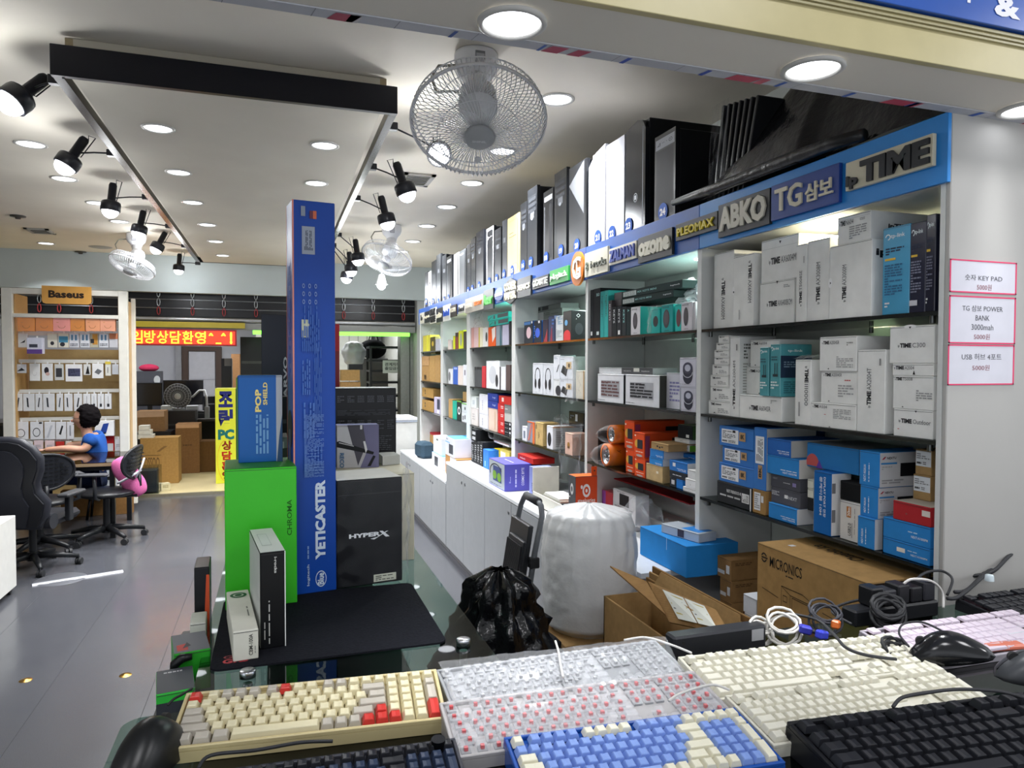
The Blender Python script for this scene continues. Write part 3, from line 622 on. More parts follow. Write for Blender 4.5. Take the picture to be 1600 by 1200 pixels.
# ------------------------------------------------ computer cases on top
def pc(num, xl, xr, ytr, c, kind='satin', style='plain', st=None, topc=None, xs=.0, D=.40):
    X = SX + .005 + xs; A = atX(xl, 400, X); B = atX(xr, ytr, X); zb = 2.0915
    y1, y0 = A.y, B.y; h = B.z - zb; w = y1 - y0; D = D
    t = empty('computer_case', '', 'computer case', (X + D / 2, (y0 + y1) / 2, zb), R(-90), 'computer cases on top of the shelving')
    m = MB(); bc = '#1b1c20' if c not in ('#d3d4dc', '#e6d59c') else c
    m.box(-w / 2 + .001, -D / 2 + .02, .004, w / 2 - .001, D / 2, h - .002, mat(topc or bc, 'satin'), .003); m.build('chassis', t)
    m = MB(); fm_ = mat(c, kind)
    if style == 'arch':
        pl = [(-w / 2, 0), (w / 2, 0), (w / 2, h - .05), (w / 2 - .03, h - .01), (w * .1, h), (-w / 2, h - .02)]
    elif style == 'cut':
        pl = [(-w / 2, 0), (w / 2, 0), (w / 2, h), (-w * .1, h - .02), (-w / 2, h - .07)]
    else: pl = [(-w / 2, 0), (w / 2, 0), (w / 2, h), (-w / 2, h)]
    m.prism(pl, 0, .02, fm_, Matrix(((1, 0, 0, 0), (0, 0, -1, -D / 2 + .0195), (0, 1, 0, .003), (0, 0, 0, 1))))
    f = m.build('front_panel', t); dd = []
    if style in ('plain', 'bays'):
        dd = [('r', 'F', .08, .80, .92, .81, '#55585f'), ('r', 'F', .08, .9, .92, .905, '#55585f'), ('r', 'F', .30, .62, .7, .70, '#6f7278'), ('r', 'F', .1, .04, .14, .78, '#45484f')]
        if style == 'bays': dd += [('r', 'F', .12, .70 + .07 * k, .88, .745 + .07 * k, '#3b3e44') for k in range(3)] + [('e', 'F', .5, .62, .10, .02, '#9aa0a8')]
    if style == 'white': dd = [('e', 'F', .55, .68, .14, .045, '#c9ccd8'), ('r', 'F', .45, .655, .65, .705, '#b7bbc8'), ('p', 'F', [(.02, .45), (.5, .55), (.1, .35)], '#dcdfe8'), ('r', 'F', .08, .12, .5, .128, '#c6c9d4')]
    if style == 'arch': dd = [('r', 'F', .86, .03, .89, .92, '#7f838b'), ('e', 'F', .52, .30, .10, .042, '#b8bcc4'), ('e', 'F', .52, .30, .085, .036, '#131418'), ('r', 'F', .47, .28, .57, .32, '#b8bcc4'), ]
    if style == 'top': dd = [('r', 'F', .05, .84, .95, .96, '#9c9fa6'), ('t', 'F', '⊿ ·· · ⊙', .12, .875, .85, .92, '#1b1c20'), ('r', 'F', .1, .05, .9, .82, '#202227')]
    if style == 'split': dd = [('p', 'F', [(.0, .80), (.85, 1), (.85, .40)], '#84878c'), ('r', 'F', .93, 0, .98, 1, '#101114')]
    if style == 'frame': dd = [('r', 'F', .0, .0, .12, 1, '#e4e5ea'), ('r', 'F', .88, .0, 1, 1, '#e4e5ea'), ('r', 'F', 0, .95, 1, 1, '#e4e5ea'), ('t', 'F', ')-•', .2, .80, .75, .86, '#e8e8e8')]
    if style == 'cream': dd = [('r', 'F', .12, .93, .88, .935, '#b9a972'), ('r', 'F', .15, .72, .5, .73, '#6a6248'), ('r', 'F', .15, .66, .75, .67, '#6a6248'), ('a', 'F', .6, .12, .35, .08, .06, 0, 360, '#b9a972'), ('r', 'F', .85, .02, .88, .92, '#cbb97e')]
    if style == 'slant': dd = [('p', 'F', [(.75, .02), (.95, .02), (.95, .97), (.85, .97)], '#1d1f22'), ('r', 'F', .1, .9, .6, .94, '#dfe2e6')]
    if style == 'hp': dd = [('r', 'F', .1, .86, .9, .93, '#c5cad0'), ('r', 'F', .1, .05, .15, .8, '#8b9199'), ('r', 'F', .6, .05, .9, .8, '#2a2c31')]
    if dd:
        f_ = f; me_ = m; decals(m, dd, w, D, h); bpy.data.objects.remove(f_); m.build("front_panel", t)
    if st:
        C = atX(st[0], st[1], X); rr_ = max(.030, min(.036, w * .48))
        u = (y0 + y1) / 2 - C.y; v = C.z - zb
        q = MB(); q.prism([(rr_ * math.cos(6.2832 * i / 22), rr_ * math.sin(6.2832 * i / 22)) for i in range(22)], 0, .002, pr('#2358b4'), Matrix(((1, 0, 0, u), (0, 0, -1, -D / 2 - .003), (0, 1, 0, v), (0, 0, 0, 1))))
        q.text(str(num), (u - rr_ * .62, -D / 2 - .0056, v - rr_ * .42), (rr_ * 1.24, 0, 0), (0, 0, rr_ * .84), pr('#f2f4fa'), .05); q.build('number_sticker', t)
    for xx in (-w / 2 + .012, w / 2 - .012):
        pass
    return t
CASES = [  # num, xl, xr, top y at right edge, colour, style, sticker, words
 (1, 664, 669, 424, '#24262b', 'plain', (666.5, 471), 'narrow black computer case numbered 1 at the far end'),
 (2, 669.3, 674, 423, '#e9eaf0', 'plain', (672, 476), 'thin white computer case numbered 2'),
 (3, 674.5, 681.5, 406, '#33363c', 'plain', (677.5, 471), 'dark grey computer case right of the thin white one'),
 (4, 682, 688.5, 396, '#3e4145', 'plain', (685, 472), 'brushed grey computer case numbered 4'),
 (5, 691, 697.5, 397, '#33363b', 'plain', (694.5, 469), 'dark grey computer case between the brushed one and the silver-trimmed one'),
 (6, 698, 706, 398, '#34373b', 'hp', (701, 466), 'black and silver computer case numbered 6'),
 (7, 709, 716.5, 394, '#dfe2ea', 'slant', None, 'white computer case with a dark slit, right of number 6'),
 (8, 718, 728, 388, '#5c6064', 'slant', None, 'silver computer case with a slanted dark stripe, left of number 9'),
 (9, 729.5, 735, 381, '#33353a', 'plain', (732, 455), 'thin glossy black computer case right of the silver striped one'),
 (10, 735.5, 743, 370, '#2b2c30', 'bays', (738.5, 452), 'glossy black computer case with bright glints, third left of the white framed one'),
 (11, 744, 755.5, 358, '#2b2d33', 'bays', (749, 447), 'dark grey computer case just left of the white framed one'),
 (12, 760, 771.5, 352, '#1f2125', 'frame', (765, 441), 'black computer case in a white frame numbered 12'),
 (13, 773, 783, 355, '#24262a', 'plain', (776.5, 436), 'plain black computer case numbered 13'),
 (14, 785, 792.5, 342, '#3f4248', 'plain', (788, 429), 'slim grey computer case numbered 14'),
 (15, 793, 811.5, 332, '#e6d59c', 'cream', (801, 423), 'cream yellow computer case numbered 15'),
 (16, 813, 823.8, 314, '#202226', 'bays', (818, 415), 'dark computer case numbered 16'),
 (17, 824.3, 839.5, 289, '#25282d', 'bays', (830, 410), 'tall dark grey computer case, second right of the cream one'),
 (18, 849, 864.5, 293, '#191a1d', 'hp', (854, 403), 'black computer case with a silver strip numbered 18'),
 (19, 866, 885.5, 261, '#1b1d20', 'bays', (877, 392), 'black computer case numbered 19'),
 (20, 889, 917, 247, '#26282c', 'split', (902, 384), 'dark computer case with a silver wedge numbered 20'),
 (21, 919.5, 946, 225, '#d3d4dc', 'cut', (935, 371), 'white angular computer case numbered 21'),
 (22, 946.8, 976, 211, '#d3d4dc', 'white', (957, 365), 'tall white computer case numbered 22'),
 (23, 977, 1009, 181, '#202227', 'arch', (983, 353), 'tallest black computer case numbered 23'),
 (24, 1022, 1056, 198, '#191b1f', 'top', (1037, 331), 'black computer case with silver top strip numbered 24'),
]
for n, xl, xr, yt, c, s, stk, lb in CASES:
    t = pc(n, xl, xr, yt, c, 'gloss' if c in ('#202227', '#33353a', '#2b2c30') else 'satin', s, stk); t['label'] = lb; t['group'] = 'computer cases on top of the shelving'
# black plastic stack and sheet at the near end
a = atX(1085, 330, SX + .02)
bgm = mat('#17181c', 'bag', .2)
t = empty('panel_stack', 'leaning stack of black panels in clear crinkled film on the shelving top', 'panels', (SX + .1, 1.98, 2.092))
Xm = Matrix.Translation((SX + .17, 2.245, 2.095))
for k in range(7):
    m = MB(); lean = .16 + .012 * k
    m.box(-.15, -.012, 0, .15, .0, .33 - .004 * k, mat('#1d1e23', 'gloss', .3), .003, Matrix.Translation((SX + .16, 2.235 - k * .027, 2.094)) @ Matrix.Rotation(R(9 + k), 4, 'X')); o = m.build('panel', t, True)
m = MB(); rr = random.Random(5)
def wr(u, v):
    a_ = u * 2.2; n_ = noise.noise(V((u * 9, v * 9, 1))) * .014
    return (SX - .004 + n_, 2.25 - u * .10 - v * .03 + n_, 2.095 + v * .33 + n_)
m.grid(wr, 12, 16, mat('#c8ccd2', 'film')); m.build('film_wrap', t, True)
m = MB()
def shp(u, v):
    y_ = 2.34 - 1.02 * u; n_ = noise.noise(V((u * 5, v * 4, 3))) * .05
    zt_ = 2.11 + (.10 + .50 * math.sin(min(1, u * 2.2) * 1.57)) * math.sin(v * 1.5708) ** .7
    return (SX - .03 * (1 - v) * (u < .6) + v * .55 + n_ * .4, y_, min(2.78, zt_ + n_ * v * .7 - .012))
m.grid(shp, 40, 18, bgm); o = m.build('plastic_sheet', base=True); tag(o, 'black plastic sheet bunched over goods at the near end of the shelving top', 'plastic sheet')
m = MB()
m.tube([atX(x_, y_, SX - .02) for x_, y_ in ((1052, 317), (1100, 300), (1150, 282), (1200, 262), (1250, 243), (1300, 224), (1350, 210))], [.012, .018, .02, .022, .022, .02, .016], mat('#17181c', 'bag', .35), 8)
o = m.build('plastic_roll', base=True); tag(o, 'rolled black plastic hem lying along the top edge of the blue fascia', 'plastic roll')
# ================================================= GOODS ON THE SHELVES
WH = '#e9e9e6'; K1 = '#1c1d21'; INK = '#222327'
def ipt(model, u0, v0, u1, v1, rot=0, fr=.42):
    """maker name heavy, model light"""
    if rot == 0: return [('t', 'F', 'ip', u0, v0, u0 + (u1 - u0) * .06, v0 + (v1 - v0) * .7, INK), ('t', 'F', 'TIME', u0 + (u1 - u0) * .08, v0, u0 + (u1 - u0) * fr, v1, INK, 0, .05), ('t', 'F', model, u0 + (u1 - u0) * (fr + .04), v0, u1, v1, '#55565a', 0, 0)]
    if rot == 90: return [('t', 'F', 'TIME', u0, v0 + (v1 - v0) * .07, u1, v0 + (v1 - v0) * fr, INK, 90, .05), ('t', 'F', 'ip', u0 + (u1 - u0) * .3, v0, u1, v0 + (v1 - v0) * .055, INK, 90), ('t', 'F', model, u0, v0 + (v1 - v0) * (fr + .03), u1, v1, '#55565a', 90, 0)]
    return [('t', 'F', 'TIME', u0, v1 - (v1 - v0) * fr, u1, v1 - (v1 - v0) * .07, INK, -90, .05), ('t', 'F', 'ip', u0, v1 - (v1 - v0) * .055, u0 + (u1 - u0) * .7, v1, INK, -90), ('t', 'F', model, u0, v0, u1, v1 - (v1 - v0) * (fr + .03), '#55565a', -90, 0)]
fine = lambda *a: [('l', 'F') + a]
tri = lambda u=.5, v=.08, s=.05: [('p', 'F', [(u - s, v - s * .6), (u + s, v - s * .6), (u, v + s * 1.1)], '#2a2a2a')]
top, mid, low = 'top shelf', 'middle shelf', 'lower shelf'
# --- nearest bay, top shelf
G = dict(group='white router boxes in the nearest bay', name='router_box', kind='card')
sbox('tall white box with black vertical lettering, leftmost on the nearest top shelf', 1116, 397.5, 1146, 511, WH, ipt('AX6000M', .40, .12, .58, .66, -90), dx=.03, d=.26, **G)
sbox('tall white box with lettering down its right edge, nearest top shelf', 1146.5, 402, 1177, 508, WH, ipt('AX6000M', .74, .32, .90, .90, -90) + [('e', 'F', .02, .52, .07, .06, '#f0f0f0'), ('e', 'F', .03, .5, .03, .014, '#222222')] + fine(.3, .05, .36, .3, 1, '#a8a8a8'), dx=.012, d=.2, **G)
sbox('white box with horizontal lettering, lower of the pair on the nearest top shelf', 1187.5, 443.5, 1240, 501, WH, ipt('AX6400BCM', .22, .42, .95, .55) + [('p', 'F', [(.50, 1), (.56, 1), (.53, .93)], '#222222')] + fine(.72, .82, .92, .9, 2, '#9a9a9a'), dx=.02, d=.25, z0=1.6305, **G)
sbox('white box with horizontal lettering, upper of the pair on the nearest top shelf', 1190, 378, 1247, 437, WH, ipt('AX6004M', .22, .40, .95, .56) + [('p', 'F', [(.5, .92), (.56, .92), (.53, .85)], '#222222'), ('r', 'F', .02, .78, .98, .785, '#aaaaaa')], dx=.02, d=.25, **G)
sbox('slim white box with grey vertical lettering in the middle of nearest top shelf', 1241, 384, 1259, 499, WH, ipt('T5008SE', .35, .2, .6, .66, 90) + fine(.74, .72, .80, .88, 1, '#666666'), dx=.012, d=.16, **G)
sbox('tall white box with bold vertical lettering beside the big white box', 1261.5, 378, 1295, 496, WH, ipt('AX3008M', .42, .2, .6, .72, 90), dx=.015, d=.24, **G)
sbox('biggest white box on the nearest top shelf, carrying another box', 1297, 386, 1361, 489, WH, ipt('AX3000M', .32, .22, .42, .72, 90) + [('e', 'F', .03, .5, .05, .07, '#f2f2f2'), ('p', 'F', [(.02, .48), (.02, .52), (.05, .5)], '#222222'), ('t', 'R', 'ipTIME', .05, .76, .7, .88, INK, 0, .04)], dx=.01, d=.26, **G)
sbox('white box lying on the biggest white router box', 1309, 341, 1360, 372, WH, ipt('N604', .06, .66, .5, .84) + fine(.38, .12, .9, .6, 6, '#9c9c9c') + fine(.7, .72, .85, .82, 2, '#8a8a8a') + [('r', 'F', 0.01, .86, .99, .87, '#b5b5b2'), ('t', 'R', 'ipTIME', .25, .35, .6, .58, INK, 0, .04)], dx=.012, d=.24, **G)
TL = dict(group='shrink-wrapped boxes beside the end panel', kind='gloss', cat='box')
tpd = lambda c: [('t', 'F', 'tp-link', .30, .86, .82, .92, '#e8f2f4'), ('a', 'F', .2, .89, .10, .035, .35, -90, 180, '#e8f2f4'), ('l', 'F', .12, .68, .8, .77, 3, '#1e2b44'), ('r', 'F', .1, .62, .5, .645, '#d8b23c'), ('l', 'F', .1, .22, .75, .58, 12, c), ('l', 'F', .12, .08, .3, .15, 2, '#e8e8e8')]
sbox('light blue shrink-wrapped box on the nearest top shelf', 1380, 358, 1420, 483.5, '#4b9cc3', tpd('#2a5f86'), dx=.012, d=.2, **TL)
sbox('dark navy shrink-wrapped box next to the light blue one', 1421.5, 350, 1445, 482, '#23253a', tpd('#777a90') + [('r', 'F', .05, .08, .55, .14, '#c9c9cf')], dx=.012, d=.2, **TL)
sbox('black crinkled shrink-wrapped box touching the end panel on the nearest top shelf', 1446, 337, 1460, 481, '#1c1d30', tpd('#6a6c80'), dx=.012, d=.22, **TL)
# --- nearest bay, middle shelf
ys = [(1107, 625, 1141, 647), (1110, 603, 1141, 624), (1110, 586, 1137, 602.5), (1113, 569.5, 1138, 585), (1116, 558, 1139, 569), (1116, 547, 1139, 557.5), (1119, 536, 1139, 547), (1122.5, 524.5, 1139, 535.5)]
nm = ['lowest', 'second from bottom', 'third from bottom', 'fourth from bottom', 'fourth from top', 'third from top', 'second from top', 'topmost']
for (a, b, c, d_), s in zip(ys, nm):
    sbox('small white box of the left stack on the nearest middle shelf, ' + s, a, b, c, d_, WH, [('t', 'F', 'TIME', .12, .66, .3, .84, INK, 0, .04), ('l', 'F', .34, .66, .6, .84, 1, '#66676b'), ('l', 'F', .45, .15, .95, .5, 3, '#a0a0a0')] + (tri(.3, .14, .05) if d_ > 570 else []), dx=.02, d=.2, **dict(G, group='left stack of small white boxes'))
sbox('tall slim white box with vertical lettering beside the small stack', 1141, 526.5, 1154.5, 651, '#e2e2e0', ipt('AX2004M', .35, .1, .6, .7, 90) + fine(.66, .8, .8, .94, 1, '#7a7a7a') + [('l', 'R', .12, .72, .4, .92, 5, '#6a6a66'), ('l', 'R', .1, .3, .9, .68, 11, '#aaaaa4')], dx=.012, d=.14, **G)
sbox('wide white box with centred lettering under the two teal boxes', 1156, 616, 1221, 655, WH, ipt('A604SR', .25, .38, .76, .58) + fine(.76, .7, .9, .86, 3, '#8a8a8a'), dx=.012, d=.24, **G)
sbox('white box with a black arrow under the upper one, behind the teal boxes', 1166, 573, 1214, 613, WH, ipt('A2004', .1, .8, .6, .9) + tri(.45, .05, .03), dx=.04, d=.2, **G)
sbox('white box with a black arrow standing on another behind the teal boxes', 1172.5, 532, 1217, 571, WH, ipt('A6004', .07, .82, .6, .92) + tri(.2, .06, .03), dx=.04, d=.2, **G)
td = [('t', 'F', 'tp-link', .3, .88, .85, .94, '#e6f0f0'), ('a', 'F', .18, .91, .12, .04, .35, -90, 180, '#e6f0f0'), ('l', 'F', .12, .68, .7, .78, 2, '#2c5560'), ('l', 'F', .1, .14, .85, .3, 3, '#d5e6e6'), ('r', 'F', .45, .42, .52, .64, '#1d3038'), ('r', 'F', .68, .42, .74, .64, '#1d3038'), ('r', 'F', .3, .38, .8, .43, '#1d3038')]
sbox('left teal shrink-wrapped box on the nearest middle shelf', 1187.5, 543, 1200.5, 612, '#4f9aa2', td, dx=.002, d=.035, z0=PLACED[-3][5] + .0006, name='retail_box', kind='gloss', group='teal boxes on the middle shelf')
sbox('right teal shrink-wrapped box with a dark panel on its side', 1204, 538, 1219, 612, '#4f9aa2', td + [('r', 'R', .0, .36, 1, .78, '#22344a'), ('t', 'R', 'tp-link', .22, .84, .7, .9, '#e6f0f0'), ('l', 'R', .1, .55, .7, .68, 3, '#6f8496'), ('l', 'R', .1, .06, .9, .3, 6, '#34707a')], dx=.002, d=.12, z0=PLACED[-4][5] + .0006, name='retail_box', kind='gloss', group='teal boxes on the middle shelf')
sbox('white box in a clear bag with vertical lettering, right of the teal boxes', 1243, 562, 1266, 660, WH, ipt('III0000', .62, .3, .85, .9, -90) + fine(.25, .05, .35, .45, 1, '#9a9a9a'), dx=.012, d=.2, **G)
def film(label, fn, nu=10, nv=10, hexc='#dfe4e8', kind='film', grp=None):
    m = MB(); m.grid(fn, nu, nv, mat(hexc, kind)); o = m.build('plastic_bag', base=True); return tag(o, label, 'plastic bag', grp)
P_ = PLACED[-1]
film('clear plastic bag draped over the white box beside the teal boxes', lambda u, v: (P_[0] - .005 + .20 * v, P_[3] + .008 - (P_[3] - P_[2] + .016) * u, P_[5] + .004 + .012 * math.sin(v * 3) + noise.noise(V((u * 5, v * 5, 2))) * .012))
sbox('white box at the bottom of the centre stack, nearest middle shelf', 1267, 628, 1337, 671, WH, ipt('A504', .05, .78, .38, .9) + fine(.52, .4, .9, .8, 6, '#a5a5a5') + fine(.32, .52, .45, .56, 1, '#c05050') + tri(.45, .05, .025), dx=.012, d=.2, **G)
sbox('white box with small red print, second in the centre stack', 1283, 580, 1338.5, 630, WH, ipt('A2004SR', .08, .84, .6, .94) + fine(.5, .2, .92, .6, 5, '#a5a5a5') + fine(.68, .7, .84, .76, 1, '#c05050') + tri(.25, .06, .025), dx=.016, d=.2, **G)
sbox('white box at the top of the centre stack on the nearest middle shelf', 1281, 527, 1338, 575, WH, ipt('A2004SR', .07, .78, .55, .88) + fine(.48, .1, .92, .44, 6, '#a5a5a5') + fine(.75, .72, .92, .84, 2, '#8a8a8a') + tri(.27, .07, .025), dx=.012, d=.2, **G)
sbox('tall white box with bold vertical lettering right of the centre stack', 1340.5, 547, 1381.5, 676, WH, ipt('AX2004T', .36, .3, .52, .78, 90) + fine(.8, .78, .86, .93, 1, '#888888') + [('r', 'R', .55, .06, .75, .14, '#ffffff'), ('l', 'R', .6, .07, .7, .14, 5, '#222222')], dx=.012, d=.05, **G)
sbox('white box with bold outdoor lettering beside the end panel, lowest there', 1396.5, 638, 1457, 683, WH, ipt('Outdoor', .14, .5, .96, .66, 0, .42) + fine(.12, .25, .28, .3, 1, '#c04848') + [('p', 'F', [(.56, .97), (.62, .97), (.59, .9)], '#222222')], dx=.012, d=.2, **G)
sbox('white box with a large blank face above the outdoor box', 1395.5, 587, 1458, 637, WH, ipt('T5008', .05, .86, .5, .95) + fine(.6, .25, .98, .6, 5, '#9c9c9c') + tri(.27, .06, .025), dx=.012, d=.2, **G)
sbox('flat white box squeezed between two larger ones beside the end panel', 1394.5, 568, 1458.5, 585.5, WH, ipt('A2004', .05, .5, .55, .8, 0, .5) + [('p', 'F', [(.52, .1), (.58, .1), (.55, .45)], '#222222')], dx=.012, d=.2, **G)
sbox('white box with large centred lettering, topmost beside the end panel', 1390.5, 511, 1459, 566, WH, ipt('C300', .2, .42, .82, .54, 0, .5) + [('e', 'F', .48, .98, .14, .05, '#ededed'), ('p', 'F', [(.45, .98), (.51, .98), (.48, .92)], '#222222')], dx=.012, d=.2, **G)
# --- nearest bay, lower shelf
BL = '#2e86cf'; B2 = '#3f7fc6'
bl = [('r', 'F', .08, .16, .58, .86, '#e8eaec'), ('l', 'F', .11, .4, .5, .8, 5, '#6a6c70'), ('l', 'F', .11, .2, .26, .34, 1, '#1f1f1f'), ('l', 'F', .3, .2, .5, .34, 2, '#444444'), ('r', 'F', .42, .72, .5, .84, '#222222'), ('r', 'F', .61, .36, .79, .80, '#b99468'), ('t', 'F', '8K', .65, .46, .76, .70, '#2c2620', 0, .04)]
BG = dict(group='blue boxes on the nearest lower shelf', kind='card')
sbox('flat black box with white lettering and barcode under three blue boxes', 1120.5, 750, 1174, 790, '#2c2e31', [('t', 'F', 'NEXT-TREENDOCK 4K', .3, .56, .72, .7, '#e6e6e6'), ('l', 'F', .1, .32, .7, .46, 1, '#b8b8b8'), ('r', 'F', .74, .28, .94, .7, '#e8e8e8'), ('l', 'F', .76, .32, .92, .66, 8, '#222222', 1), ('r', 'F', .97, 0, 1, 1, '#e0e0e0')], dx=.012, d=.24)
for (a, b, c, d_), s, x_ in (((1123.5, 721.5, 1178, 759), 'lowest', .015), ((1129, 695.5, 1178, 729), 'middle', .02), ((1124, 664.5, 1177, 702), 'top', .015)):
    sbox('blue box with a white label and tan square sticker, %s of three at left' % s, a, b, c, d_, '#3c78c2', bl, dx=x_, d=.22, **BG)
sbox('small brown carton with a white label under the upright blue box', 1176, 763, 1196, 795, '#a5804f', [('r', 'F', .14, .14, .62, .88, '#e4e6ea'), ('l', 'F', .18, .2, .58, .84, 7, '#8a8c90'), ('r', 'F', .68, .5, .86, .78, '#dcdcdc')], dx=.012, d=.2, kind='kraft', name='carton')
sbox('upright blue box with a long rotated label, nearest lower shelf', 1178.5, 667, 1196.5, 757, '#3c78c2', [('r', 'F', .14, .42, .84, .86, '#e8eaec'), ('l', 'F', .2, .46, .76, .82, 5, '#6a6c70', 1), ('r', 'F', .38, .18, .72, .40, '#b99468'), ('t', 'F', '8K', .44, .2, .66, .38, '#2c2620', 90, .04)], dx=.012, d=.2, side='#b5b5ae', **BG)
nx = [('l', 'F', .45, .28, .95, .36, 1, '#d5e4f2'), ('t', 'F', 'NEXT-7602DPM', .52, .14, .95, .24, '#eaf2fa')]
sbox('blue and white box with a white lower half end on the shelf glass', 1201, 784, 1244.5, 815, BL, nx, dx=.01, d=.16, side='#d8dade', **BG)
sbox('charcoal box with a white label, lower of two grey ones', 1205, 759.5, 1250, 793, '#55565e', [('t', 'F', 'NEXT', .62, .42, .9, .62, '#c4c6cc'), ('r', 'F', .48, .44, .6, .66, '#e6e6e6'), ('l', 'F', .04, .5, .3, .8, 3, '#c4c4c8')], dx=.02, d=.2)
sbox('dark grey box with a violet square mark, upper of two grey ones', 1204.5, 739.5, 1250, 768, '#4d4e56', [('t', 'F', 'NEXT', .08, .64, .24, .76, '#8f9096'), ('l', 'F', .45, .45, .68, .54, 1, '#c8c8cc'), ('r', 'F', .76, .34, .88, .62, '#8a80b4')], dx=.02, d=.2)
sbox('light blue box above the grey boxes', 1198, 709.5, 1247.5, 747, BL, nx, dx=.015, d=.2, side='#c9c8c2', **BG)
sbox('medium blue box at the top of the left centre stack', 1198, 683.5, 1235, 714.5, '#2c68b8', nx, dx=.015, d=.2, side='#bcbab2', **BG)
for k, (b, d_) in enumerate(((777, 800), (762.5, 776.5), (748, 762))):
    sbox(('small black box at the foot of the narrow stack', 'small white box in the narrow stack, lower', 'small white box in the narrow stack, upper')[k], 1261.5, b, 1270, d_ - 1, ('#24272b', '#d9dbcf', '#d9dbcf')[k], (), dx=.03, d=.14)
sbox('tall deep blue box with white vertical lettering, standing at shelf centre', 1272, 734.5, 1298, 842, '#1565b0', [('t', 'F', 'DISPLAY PORT 연장', .56, .28, .70, .92, '#eef4fa', -90), ('t', 'F', '롱케이블 10M', .34, .3, .5, .92, '#dfe9f4', -90), ('r', 'R', .02, .68, .2, .84, '#77777a'), ('r', 'R', .02, .22, .2, .42, '#77777a'), ('t', 'R', '2', .45, .04, .8, .1, INK)], dx=.006, d=.07, side='#dcdcdc', **BG)
sbox('white box with orange 20m mark and rotated lettering', 1313, 781, 1343, 850, '#dedcd8', [('r', 'F', .34, .6, .56, .88, '#b9702c'), ('t', 'F', '20m', .38, .63, .53, .86, '#f2ebe0', 90, .03), ('t', 'F', 'USB2.0', .42, .14, .58, .46, INK, 90), ('r', 'F', .62, .1, .64, .48, INK), ('l', 'F', .74, .2, .78, .86, 1, '#77777a', 1)], dx=.02, d=.2)
sbox('black box behind the 20m box', 1313, 750, 1345, 784, '#17181b', (), dx=.03, d=.15)
nb = [('t', 'F', 'NEXT-9020UH', .22, .12, .34, .6, '#e8f0f8', 90), ('l', 'F', .46, .12, .54, .66, 1, '#cfe0f0', 1)]
rb = [('t', 'R', 'NEXTU', .18, .80, .4, .87, INK, 0, .03), ('p', 'R', [(.05, .8), (.12, .88), (.16, .88), (.1, .8)], '#a03040'), ('r', 'R', .03, .66, .42, .71, '#3a86c4'), ('l', 'R', .05, .5, .3, .62, 2, '#a8a8a8'), ('r', 'R', .5, .3, .92, .68, '#141519'), ('l', 'R', .05, .1, .9, .24, 2, '#9a9a9c')]
GB = dict(side='#c9cacc', group='stack of three blue and white boxes', kind='card')
sbox('blue box at the foot of the right centre stack', 1340.5, 805, 1366, 859, BL, nb, dx=.004, d=.035, **GB)
sbox('blue box with a white printed side, middle of the right centre stack', 1344.5, 757, 1371, 808, BL, nb + rb, dx=.012, d=.13, **GB)
sbox('blue box with a black picture on its white side', 1343.5, 703, 1373.5, 759, BL, nb + rb, dx=.012, d=.14, **GB)
sbox('narrow black box with green mark between blue boxes near the end panel', 1371.5, 788, 1378.5, 862, '#191a1c', [('r', 'F', .2, .42, .7, .56, '#5f9f38'), ('t', 'F', 'NEXT', .3, .05, .8, .3, '#d8d8d8', 90), ('l', 'F', .4, .6, .6, .85, 1, '#c8c8c8', 1)], dx=.03, d=.12)
bp = [('l', 'F', .55, .52, .95, .62, 1, '#b8d4ec'), ('t', 'F', 'NEXT-N1000PM', .62, .3, .96, .42, '#e8f0f8')]
sbox('wide light blue box at the bottom right corner of the nearest lower shelf', 1379.5, 838, 1452, 889, BL, bp + [('r', 'F', .32, .36, .5, .62, '#e8e4da')], dx=.012, d=.2, z0=1.0085, **BG)
sbox('wide light blue box, second from bottom beside the end panel', 1380, 806.5, 1453, 855, BL, bp, dx=.012, d=.2, **BG)
sbox('red box lying on the two wide blue boxes', 1395.5, 781, 1454, 819, '#b02a30', [('l', 'F', .35, .35, .65, .5, 1, '#8a4a48'), ('r', 'F', .78, .5, .99, .8, '#dcd4cc')], dx=.012, d=.12, top='#cfc6b8')
kl = [('r', 'F', .05, .34, .99, .95, '#e2e6ea'), ('l', 'F', .1, .62, .95, .86, 3, '#8c8e92'), ('l', 'F', .12, .4, .4, .54, 1, '#222222'), ('l', 'F', .5, .4, .7, .54, 2, '#666666')]
sbox('brown carton with a white label, lower of two on the red box', 1427, 740, 1453.5, 783, '#a8895c', kl, dx=.075, d=.12, kind='kraft', name='carton', group='labelled cartons on the red box', z0=PLACED[-1][5] + .001)
sbox('brown carton with a white label, upper of two on the red box', 1430.5, 701, 1455, 741, '#a8895c', kl, dx=.075, d=.12, kind='kraft', name='carton', group='labelled cartons on the red box')
sbox('long blue gift box with a red and violet disc across the stacks', 1258, 690.5, 1341, 746, '#2b78b8', [('a', 'F', .12, .06, .14, .5, 1, 0, 180, '#c75b58'), ('p', 'F', [(.2, .0), (.26, .35), (.33, 0)], '#5b3aa0')], dx=.045, d=.2, z0=None, top='#8a9299', name='retail_box')
sbox('dark navy box with four outlined icons at the back of the lower shelf', 1200, 668, 1256, 700, '#16386e', [('r', 'F', .5 + .12 * k, .6, .58 + .12 * k, .92, '#28508a') for k in range(4)] + [('a', 'F', .25, .5, .1, .4, 1, 0, 180, '#6a6438')], dx=.22, d=.09, z0=PLACED[-18][5] + .01 if 0 else None)
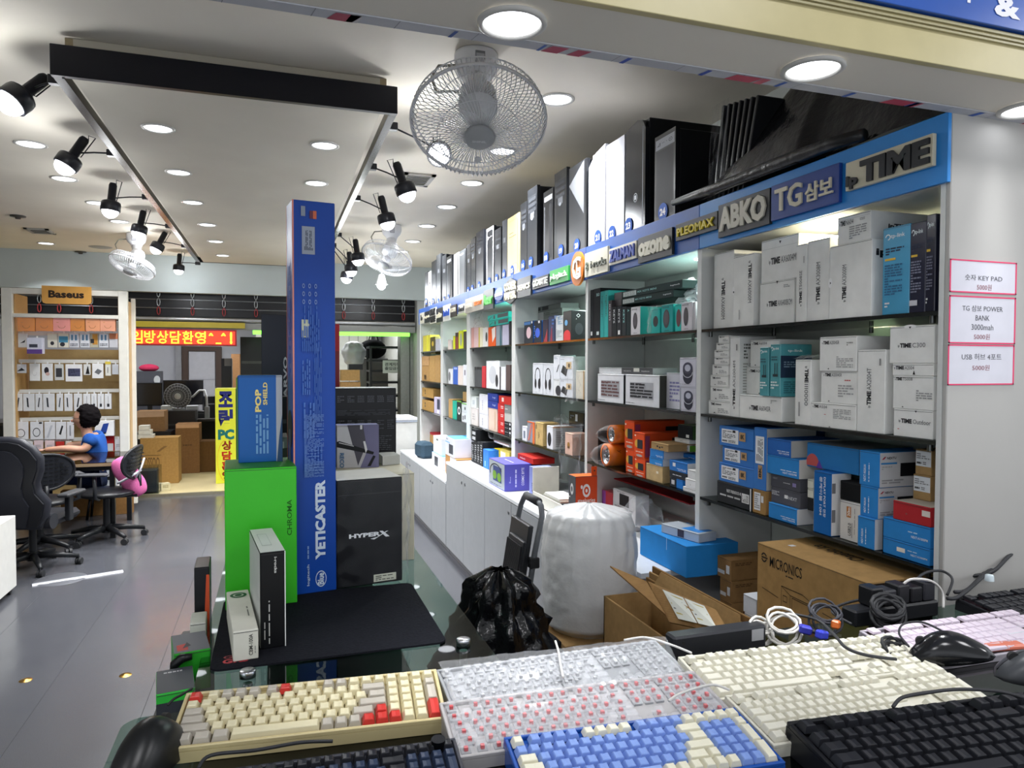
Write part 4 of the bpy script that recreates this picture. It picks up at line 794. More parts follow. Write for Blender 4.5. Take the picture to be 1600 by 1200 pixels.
# cartons inside the bottom of the nearest bay
kc = '#98744a'
for (a, b, c, d_), s in (((1125, 934, 1143, 986), 'bottom'), ((1125, 901, 1142.5, 933.5), 'middle'), ((1121, 867, 1142, 905), 'top')):
    sbox('brown carton with small white labels, %s of three in the nearest bay' % s, a, b, c, d_, kc, [('r', 'F', .05, .2, .55, .38, '#e2e2e0'), ('r', 'F', .66, .3, .9, .7, '#e2e2e0'), ('l', 'R', .08, .7, .4, .86, 2, '#5f4526')], dx=.03, d=.22, kind='kraft', name='carton', group='stack of brown cartons in the nearest bay', z0=.4505 if s == 'bottom' else None)
sbox('white and blue camera box on another between the cartons and the big carton', 1163, 956, 1184, 984, '#d9dadc', [('e', 'F', .6, .5, .1, .1, '#222222')], dx=-.03, d=.2, side='#d0d2d6', z0=.4505)
sbox('white box with a blue corner beside the printed carton, upper of two', 1161.5, 927, 1182, 957, '#dfe3ea', [('r', 'R', .2, .02, .98, .9, '#2f80b6'), ('a', 'R', .9, .0, .3, .35, 1, 90, 180, '#b04850')], dx=-.03, d=.2)
# --- second bay, top shelf
BK = '#202326'
def vbooks(rows, dx=.012, d=.18, **k):
    for r in rows: sbox(r[0], r[1], r[2], r[3], r[4], r[5], r[6] if len(r) > 6 else (), dx=dx, d=d, **k)
vt = lambda s, c='#b9bcc0', u0=.3, u1=.65, v0=.45, v1=.9: [('t', 'F', s, u0, v0, u1, v1, c, -90)]
vbooks([('thin black upright box, first from left on the second bay top shelf', 922.6, 453.5, 926.8, 530.5, BK, [('r', 'F', .2, .06, .7, .14, '#d8d8d8')]),
        ('black upright keyboard box, second from left on the second bay top shelf', 927.1, 452, 937.6, 530, '#17191c', [('t', 'F', 'ERGO', .45, .84, .9, .9, '#9ec8c8'), ('r', 'F', .5, .06, .85, .13, '#b8c4c4')]),
        ('teal upright box spine, left of two', 938, 456, 943.6, 529.5, '#2f9490', vt('logitech', '#173a3c')),
        ('teal upright box spine, right of two', 944.3, 454.5, 950, 529, '#35a09a', vt('logitech', '#173a3c')),
        ('grey brown upright box right of the teal spines', 950.3, 470, 955.6, 529, '#4a4649', vt('MX KEYS')),
        ('dark upright box, left of three under the flat keyboard boxes', 956.2, 480, 963.3, 528.5, BK, vt('KEYS')),
        ('dark upright box with a white sticker, middle of three', 964, 479, 971, 528, '#26282c', vt('KEYS') + [('r', 'F', .3, .06, .7, .2, '#e0e0e0')]),
        ('dark upright box, right of three beside the white mouse box', 971.8, 480, 978, 527.6, '#2b3033', vt('KEYS', '#7fbcb8')),
        ('dark green upright box touching the white mouse box', 978.6, 481, 985, 527, '#1d2a2c', vt('A', '#7fbcb8', .3, .7, .85, .93))], dx=.012, d=.24)
ms = lambda body, u=.5, w_=.24, h_=.30, v=.5: [('e', 'F', u, v, w_, h_, body), ('e', 'F', u, v + .02, w_ * .72, h_ * .72, '#4a454c')]
mouse_t = lambda c: [('l', 'F', .1, .88, .7, .94, 1, c), ('l', 'F', .3, .05, .7, .09, 1, c)]
sbox('white mouse box with a teal side panel', 985.8, 480.5, 1000, 525.5, '#cfccd0', ms('#2c2a2e', .48) + mouse_t('#77777a'), dx=.01, d=.12, side='#2fb9b0', name='mouse_box')
sbox('teal card inside the clear bag with a black mouse', 1018, 484, 1031, 522, '#2cb6ae', [('e', 'F', .5, .5, .3, .22, '#15171a')], dx=.03, d=.08, name='mouse_box')
P_ = PLACED[-1]; film('clear bag around the teal card and black mouse', lambda u, v: (P_[0] - .012 - .02 * math.sin(u * 3.14) * (1 - v) + noise.noise(V((u * 6, v * 6, 8))) * .012, P_[3] + .006 - (P_[3] - P_[2] + .012) * u, P_[4] + .004 + (P_[5] - P_[4] + .012) * v))
sbox('teal mouse box with a grey mouse picture', 1033.5, 477.5, 1051, 520, '#2a9f9c', ms('#33383c', .45, .28, .34) + mouse_t('#155a5a'), dx=.01, d=.12, side='#2fb9b0', name='mouse_box')
sbox('teal mouse box with a red and black mouse picture', 1055, 476.5, 1064, 519, '#2fb9b0', [('e', 'F', .6, .5, .4, .33, '#5a2c34')], dx=.01, d=.12, name='mouse_box')
sbox('white mouse box with a dark oval mouse, right end of second bay', 1064.5, 473.5, 1081, 517.5, '#cfccd2', ms('#33333a', .45, .22, .33) + mouse_t('#77777a'), dx=.006, d=.08, name='mouse_box')
sbox('sliver of a white box touching the near upright of the second bay', 1082.6, 472, 1086.4, 516.8, '#d4d2d6', (), dx=.01, d=.1)
zt = max(p[5] for p in PLACED if abs(p[2] - 2.9) < .25 and p[4] > 1.6 and p[5] < 1.79)
kb = lambda: [('r', 'F', .15, .18, .36, .82, '#b8c4c2'), ('l', 'F', .17, .24, .34, .76, 4, '#8a9694'), ('t', 'F', 'MX KEYS MINI', .38, .4, .66, .68, '#8fc4c0'), ('t', 'F', 'logitech', .85, .38, .97, .6, '#dfe6e6'), ('r', 'F', .0, .0, .13, 1, '#3a3438')]
sbox('flat dark keyboard box, lower of two lying across the black spines', 957, 466.5, 1052, 472, '#303f3e', kb(), dx=.03, d=.16, z0=zt + .004, z1=zt + .034)
sbox('flat dark keyboard box, upper of two lying across the black spines', 960.5, 453.5, 1066, 460, '#303f3e', kb(), dx=.03, d=.16, z0=zt + .035, z1=zt + .067)
# --- second bay, middle shelf
def kbpic(u0, v0, u1, v1, c='#33373e', n=5): return [('r', 'F', u0, v0, u1, v1, '#aeb0b6')] + [('l', 'F', u0 + .02, v0 + (v1 - v0) * k / n + .012, u1 - .02, v0 + (v1 - v0) * (k + 1) / n - .012, 1, c) for k in range(n)] + [('l', 'F', u0 + .02, v0 + .02, u1 - .02, v1 - .02, n, c)]
sbox('white box with a dark keyboard picture at the left of the second bay', 934, 584, 974, 630.5, '#dfe0e4', kbpic(.14, .2, .86, .78, '#6b4a4a') + [('l', 'F', .03, .06, .3, .09, 1, '#55555a')], dx=.012, d=.09, side='#3a3c40', name='keyboard_box')
sbox('larger white box with a black keyboard picture and dark side', 977.5, 585, 1030, 637, '#dfe0e4', kbpic(.14, .24, .84, .76, '#26282e') + [('l', 'F', .03, .07, .3, .1, 1, '#55555a'), ('r', 'R', .35, .5, .7, .66, '#cfcfcf')], dx=.008, d=.1, side='#45463f', name='keyboard_box')
sbox('white box with a lilac keyboard picture', 1041.5, 582.5, 1062, 640, '#dcdce6', [('l', 'F', .25, .2, .98, .78, 6, '#8a88b8')], dx=.04, d=.1, name='keyboard_box')
lens = [('e', 'F', .52, .36, .30, .28, '#26283a'), ('r', 'F', .22, .40, .82, .62, '#26283a'), ('e', 'F', .52, .64, .30, .20, '#3c3e52'), ('e', 'F', .52, .64, .18, .12, '#b9bccc'), ('a', 'F', .52, .50, .31, .2, .12, 180, 360, '#c5c7d2'), ('l', 'F', .05, .06, .7, .09, 1, '#8a8a90')]
sbox('white box with a dark lens-like speaker picture, lower of two', 1064, 603.5, 1087, 643, '#c9c8d4', lens, dx=.006, d=.12, group='lens picture boxes')
sbox('white box with a dark lens-like speaker picture, upper of two', 1062, 559, 1087, 602, '#cdccd8', lens, dx=.006, d=.12, group='lens picture boxes')
zt = max(p[5] for p in PLACED if p[4] < 1.33 and 2.5 < p[2] < 3.2 and 1.4 < p[5] < 1.5)
sbox('flat box half white and half dark lying on the keyboard boxes', 936, 569.5, 1020, 575, '#d9dadd', [('r', 'F', .46, 0, 1, 1, '#4a4c50'), ('r', 'F', .68, .4, .78, .95, '#d8d8d0'), ('l', 'F', .5, .4, .64, .6, 1, '#a0a0a0'), ('t', 'F', 'keychron', .82, .4, .95, .6, '#dddddd')], dx=.03, d=.12, z0=zt + .001, z1=zt + .03)
# --- second bay, lower shelf
ob = lambda s=0: [('l', 'F', .05, .82, .95, .92, 1, '#f4dcc8'), ('e', 'F', .3, .55, .22, .16, '#d6a13a'), ('r', 'F', .34, .36, .85, .72, '#26262c'), ('l', 'F', .2, .2, .9, .26, 1, '#f2d8c4'), ('e', 'F', .55, .08, .3, .05, '#b0a8a4')]
OG = dict(group='orange boxes on the second bay lower shelf')
for lb, a, b, c, d_, x_, dd in (('orange box, lower left of four', 978, 700, 990.5, 743.5, .03, .2), ('orange box in front, lower right of four', 991.5, 713, 1007.5, 751, .008, .16), ('orange box with dark window on its long side, upper left of four', 976, 656.5, 990.5, 698, .03, .26), ('orange box with a purple edge, upper right of four', 991, 674.5, 1006.5, 711, .008, .22)):
    sbox(lb, a, b, c, d_, '#df4f20', ob() + [('r', 'R', .62, .1, .88, .8, '#1c1a1e'), ('r', 'R', .02, .05, .12, .9, '#8a3a5c')], dx=x_, d=dd, side='#c9461c', **OG)
sbox('plain tan carton right of the orange boxes', 1009.5, 723, 1035, 757, '#c2a577', [('r', 'F', .64, .52, .76, .66, '#e6dcc4')], dx=.012, d=.16, kind='kraft', name='carton')
sbox('thin blue box on the plain tan carton, lower of two', 1014.5, 713, 1035, 726, BL, nx, dx=.012, d=.16, side='#c9ccd4', **dict(BG, group='thin blue boxes in the second bay'))
sbox('thin blue box on the plain tan carton, upper of two', 1015.5, 700.5, 1036.5, 716.5, '#2f7cc4', nx, dx=.012, d=.18, side='#b8bac4', **dict(BG, group='thin blue boxes in the second bay'))
sbox('tan carton with small black marks on the thin blue boxes', 1017.5, 689.5, 1044, 703, '#aa8a5e', [('e', 'F', .38, .5, .05, .14, '#222222'), ('e', 'F', .52, .4, .05, .14, '#222222'), ('r', 'F', .6, .4, .72, .6, '#55442c')], dx=.012, d=.2, kind='kraft', name='carton')
sbox('dark box with white mark at the bottom, right part of the second bay', 1046.5, 745.5, 1056, 762, '#2c3038', [('r', 'F', .3, .3, .8, .8, '#c8c8cc')], dx=.015, d=.1)
sbox('small blue box beside the dark one at the bottom of the second bay', 1056.7, 748, 1066.5, 768, '#2478cc', (), dx=.015, d=.1)
sbox('dark grey box under the blue box in the second bay', 1046, 734, 1073, 745.5, '#2d3036', [('l', 'F', .2, .4, .7, .6, 1, '#c8c8cc')], dx=.015, d=.14)
sbox('blue box with a white sticker in the right stack of the second bay', 1046, 718, 1073.5, 737, '#2b72bc', [('r', 'F', .2, .45, .36, .8, '#e4e6ea')] + nx, dx=.015, d=.16, side='#c9ccd4')
sbox('white box at the bottom right of the second bay lower shelf', 1067, 759.5, 1086.5, 776, '#e0e0e0', [('l', 'F', .5, .3, .8, .45, 1, '#444444')], dx=.008, d=.08, group='three white boxes by the upright')
sbox('white box in the middle of three by the upright', 1065.5, 745, 1086.5, 761, '#e2e2e2', [('l', 'F', .5, .3, .8, .45, 1, '#888888')], dx=.008, d=.08, group='three white boxes by the upright')
sbox('white box on top of three by the upright', 1074.5, 733, 1086.5, 747, '#dadada', (), dx=.012, d=.08, group='three white boxes by the upright')
zb_ = [p for p in PLACED if 2.35 < p[2] < 2.5 and 1.08 < p[5] < 1.16]
sbox('plain blue box behind the white ones at the right of the second bay', 1059.5, 706, 1085.5, 722, '#2472c0', nx, dx=.105, d=.12)
sbox('white box with a green end lying under another white one', 1053, 692, 1077, 709, '#dedfda', [('r', 'F', .45, .3, .95, .75, '#c9cbc6'), ('l', 'F', .5, .35, .9, .7, 3, '#333333')], dx=.10, d=.12, side='#5f9a2c')
sbox('small white box between the black and the green ended boxes', 1054, 683, 1077, 694, '#dcdcd8', [('l', 'F', .4, .4, .6, .55, 1, '#555555')], dx=.10, d=.12)
sbox('black box with a pale green lid and white sticker', 1059, 663, 1082, 685, '#22272a', [('r', 'F', .58, .12, .78, .34, '#dfe2de')], dx=.10, d=.12, side='#3f5f34', top='#a9b898')
# headset rolls wrapped in clear plastic
for lb, (cx_, cy_), r_, L_, xf, on in (('orange round headset package standing on its rim, lower of two', (946, 716), .055, .10, SX + .01, 1.0085), ('orange round headset package, upper of two, in clear plastic', (955, 679), .045, .11, SX + .03, None)):
    C = atX(cx_, cy_, xf); zc_ = (on + r_) if on else zt2 + r_ + .001; zt2 = zc_ + r_
    X = Matrix.Translation((xf, C.y, zc_)) @ Matrix.Rotation(R(90), 4, 'Y')
    t = empty('headset_package', lb, 'headset', (xf + .05, C.y, zc_ - r_), 0, 'orange round headset packages')
    m = MB(); m.lathe([(r_ * .82, 0), (r_, 0), (r_, L_), (0, L_)], mat('#e2741c', 'satin'), X, 28); m.text('XX', (xf + L_ * .35, C.y - r_ * .9, zc_ - .002), (.0, 0, .03), (.02, -.004, 0), pr('#5a2c12')); m.build('sleeve', t, True)
    m = MB(); m.lathe([(0, .03), (r_ * .5, .025), (r_ * .82, .004)], mat('#b9bdc2', 'metal', .35), X, 20)
    for k in range(5):
        a = k * 1.256; m.sphere(X @ V((r_ * .45 * math.cos(a), r_ * .45 * math.sin(a), .012)), r_ * .16, mat('#c9ccd2', 'metal', .2), 8, 5)
    m.build('foil_insert', t, True)
    film_ = MB(); film_.lathe([(r_ * 1.02, .02), (r_ * 1.04, -.005), (r_ * .7, -.05), (r_ * .25, -.075), (r_ * .1, -.08)], mat('#dfe4e8', 'film'), X, 14); film_.build('plastic_wrap', t, True)
sbox('dark narrow box behind the wrapped headset packages', 930, 672, 934, 718, '#3a3a3c', [('r', 'F', .3, .1, .9, .7, '#8a4a44')], dx=.06, d=.1)
# --- below the second bay
sbox('long grey white carton under the long red box', 973, 791, 1082, 843, '#b4b2ac', (), dx=.16, d=.14, z0=.7305)
sbox('long dark red box lying on the grey white carton in the second bay', 930, 764, 1077, 789, '#b3262c', [('l', 'F', .86, .35, .97, .45, 2, '#a86a5c'), ('p', 'F', [(.8, .02), (.98, .02), (.98, .5)], '#7a1a20')], dx=.15, d=.15)
sbox('small shiny red and violet box before the long red box', 941, 765, 957, 800, '#a82330', [('r', 'F', .0, .1, .35, 1, '#7a3a8c')], dx=.08, d=.06, kind='gloss', z0=.7305)
sbox('white card box with a black square before the long red box', 958, 762.5, 993, 800, '#c3c1c3', [('r', 'F', .3, .58, .72, .92, '#16181c'), ('l', 'F', .1, .5, .9, .54, 1, '#777777'), ('l', 'F', .2, .94, .7, .97, 1, '#777777')], dx=.07, d=.07, z0=.7305)
sbox('bright blue box with a folded lid behind the cartons', 1000, 857, 1072, 915, '#2583cc', [('r', 'F', .6, .6, .605, 1, '#e4f0fa')], dx=-.10, d=.22, z0=.7305, z1=.845, name='retail_box')
PB = PLACED[-1]
sbox('upright narrow blue box against the near upright of the second bay', 1077.5, 828, 1084, 900, '#2074c8', [('r', 'F', .2, .5, .6, .62, '#dfe8f0')], dx=.0, d=.12, z0=.7305)
pbox('black flat box lying at the back under the second bay', (SX + .22, 2.48, .7305), .26, .14, .07, R(-86), '#222226', (), kind='gloss')
pbox('clear clamshell pack with blue insert on the bright blue box', (PB[0] + .09, (PB[2] + PB[3]) / 2 - .04, PB[5] + .001), .20, .09, .035, R(-78), '#b9c2cc', [('r', 'T', .5, .1, .95, .9, '#2a7cc8'), ('r', 'F', .45, .1, .62, .9, '#4a4450')], kind='gloss', name='clamshell_pack', cat='package')
film('crumpled clear plastic bag with pink handles behind the folded cartons', lambda u, v: (SX - .02 + .14 * u + noise.noise(V((u * 4, v * 4, 5))) * .05, 2.95 - .28 * v + noise.noise(V((u * 4, v * 4, 9))) * .05, .80 + .10 * math.sin(u * 3) * math.sin(v * 3) + noise.noise(V((u * 5, v * 5, 1))) * .05), 16, 16)
# --- third bay
G3 = dict(dx=.012, d=.1)
sbox('flat grey box at the back of the third bay top shelf', 832, 489.5, 878, 538, '#8f9892', [('l', 'F', .05, .8, .9, .95, 3, '#6a756c'), ('r', 'F', .0, .55, .25, .97, '#b9bcba')], dx=.16, d=.12)
sbox('flat dark ended box on the grey box in the third bay', 832, 482, 876, 489, '#7c8480', [('r', 'F', .02, .2, .12, .8, '#222222'), ('r', 'F', .2, .15, .48, .85, '#2b2e2e')], dx=.16, d=.12)
mb_ = dict(name='mouse_box', group='mouse boxes on the third bay top shelf')
sbox('dark mouse box with a pink mouse picture and blue top band', 819, 503, 832.5, 538.5, '#2d3036', [('r', 'F', 0, .84, .75, .98, '#2f6fb0'), ('e', 'F', .55, .48, .27, .26, '#d8b9c0'), ('r', 'F', .82, .88, .98, .98, '#dddddd')], side='#1f5fae', **G3, **mb_)
sbox('dark mouse box with a blue mouse picture', 834, 502, 846, 538, '#2b2f38', [('e', 'F', .5, .45, .3, .22, '#3a5fd0'), ('r', 'F', .6, .88, .8, .99, '#dddddd'), ('l', 'F', .02, .2, .2, .8, 6, '#2a6fc0')], side='#1f5fae', **G3, **mb_)
sbox('dark box with red flame print in the third bay', 848, 500, 856, 538, '#3a3440', [('p', 'F', [(.2, 0), (.9, 0), (.9, .6), (.6, .3)], '#a03038')], **G3, **mb_)
sbox('blue violet box with red streaks in the third bay', 857, 494.5, 866, 537.5, '#454c66', [('p', 'F', [(.3, 0), (.7, 0), (.6, .7)], '#8c2c3c'), ('l', 'F', .6, .5, .95, .9, 3, '#4a74c0')], **G3, **mb_)
sbox('white mouse box with fine blue print in the third bay', 868.5, 494.5, 879.5, 536.5, '#d4d8da', [('l', 'F', .3, .66, .95, .98, 7, '#5a9ac4'), ('l', 'F', .1, .1, .9, .5, 7, '#a8b0b2')], **G3, **mb_)
sbox('black mouse box with red lower front and mouse on its side', 880, 487, 892.5, 536.5, '#26282c', [('e', 'F', .5, .17, .42, .18, '#d8383c'), ('r', 'F', .1, .0, .92, .18, '#d8383c'), ('e', 'F', .4, .6, .18, .1, '#6aa8d8'), ('t', 'R', '◇', .32, .76, .58, .9, '#e8e8e8'), ('l', 'R', .3, .7, .6, .73, 1, '#dddddd'), ('e', 'R', .5, .38, .26, .2, '#34363b')], dx=.006, d=.09, side='#121317', kind='satin', **mb_)
hs = lambda: [('a', 'F', .5, .62, .26, .24, .16, 0, 180, '#2e2f34'), ('r', 'F', .22, .4, .28, .64, '#2e2f34'), ('r', 'F', .72, .4, .78, .64, '#2e2f34'), ('e', 'F', .30, .34, .10, .15, '#26272b'), ('e', 'F', .68, .34, .12, .17, '#26272b'), ('l', 'F', .35, .05, .65, .08, 1, '#777777')]
hb_ = dict(name='headset_box', cat='box', group='white headset boxes in the third bay')
sbox('white box with a black headset picture, left of two', 832.5, 567.5, 848, 616.5, '#d6d9de', hs(), dx=.012, d=.12, **hb_)
sbox('white box with a black headset picture, right of two', 848.6, 568, 864.4, 619, '#d6d9de', hs(), dx=.006, d=.12, **hb_)
sbox('small white box with a dark disc in the third bay middle shelf', 865, 592.5, 874, 621.5, '#dddfdf', [('e', 'F', .8, .35, .45, .3, '#33343a')], dx=.006, d=.1)
sbox('slim white box with a pen picture on the dark disc box', 865, 555, 874, 591.5, '#dcdfe4', [('p', 'F', [(.5, .3), (.62, .3), (.98, .6), (.9, .62)], '#26272b'), ('l', 'F', .1, .84, .7, .92, 2, '#8a9aa8')], dx=.006, d=.1, top='#3a9ab8')
sq = [('p', 'F', [(.08, .3), (.5, .1), (.62, .45), (.25, .62)], '#2e2f33'), ('r', 'F', .5, .45, .9, .76, '#d6b98c'), ('e', 'F', .72, .6, .08, .1, '#5a4426'), ('l', 'F', .05, .86, .5, .9, 1, '#8a8a8a')]
sbox('white box with a tilted black square picture, lower of two', 875, 591.5, 895, 623, '#dadde4', sq, dx=.006, d=.1, group='black square picture boxes')
sbox('white box with a tilted black square picture, upper of two', 875, 557.5, 895, 590, '#dadde4', sq, dx=.006, d=.1, group='black square picture boxes')
sbox('cream box inside clear film at the right of the third bay middle shelf', 900, 579, 912.5, 626, '#d6d0c0', [('r', 'F', .9, 0, 1, 1, '#b98f5c')], dx=.01, d=.1)
film('crumpled clear film hanging over the cream box in the third bay', lambda u, v: (SX - .012 + noise.noise(V((u * 6, v * 8, 4))) * .018, 3.56 - .20 * u, 1.30 + .22 * v + noise.noise(V((u * 3, v * 3, 6))) * .02), 12, 14)
sbox('small white box with a grey picture on the third bay lower shelf', 816, 665.5, 823, 686, '#dfe1e2', [('r', 'F', .3, .2, .7, .7, '#77808a')], dx=.012, d=.1)
sbox('grey and orange box in the third bay lower shelf', 824, 657.5, 835.5, 690.5, '#8f9298', [('r', 'F', .72, 0, 1, 1, '#e07030'), ('p', 'F', [(.1, .1), (.3, .1), (.7, .9), (.5, .9)], '#c8705c'), ('r', 'F', 0, .94, 1, 1, '#d8622c')], dx=.012, d=.12)
sbox('tan kraft box with an upright label strip in the third bay lower shelf', 836.5, 659, 848, 697, '#c8ab70', [('r', 'F', .1, .7, .2, .9, '#5a4a2c'), ('l', 'F', .4, .3, .6, .6, 4, '#8a7448')], dx=.012, d=.11, kind='kraft', name='carton')
sbox('white box with a long black oval and printed side', 854.5, 664.5, 863.5, 703, '#e2e3e6', [('e', 'F', .45, .42, .32, .3, '#1c1d20'), ('l', 'R', .1, .1, .9, .8, 9, '#a8a8ac'), ('r', 'R', 0, .93, 1, 1, '#d8a888')], dx=.008, d=.19)
sbox('pale pink box with a brown picture near the upright of the third bay', 883, 675.5, 894, 712, '#dcb3a0', [('e', 'F', .5, .45, .18, .14, '#a8762c'), ('r', 'F', .35, .3, .65, .4, '#6a4a20')], dx=.008, d=.1)
sbox('dark red box behind the pale pink box', 878, 662, 900, 708, '#5c2a26', (), dx=.14, d=.12)
sbox('black box wrapped in film on top of the dark red box', 889, 642, 912, 657, '#23262b', [('r', 'F', .45, .4, .6, .85, '#dfe2e6'), ('l', 'F', .1, .5, .35, .8, 2, '#8a9096')], dx=.12, d=.12, kind='gloss', z0=PLACED[-1][5] + .001)
film('white plastic bag hanging off the third bay lower shelf', lambda u, v: (SX - .02 - .02 * math.sin(u * 6) + noise.noise(V((u * 5, v * 6, 14))) * .02, 3.59 - .24 * u, .915 + .27 * v + noise.noise(V((u * 4, v * 4, 12))) * .03), 14, 16, '#d5dbe2')
# below the third bay, standing on the cabinets
pur = [('r', 'F', .03, .03, .97, .97, '#a9b2b8'), ('r', 'F', .28, .22, .80, .80, '#3d4a7c'), ('a', 'F', .45, .55, .38, .34, .12, 20, 200, '#26282e'), ('e', 'F', .38, .45, .12, .17, '#7aa83c'), ('e', 'F', .66, .42, .12, .17, '#7aa83c'), ('l', 'F', .1, .06, .8, .12, 2, '#4a4c70'),
       ('t', 'R', 'COSMIC BYTE', .62, .2, .72, .86, '#dcdcf0', 90), ('l', 'R', .36, .15, .46, .8, 1, '#c4c4e8', 1), ('l', 'R', .15, .3, .22, .6, 2, '#b4b4e0', 1), ('l', 'T', .3, .4, .8, .5, 1, '#b4b4e8')]
sbox('violet headset box with a picture of black and green earphones', 764, 715, 789, 777, '#5a57b4', pur, dx=-.19, d=.17, z0=.7305, side='#5654b0', name='headset_box')
sbox('violet and white box behind the violet headset box', 827, 728, 840, 768, '#8088c4', [('l', 'F', .3, .2, .9, .5, 5, '#2c2c50')], dx=-.10, d=.12, z0=.7305)
sbox('red box lying on a red-edged stand beside the violet box', 809, 723, 834, 760, '#a02824', (), dx=-.02, d=.12, z0=.7305)
sbox('bright red flat box on the red box beside the violet one', 809, 708, 833, 722, '#b4241c', [('t', 'F', 'A4tech', .15, .3, .5, .6, '#e8c8c0')], dx=-.03, d=.14)
sbox('dark and orange mouse box with a hang tab and round emblem on its side', 888.5, 741, 899, 790, '#55575b', [('e', 'F', .5, .72, .22, .12, '#d8d8d8'), ('e', 'F', .5, .72, .12, .06, '#55575b'), ('l', 'F', .1, .52, .9, .57, 1, '#d8d8d8'), ('e', 'R', .5, .70, .18, .14, '#f0e8e4'), ('e', 'R', .5, .70, .11, .085, '#d8481e'), ('e', 'R', .5, .70, .05, .04, '#f0e8e4'), ('e', 'R', .28, .78, .05, .04, '#f0e8e4'), ('t', 'R', 'steelseries', .1, .46, .9, .54, '#f0dcd4'), ('l', 'R', .2, .16, .7, .2, 1, '#e89070')], dx=-.14, d=.115, z0=.7305, side='#d5481c', top='#e2662e', name='mouse_box')
P_ = PLACED[-1]; m = MB(); m.box(P_[0] + .085, P_[2] + .002, P_[5], P_[1] - .002, P_[2] + .005, P_[5] + .045, mat('#e0501c', 'satin')); m.cyl((P_[0] + .1, P_[2] + .0015, P_[5] + .025), (P_[0] + .1, P_[2] + .0055, P_[5] + .025), .004, mat('#2a1410'), n=10); o = m.build('hang_tab', base=True); tag(o, 'orange cardboard hang tab above the round emblem box', 'tab')
# open white file box with papers
t = empty('file_box', 'open white tray box full of papers leaning between red and orange boxes', 'box', (1.44, 3.93, .7305))
C0 = atX(836, 776, 1.36).y; C1 = atX(884, 776, 1.36).y
m = MB(); wq = mat('#dcdad0', 'card')
m.box(1.345, C1, .7305, 1.351, C0, .80, wq); m.box(1.345, C1, .7305, 1.50, C0, .735, wq); m.box(1.345, C0 - .006, .7305, 1.50, C0, .93, wq); m.box(1.345, C1, .7305, 1.50, C1 + .005, .80, wq); m.build('tray', t, True)
m = MB()
for k in range(7): m.box(1.36, C1 + .02 + k * .01, .742 + .011 * k, 1.49 - .004 * k, C0 - .03 - .02 * k, .752 + .011 * k, mat(('#cfc9a0', '#d8d8d4', '#5a6468', '#e2e2de', '#3c4a50', '#d0cfc4', '#e6e6e2')[k], 'card'))
m.build('paper_stack', t, True)
# --- fourth bay
S4 = 'of the fourth bay'
for lb, a, b, c, d_, hx, dd in (('lower teal flat box on the fourth bay top shelf', 764, 497, 797, 504, '#2fb4a4', .02), ('upper teal flat box on the fourth bay top shelf', 762, 487, 797, 495, '#35c0b0', .02)): pass
vbooks([('pale pink package in clear film at the left of the fourth bay top shelf', 733.5, 513, 740, 548, '#dba59c'), ('pink and white package, second on the fourth bay top shelf', 740.5, 512, 747.5, 547.5, '#d9b8b8'), ('white package with yellow edge on the fourth bay top shelf', 748, 512, 754, 547, '#e2dcc0', [('r', 'F', 0, 0, .3, 1, '#c8b43c')]), ('white package with a black curve on the fourth bay top shelf', 754.5, 512, 762, 546.5, '#dfdcd8', [('e', 'F', .75, .5, .2, .25, '#2a2a2c')]), ('orange package in the middle of the fourth bay top shelf', 763, 512, 774, 546, '#df5a20', [('p', 'F', [(.6, .2), (1, .5), (1, 1), (.5, .9)], '#e8dcd4')]),
        ('grey clear package under the teal boxes', 775, 509, 783.5, 545, '#8c98a0', [('r', 'F', .7, 0, 1, 1, '#2f5a66')]), ('lilac grey box under the teal boxes', 785, 508, 794.5, 543.5, '#b6b4c8'), ('black box at the right of the fourth bay top shelf', 795.5, 502, 798.5, 543, '#222226')], d=.14)
zt = max(p[5] for p in PLACED[-3:-1])
tq = [('r', 'F', .3, .2, .38, .8, '#1c2a2c'), ('r', 'F', .5, .25, .98, .85, '#182428'), ('p', 'F', [(.02, .2), (.2, .7), (.24, .7), (.08, .2)], '#182428')]
sbox('teal flat box with dark windows, lower of two on the fourth bay top shelf', 764, 497, 794.5, 505, '#2fb4a4', tq, dx=.01, d=.12, z0=zt + .001, z1=zt + .042)
sbox('teal flat box with dark windows, upper of two on the fourth bay top shelf', 762, 487, 794.5, 495, '#35c0b0', tq, dx=.01, d=.12, z0=zt + .043, z1=zt + .084)
for k in range(4): sbox('thin dark grey upright box on the fourth bay middle shelf', 741.5 + 2.8 * k, 573, 744 + 2.8 * k, 606, '#4c4e50', [('r', 'F', .1, .86, .9, .97, '#1e2022')], dx=.012, d=.14, group='thin dark grey boxes in the fourth bay')
vbooks([('slim red box on the fourth bay middle shelf', 753, 572, 758, 608, '#c4363c'), ('white rounded mouse clamshell hanging pack on the fourth bay middle shelf', 760, 564, 780, 608.5, '#e2e3e6', [('e', 'F', .5, .5, .28, .32, '#c9ccd2'), ('e', 'F', .82, .3, .1, .22, '#2e3034')]), ('black and white slim box on the fourth bay middle shelf', 781, 573, 789.5, 610, '#dfe0e4', [('r', 'F', 0, 0, .2, 1, '#1d1e22')]), ('brown dark box at the right of the fourth bay middle shelf', 790.5, 570, 797, 612, '#5a4a48')], d=.12)
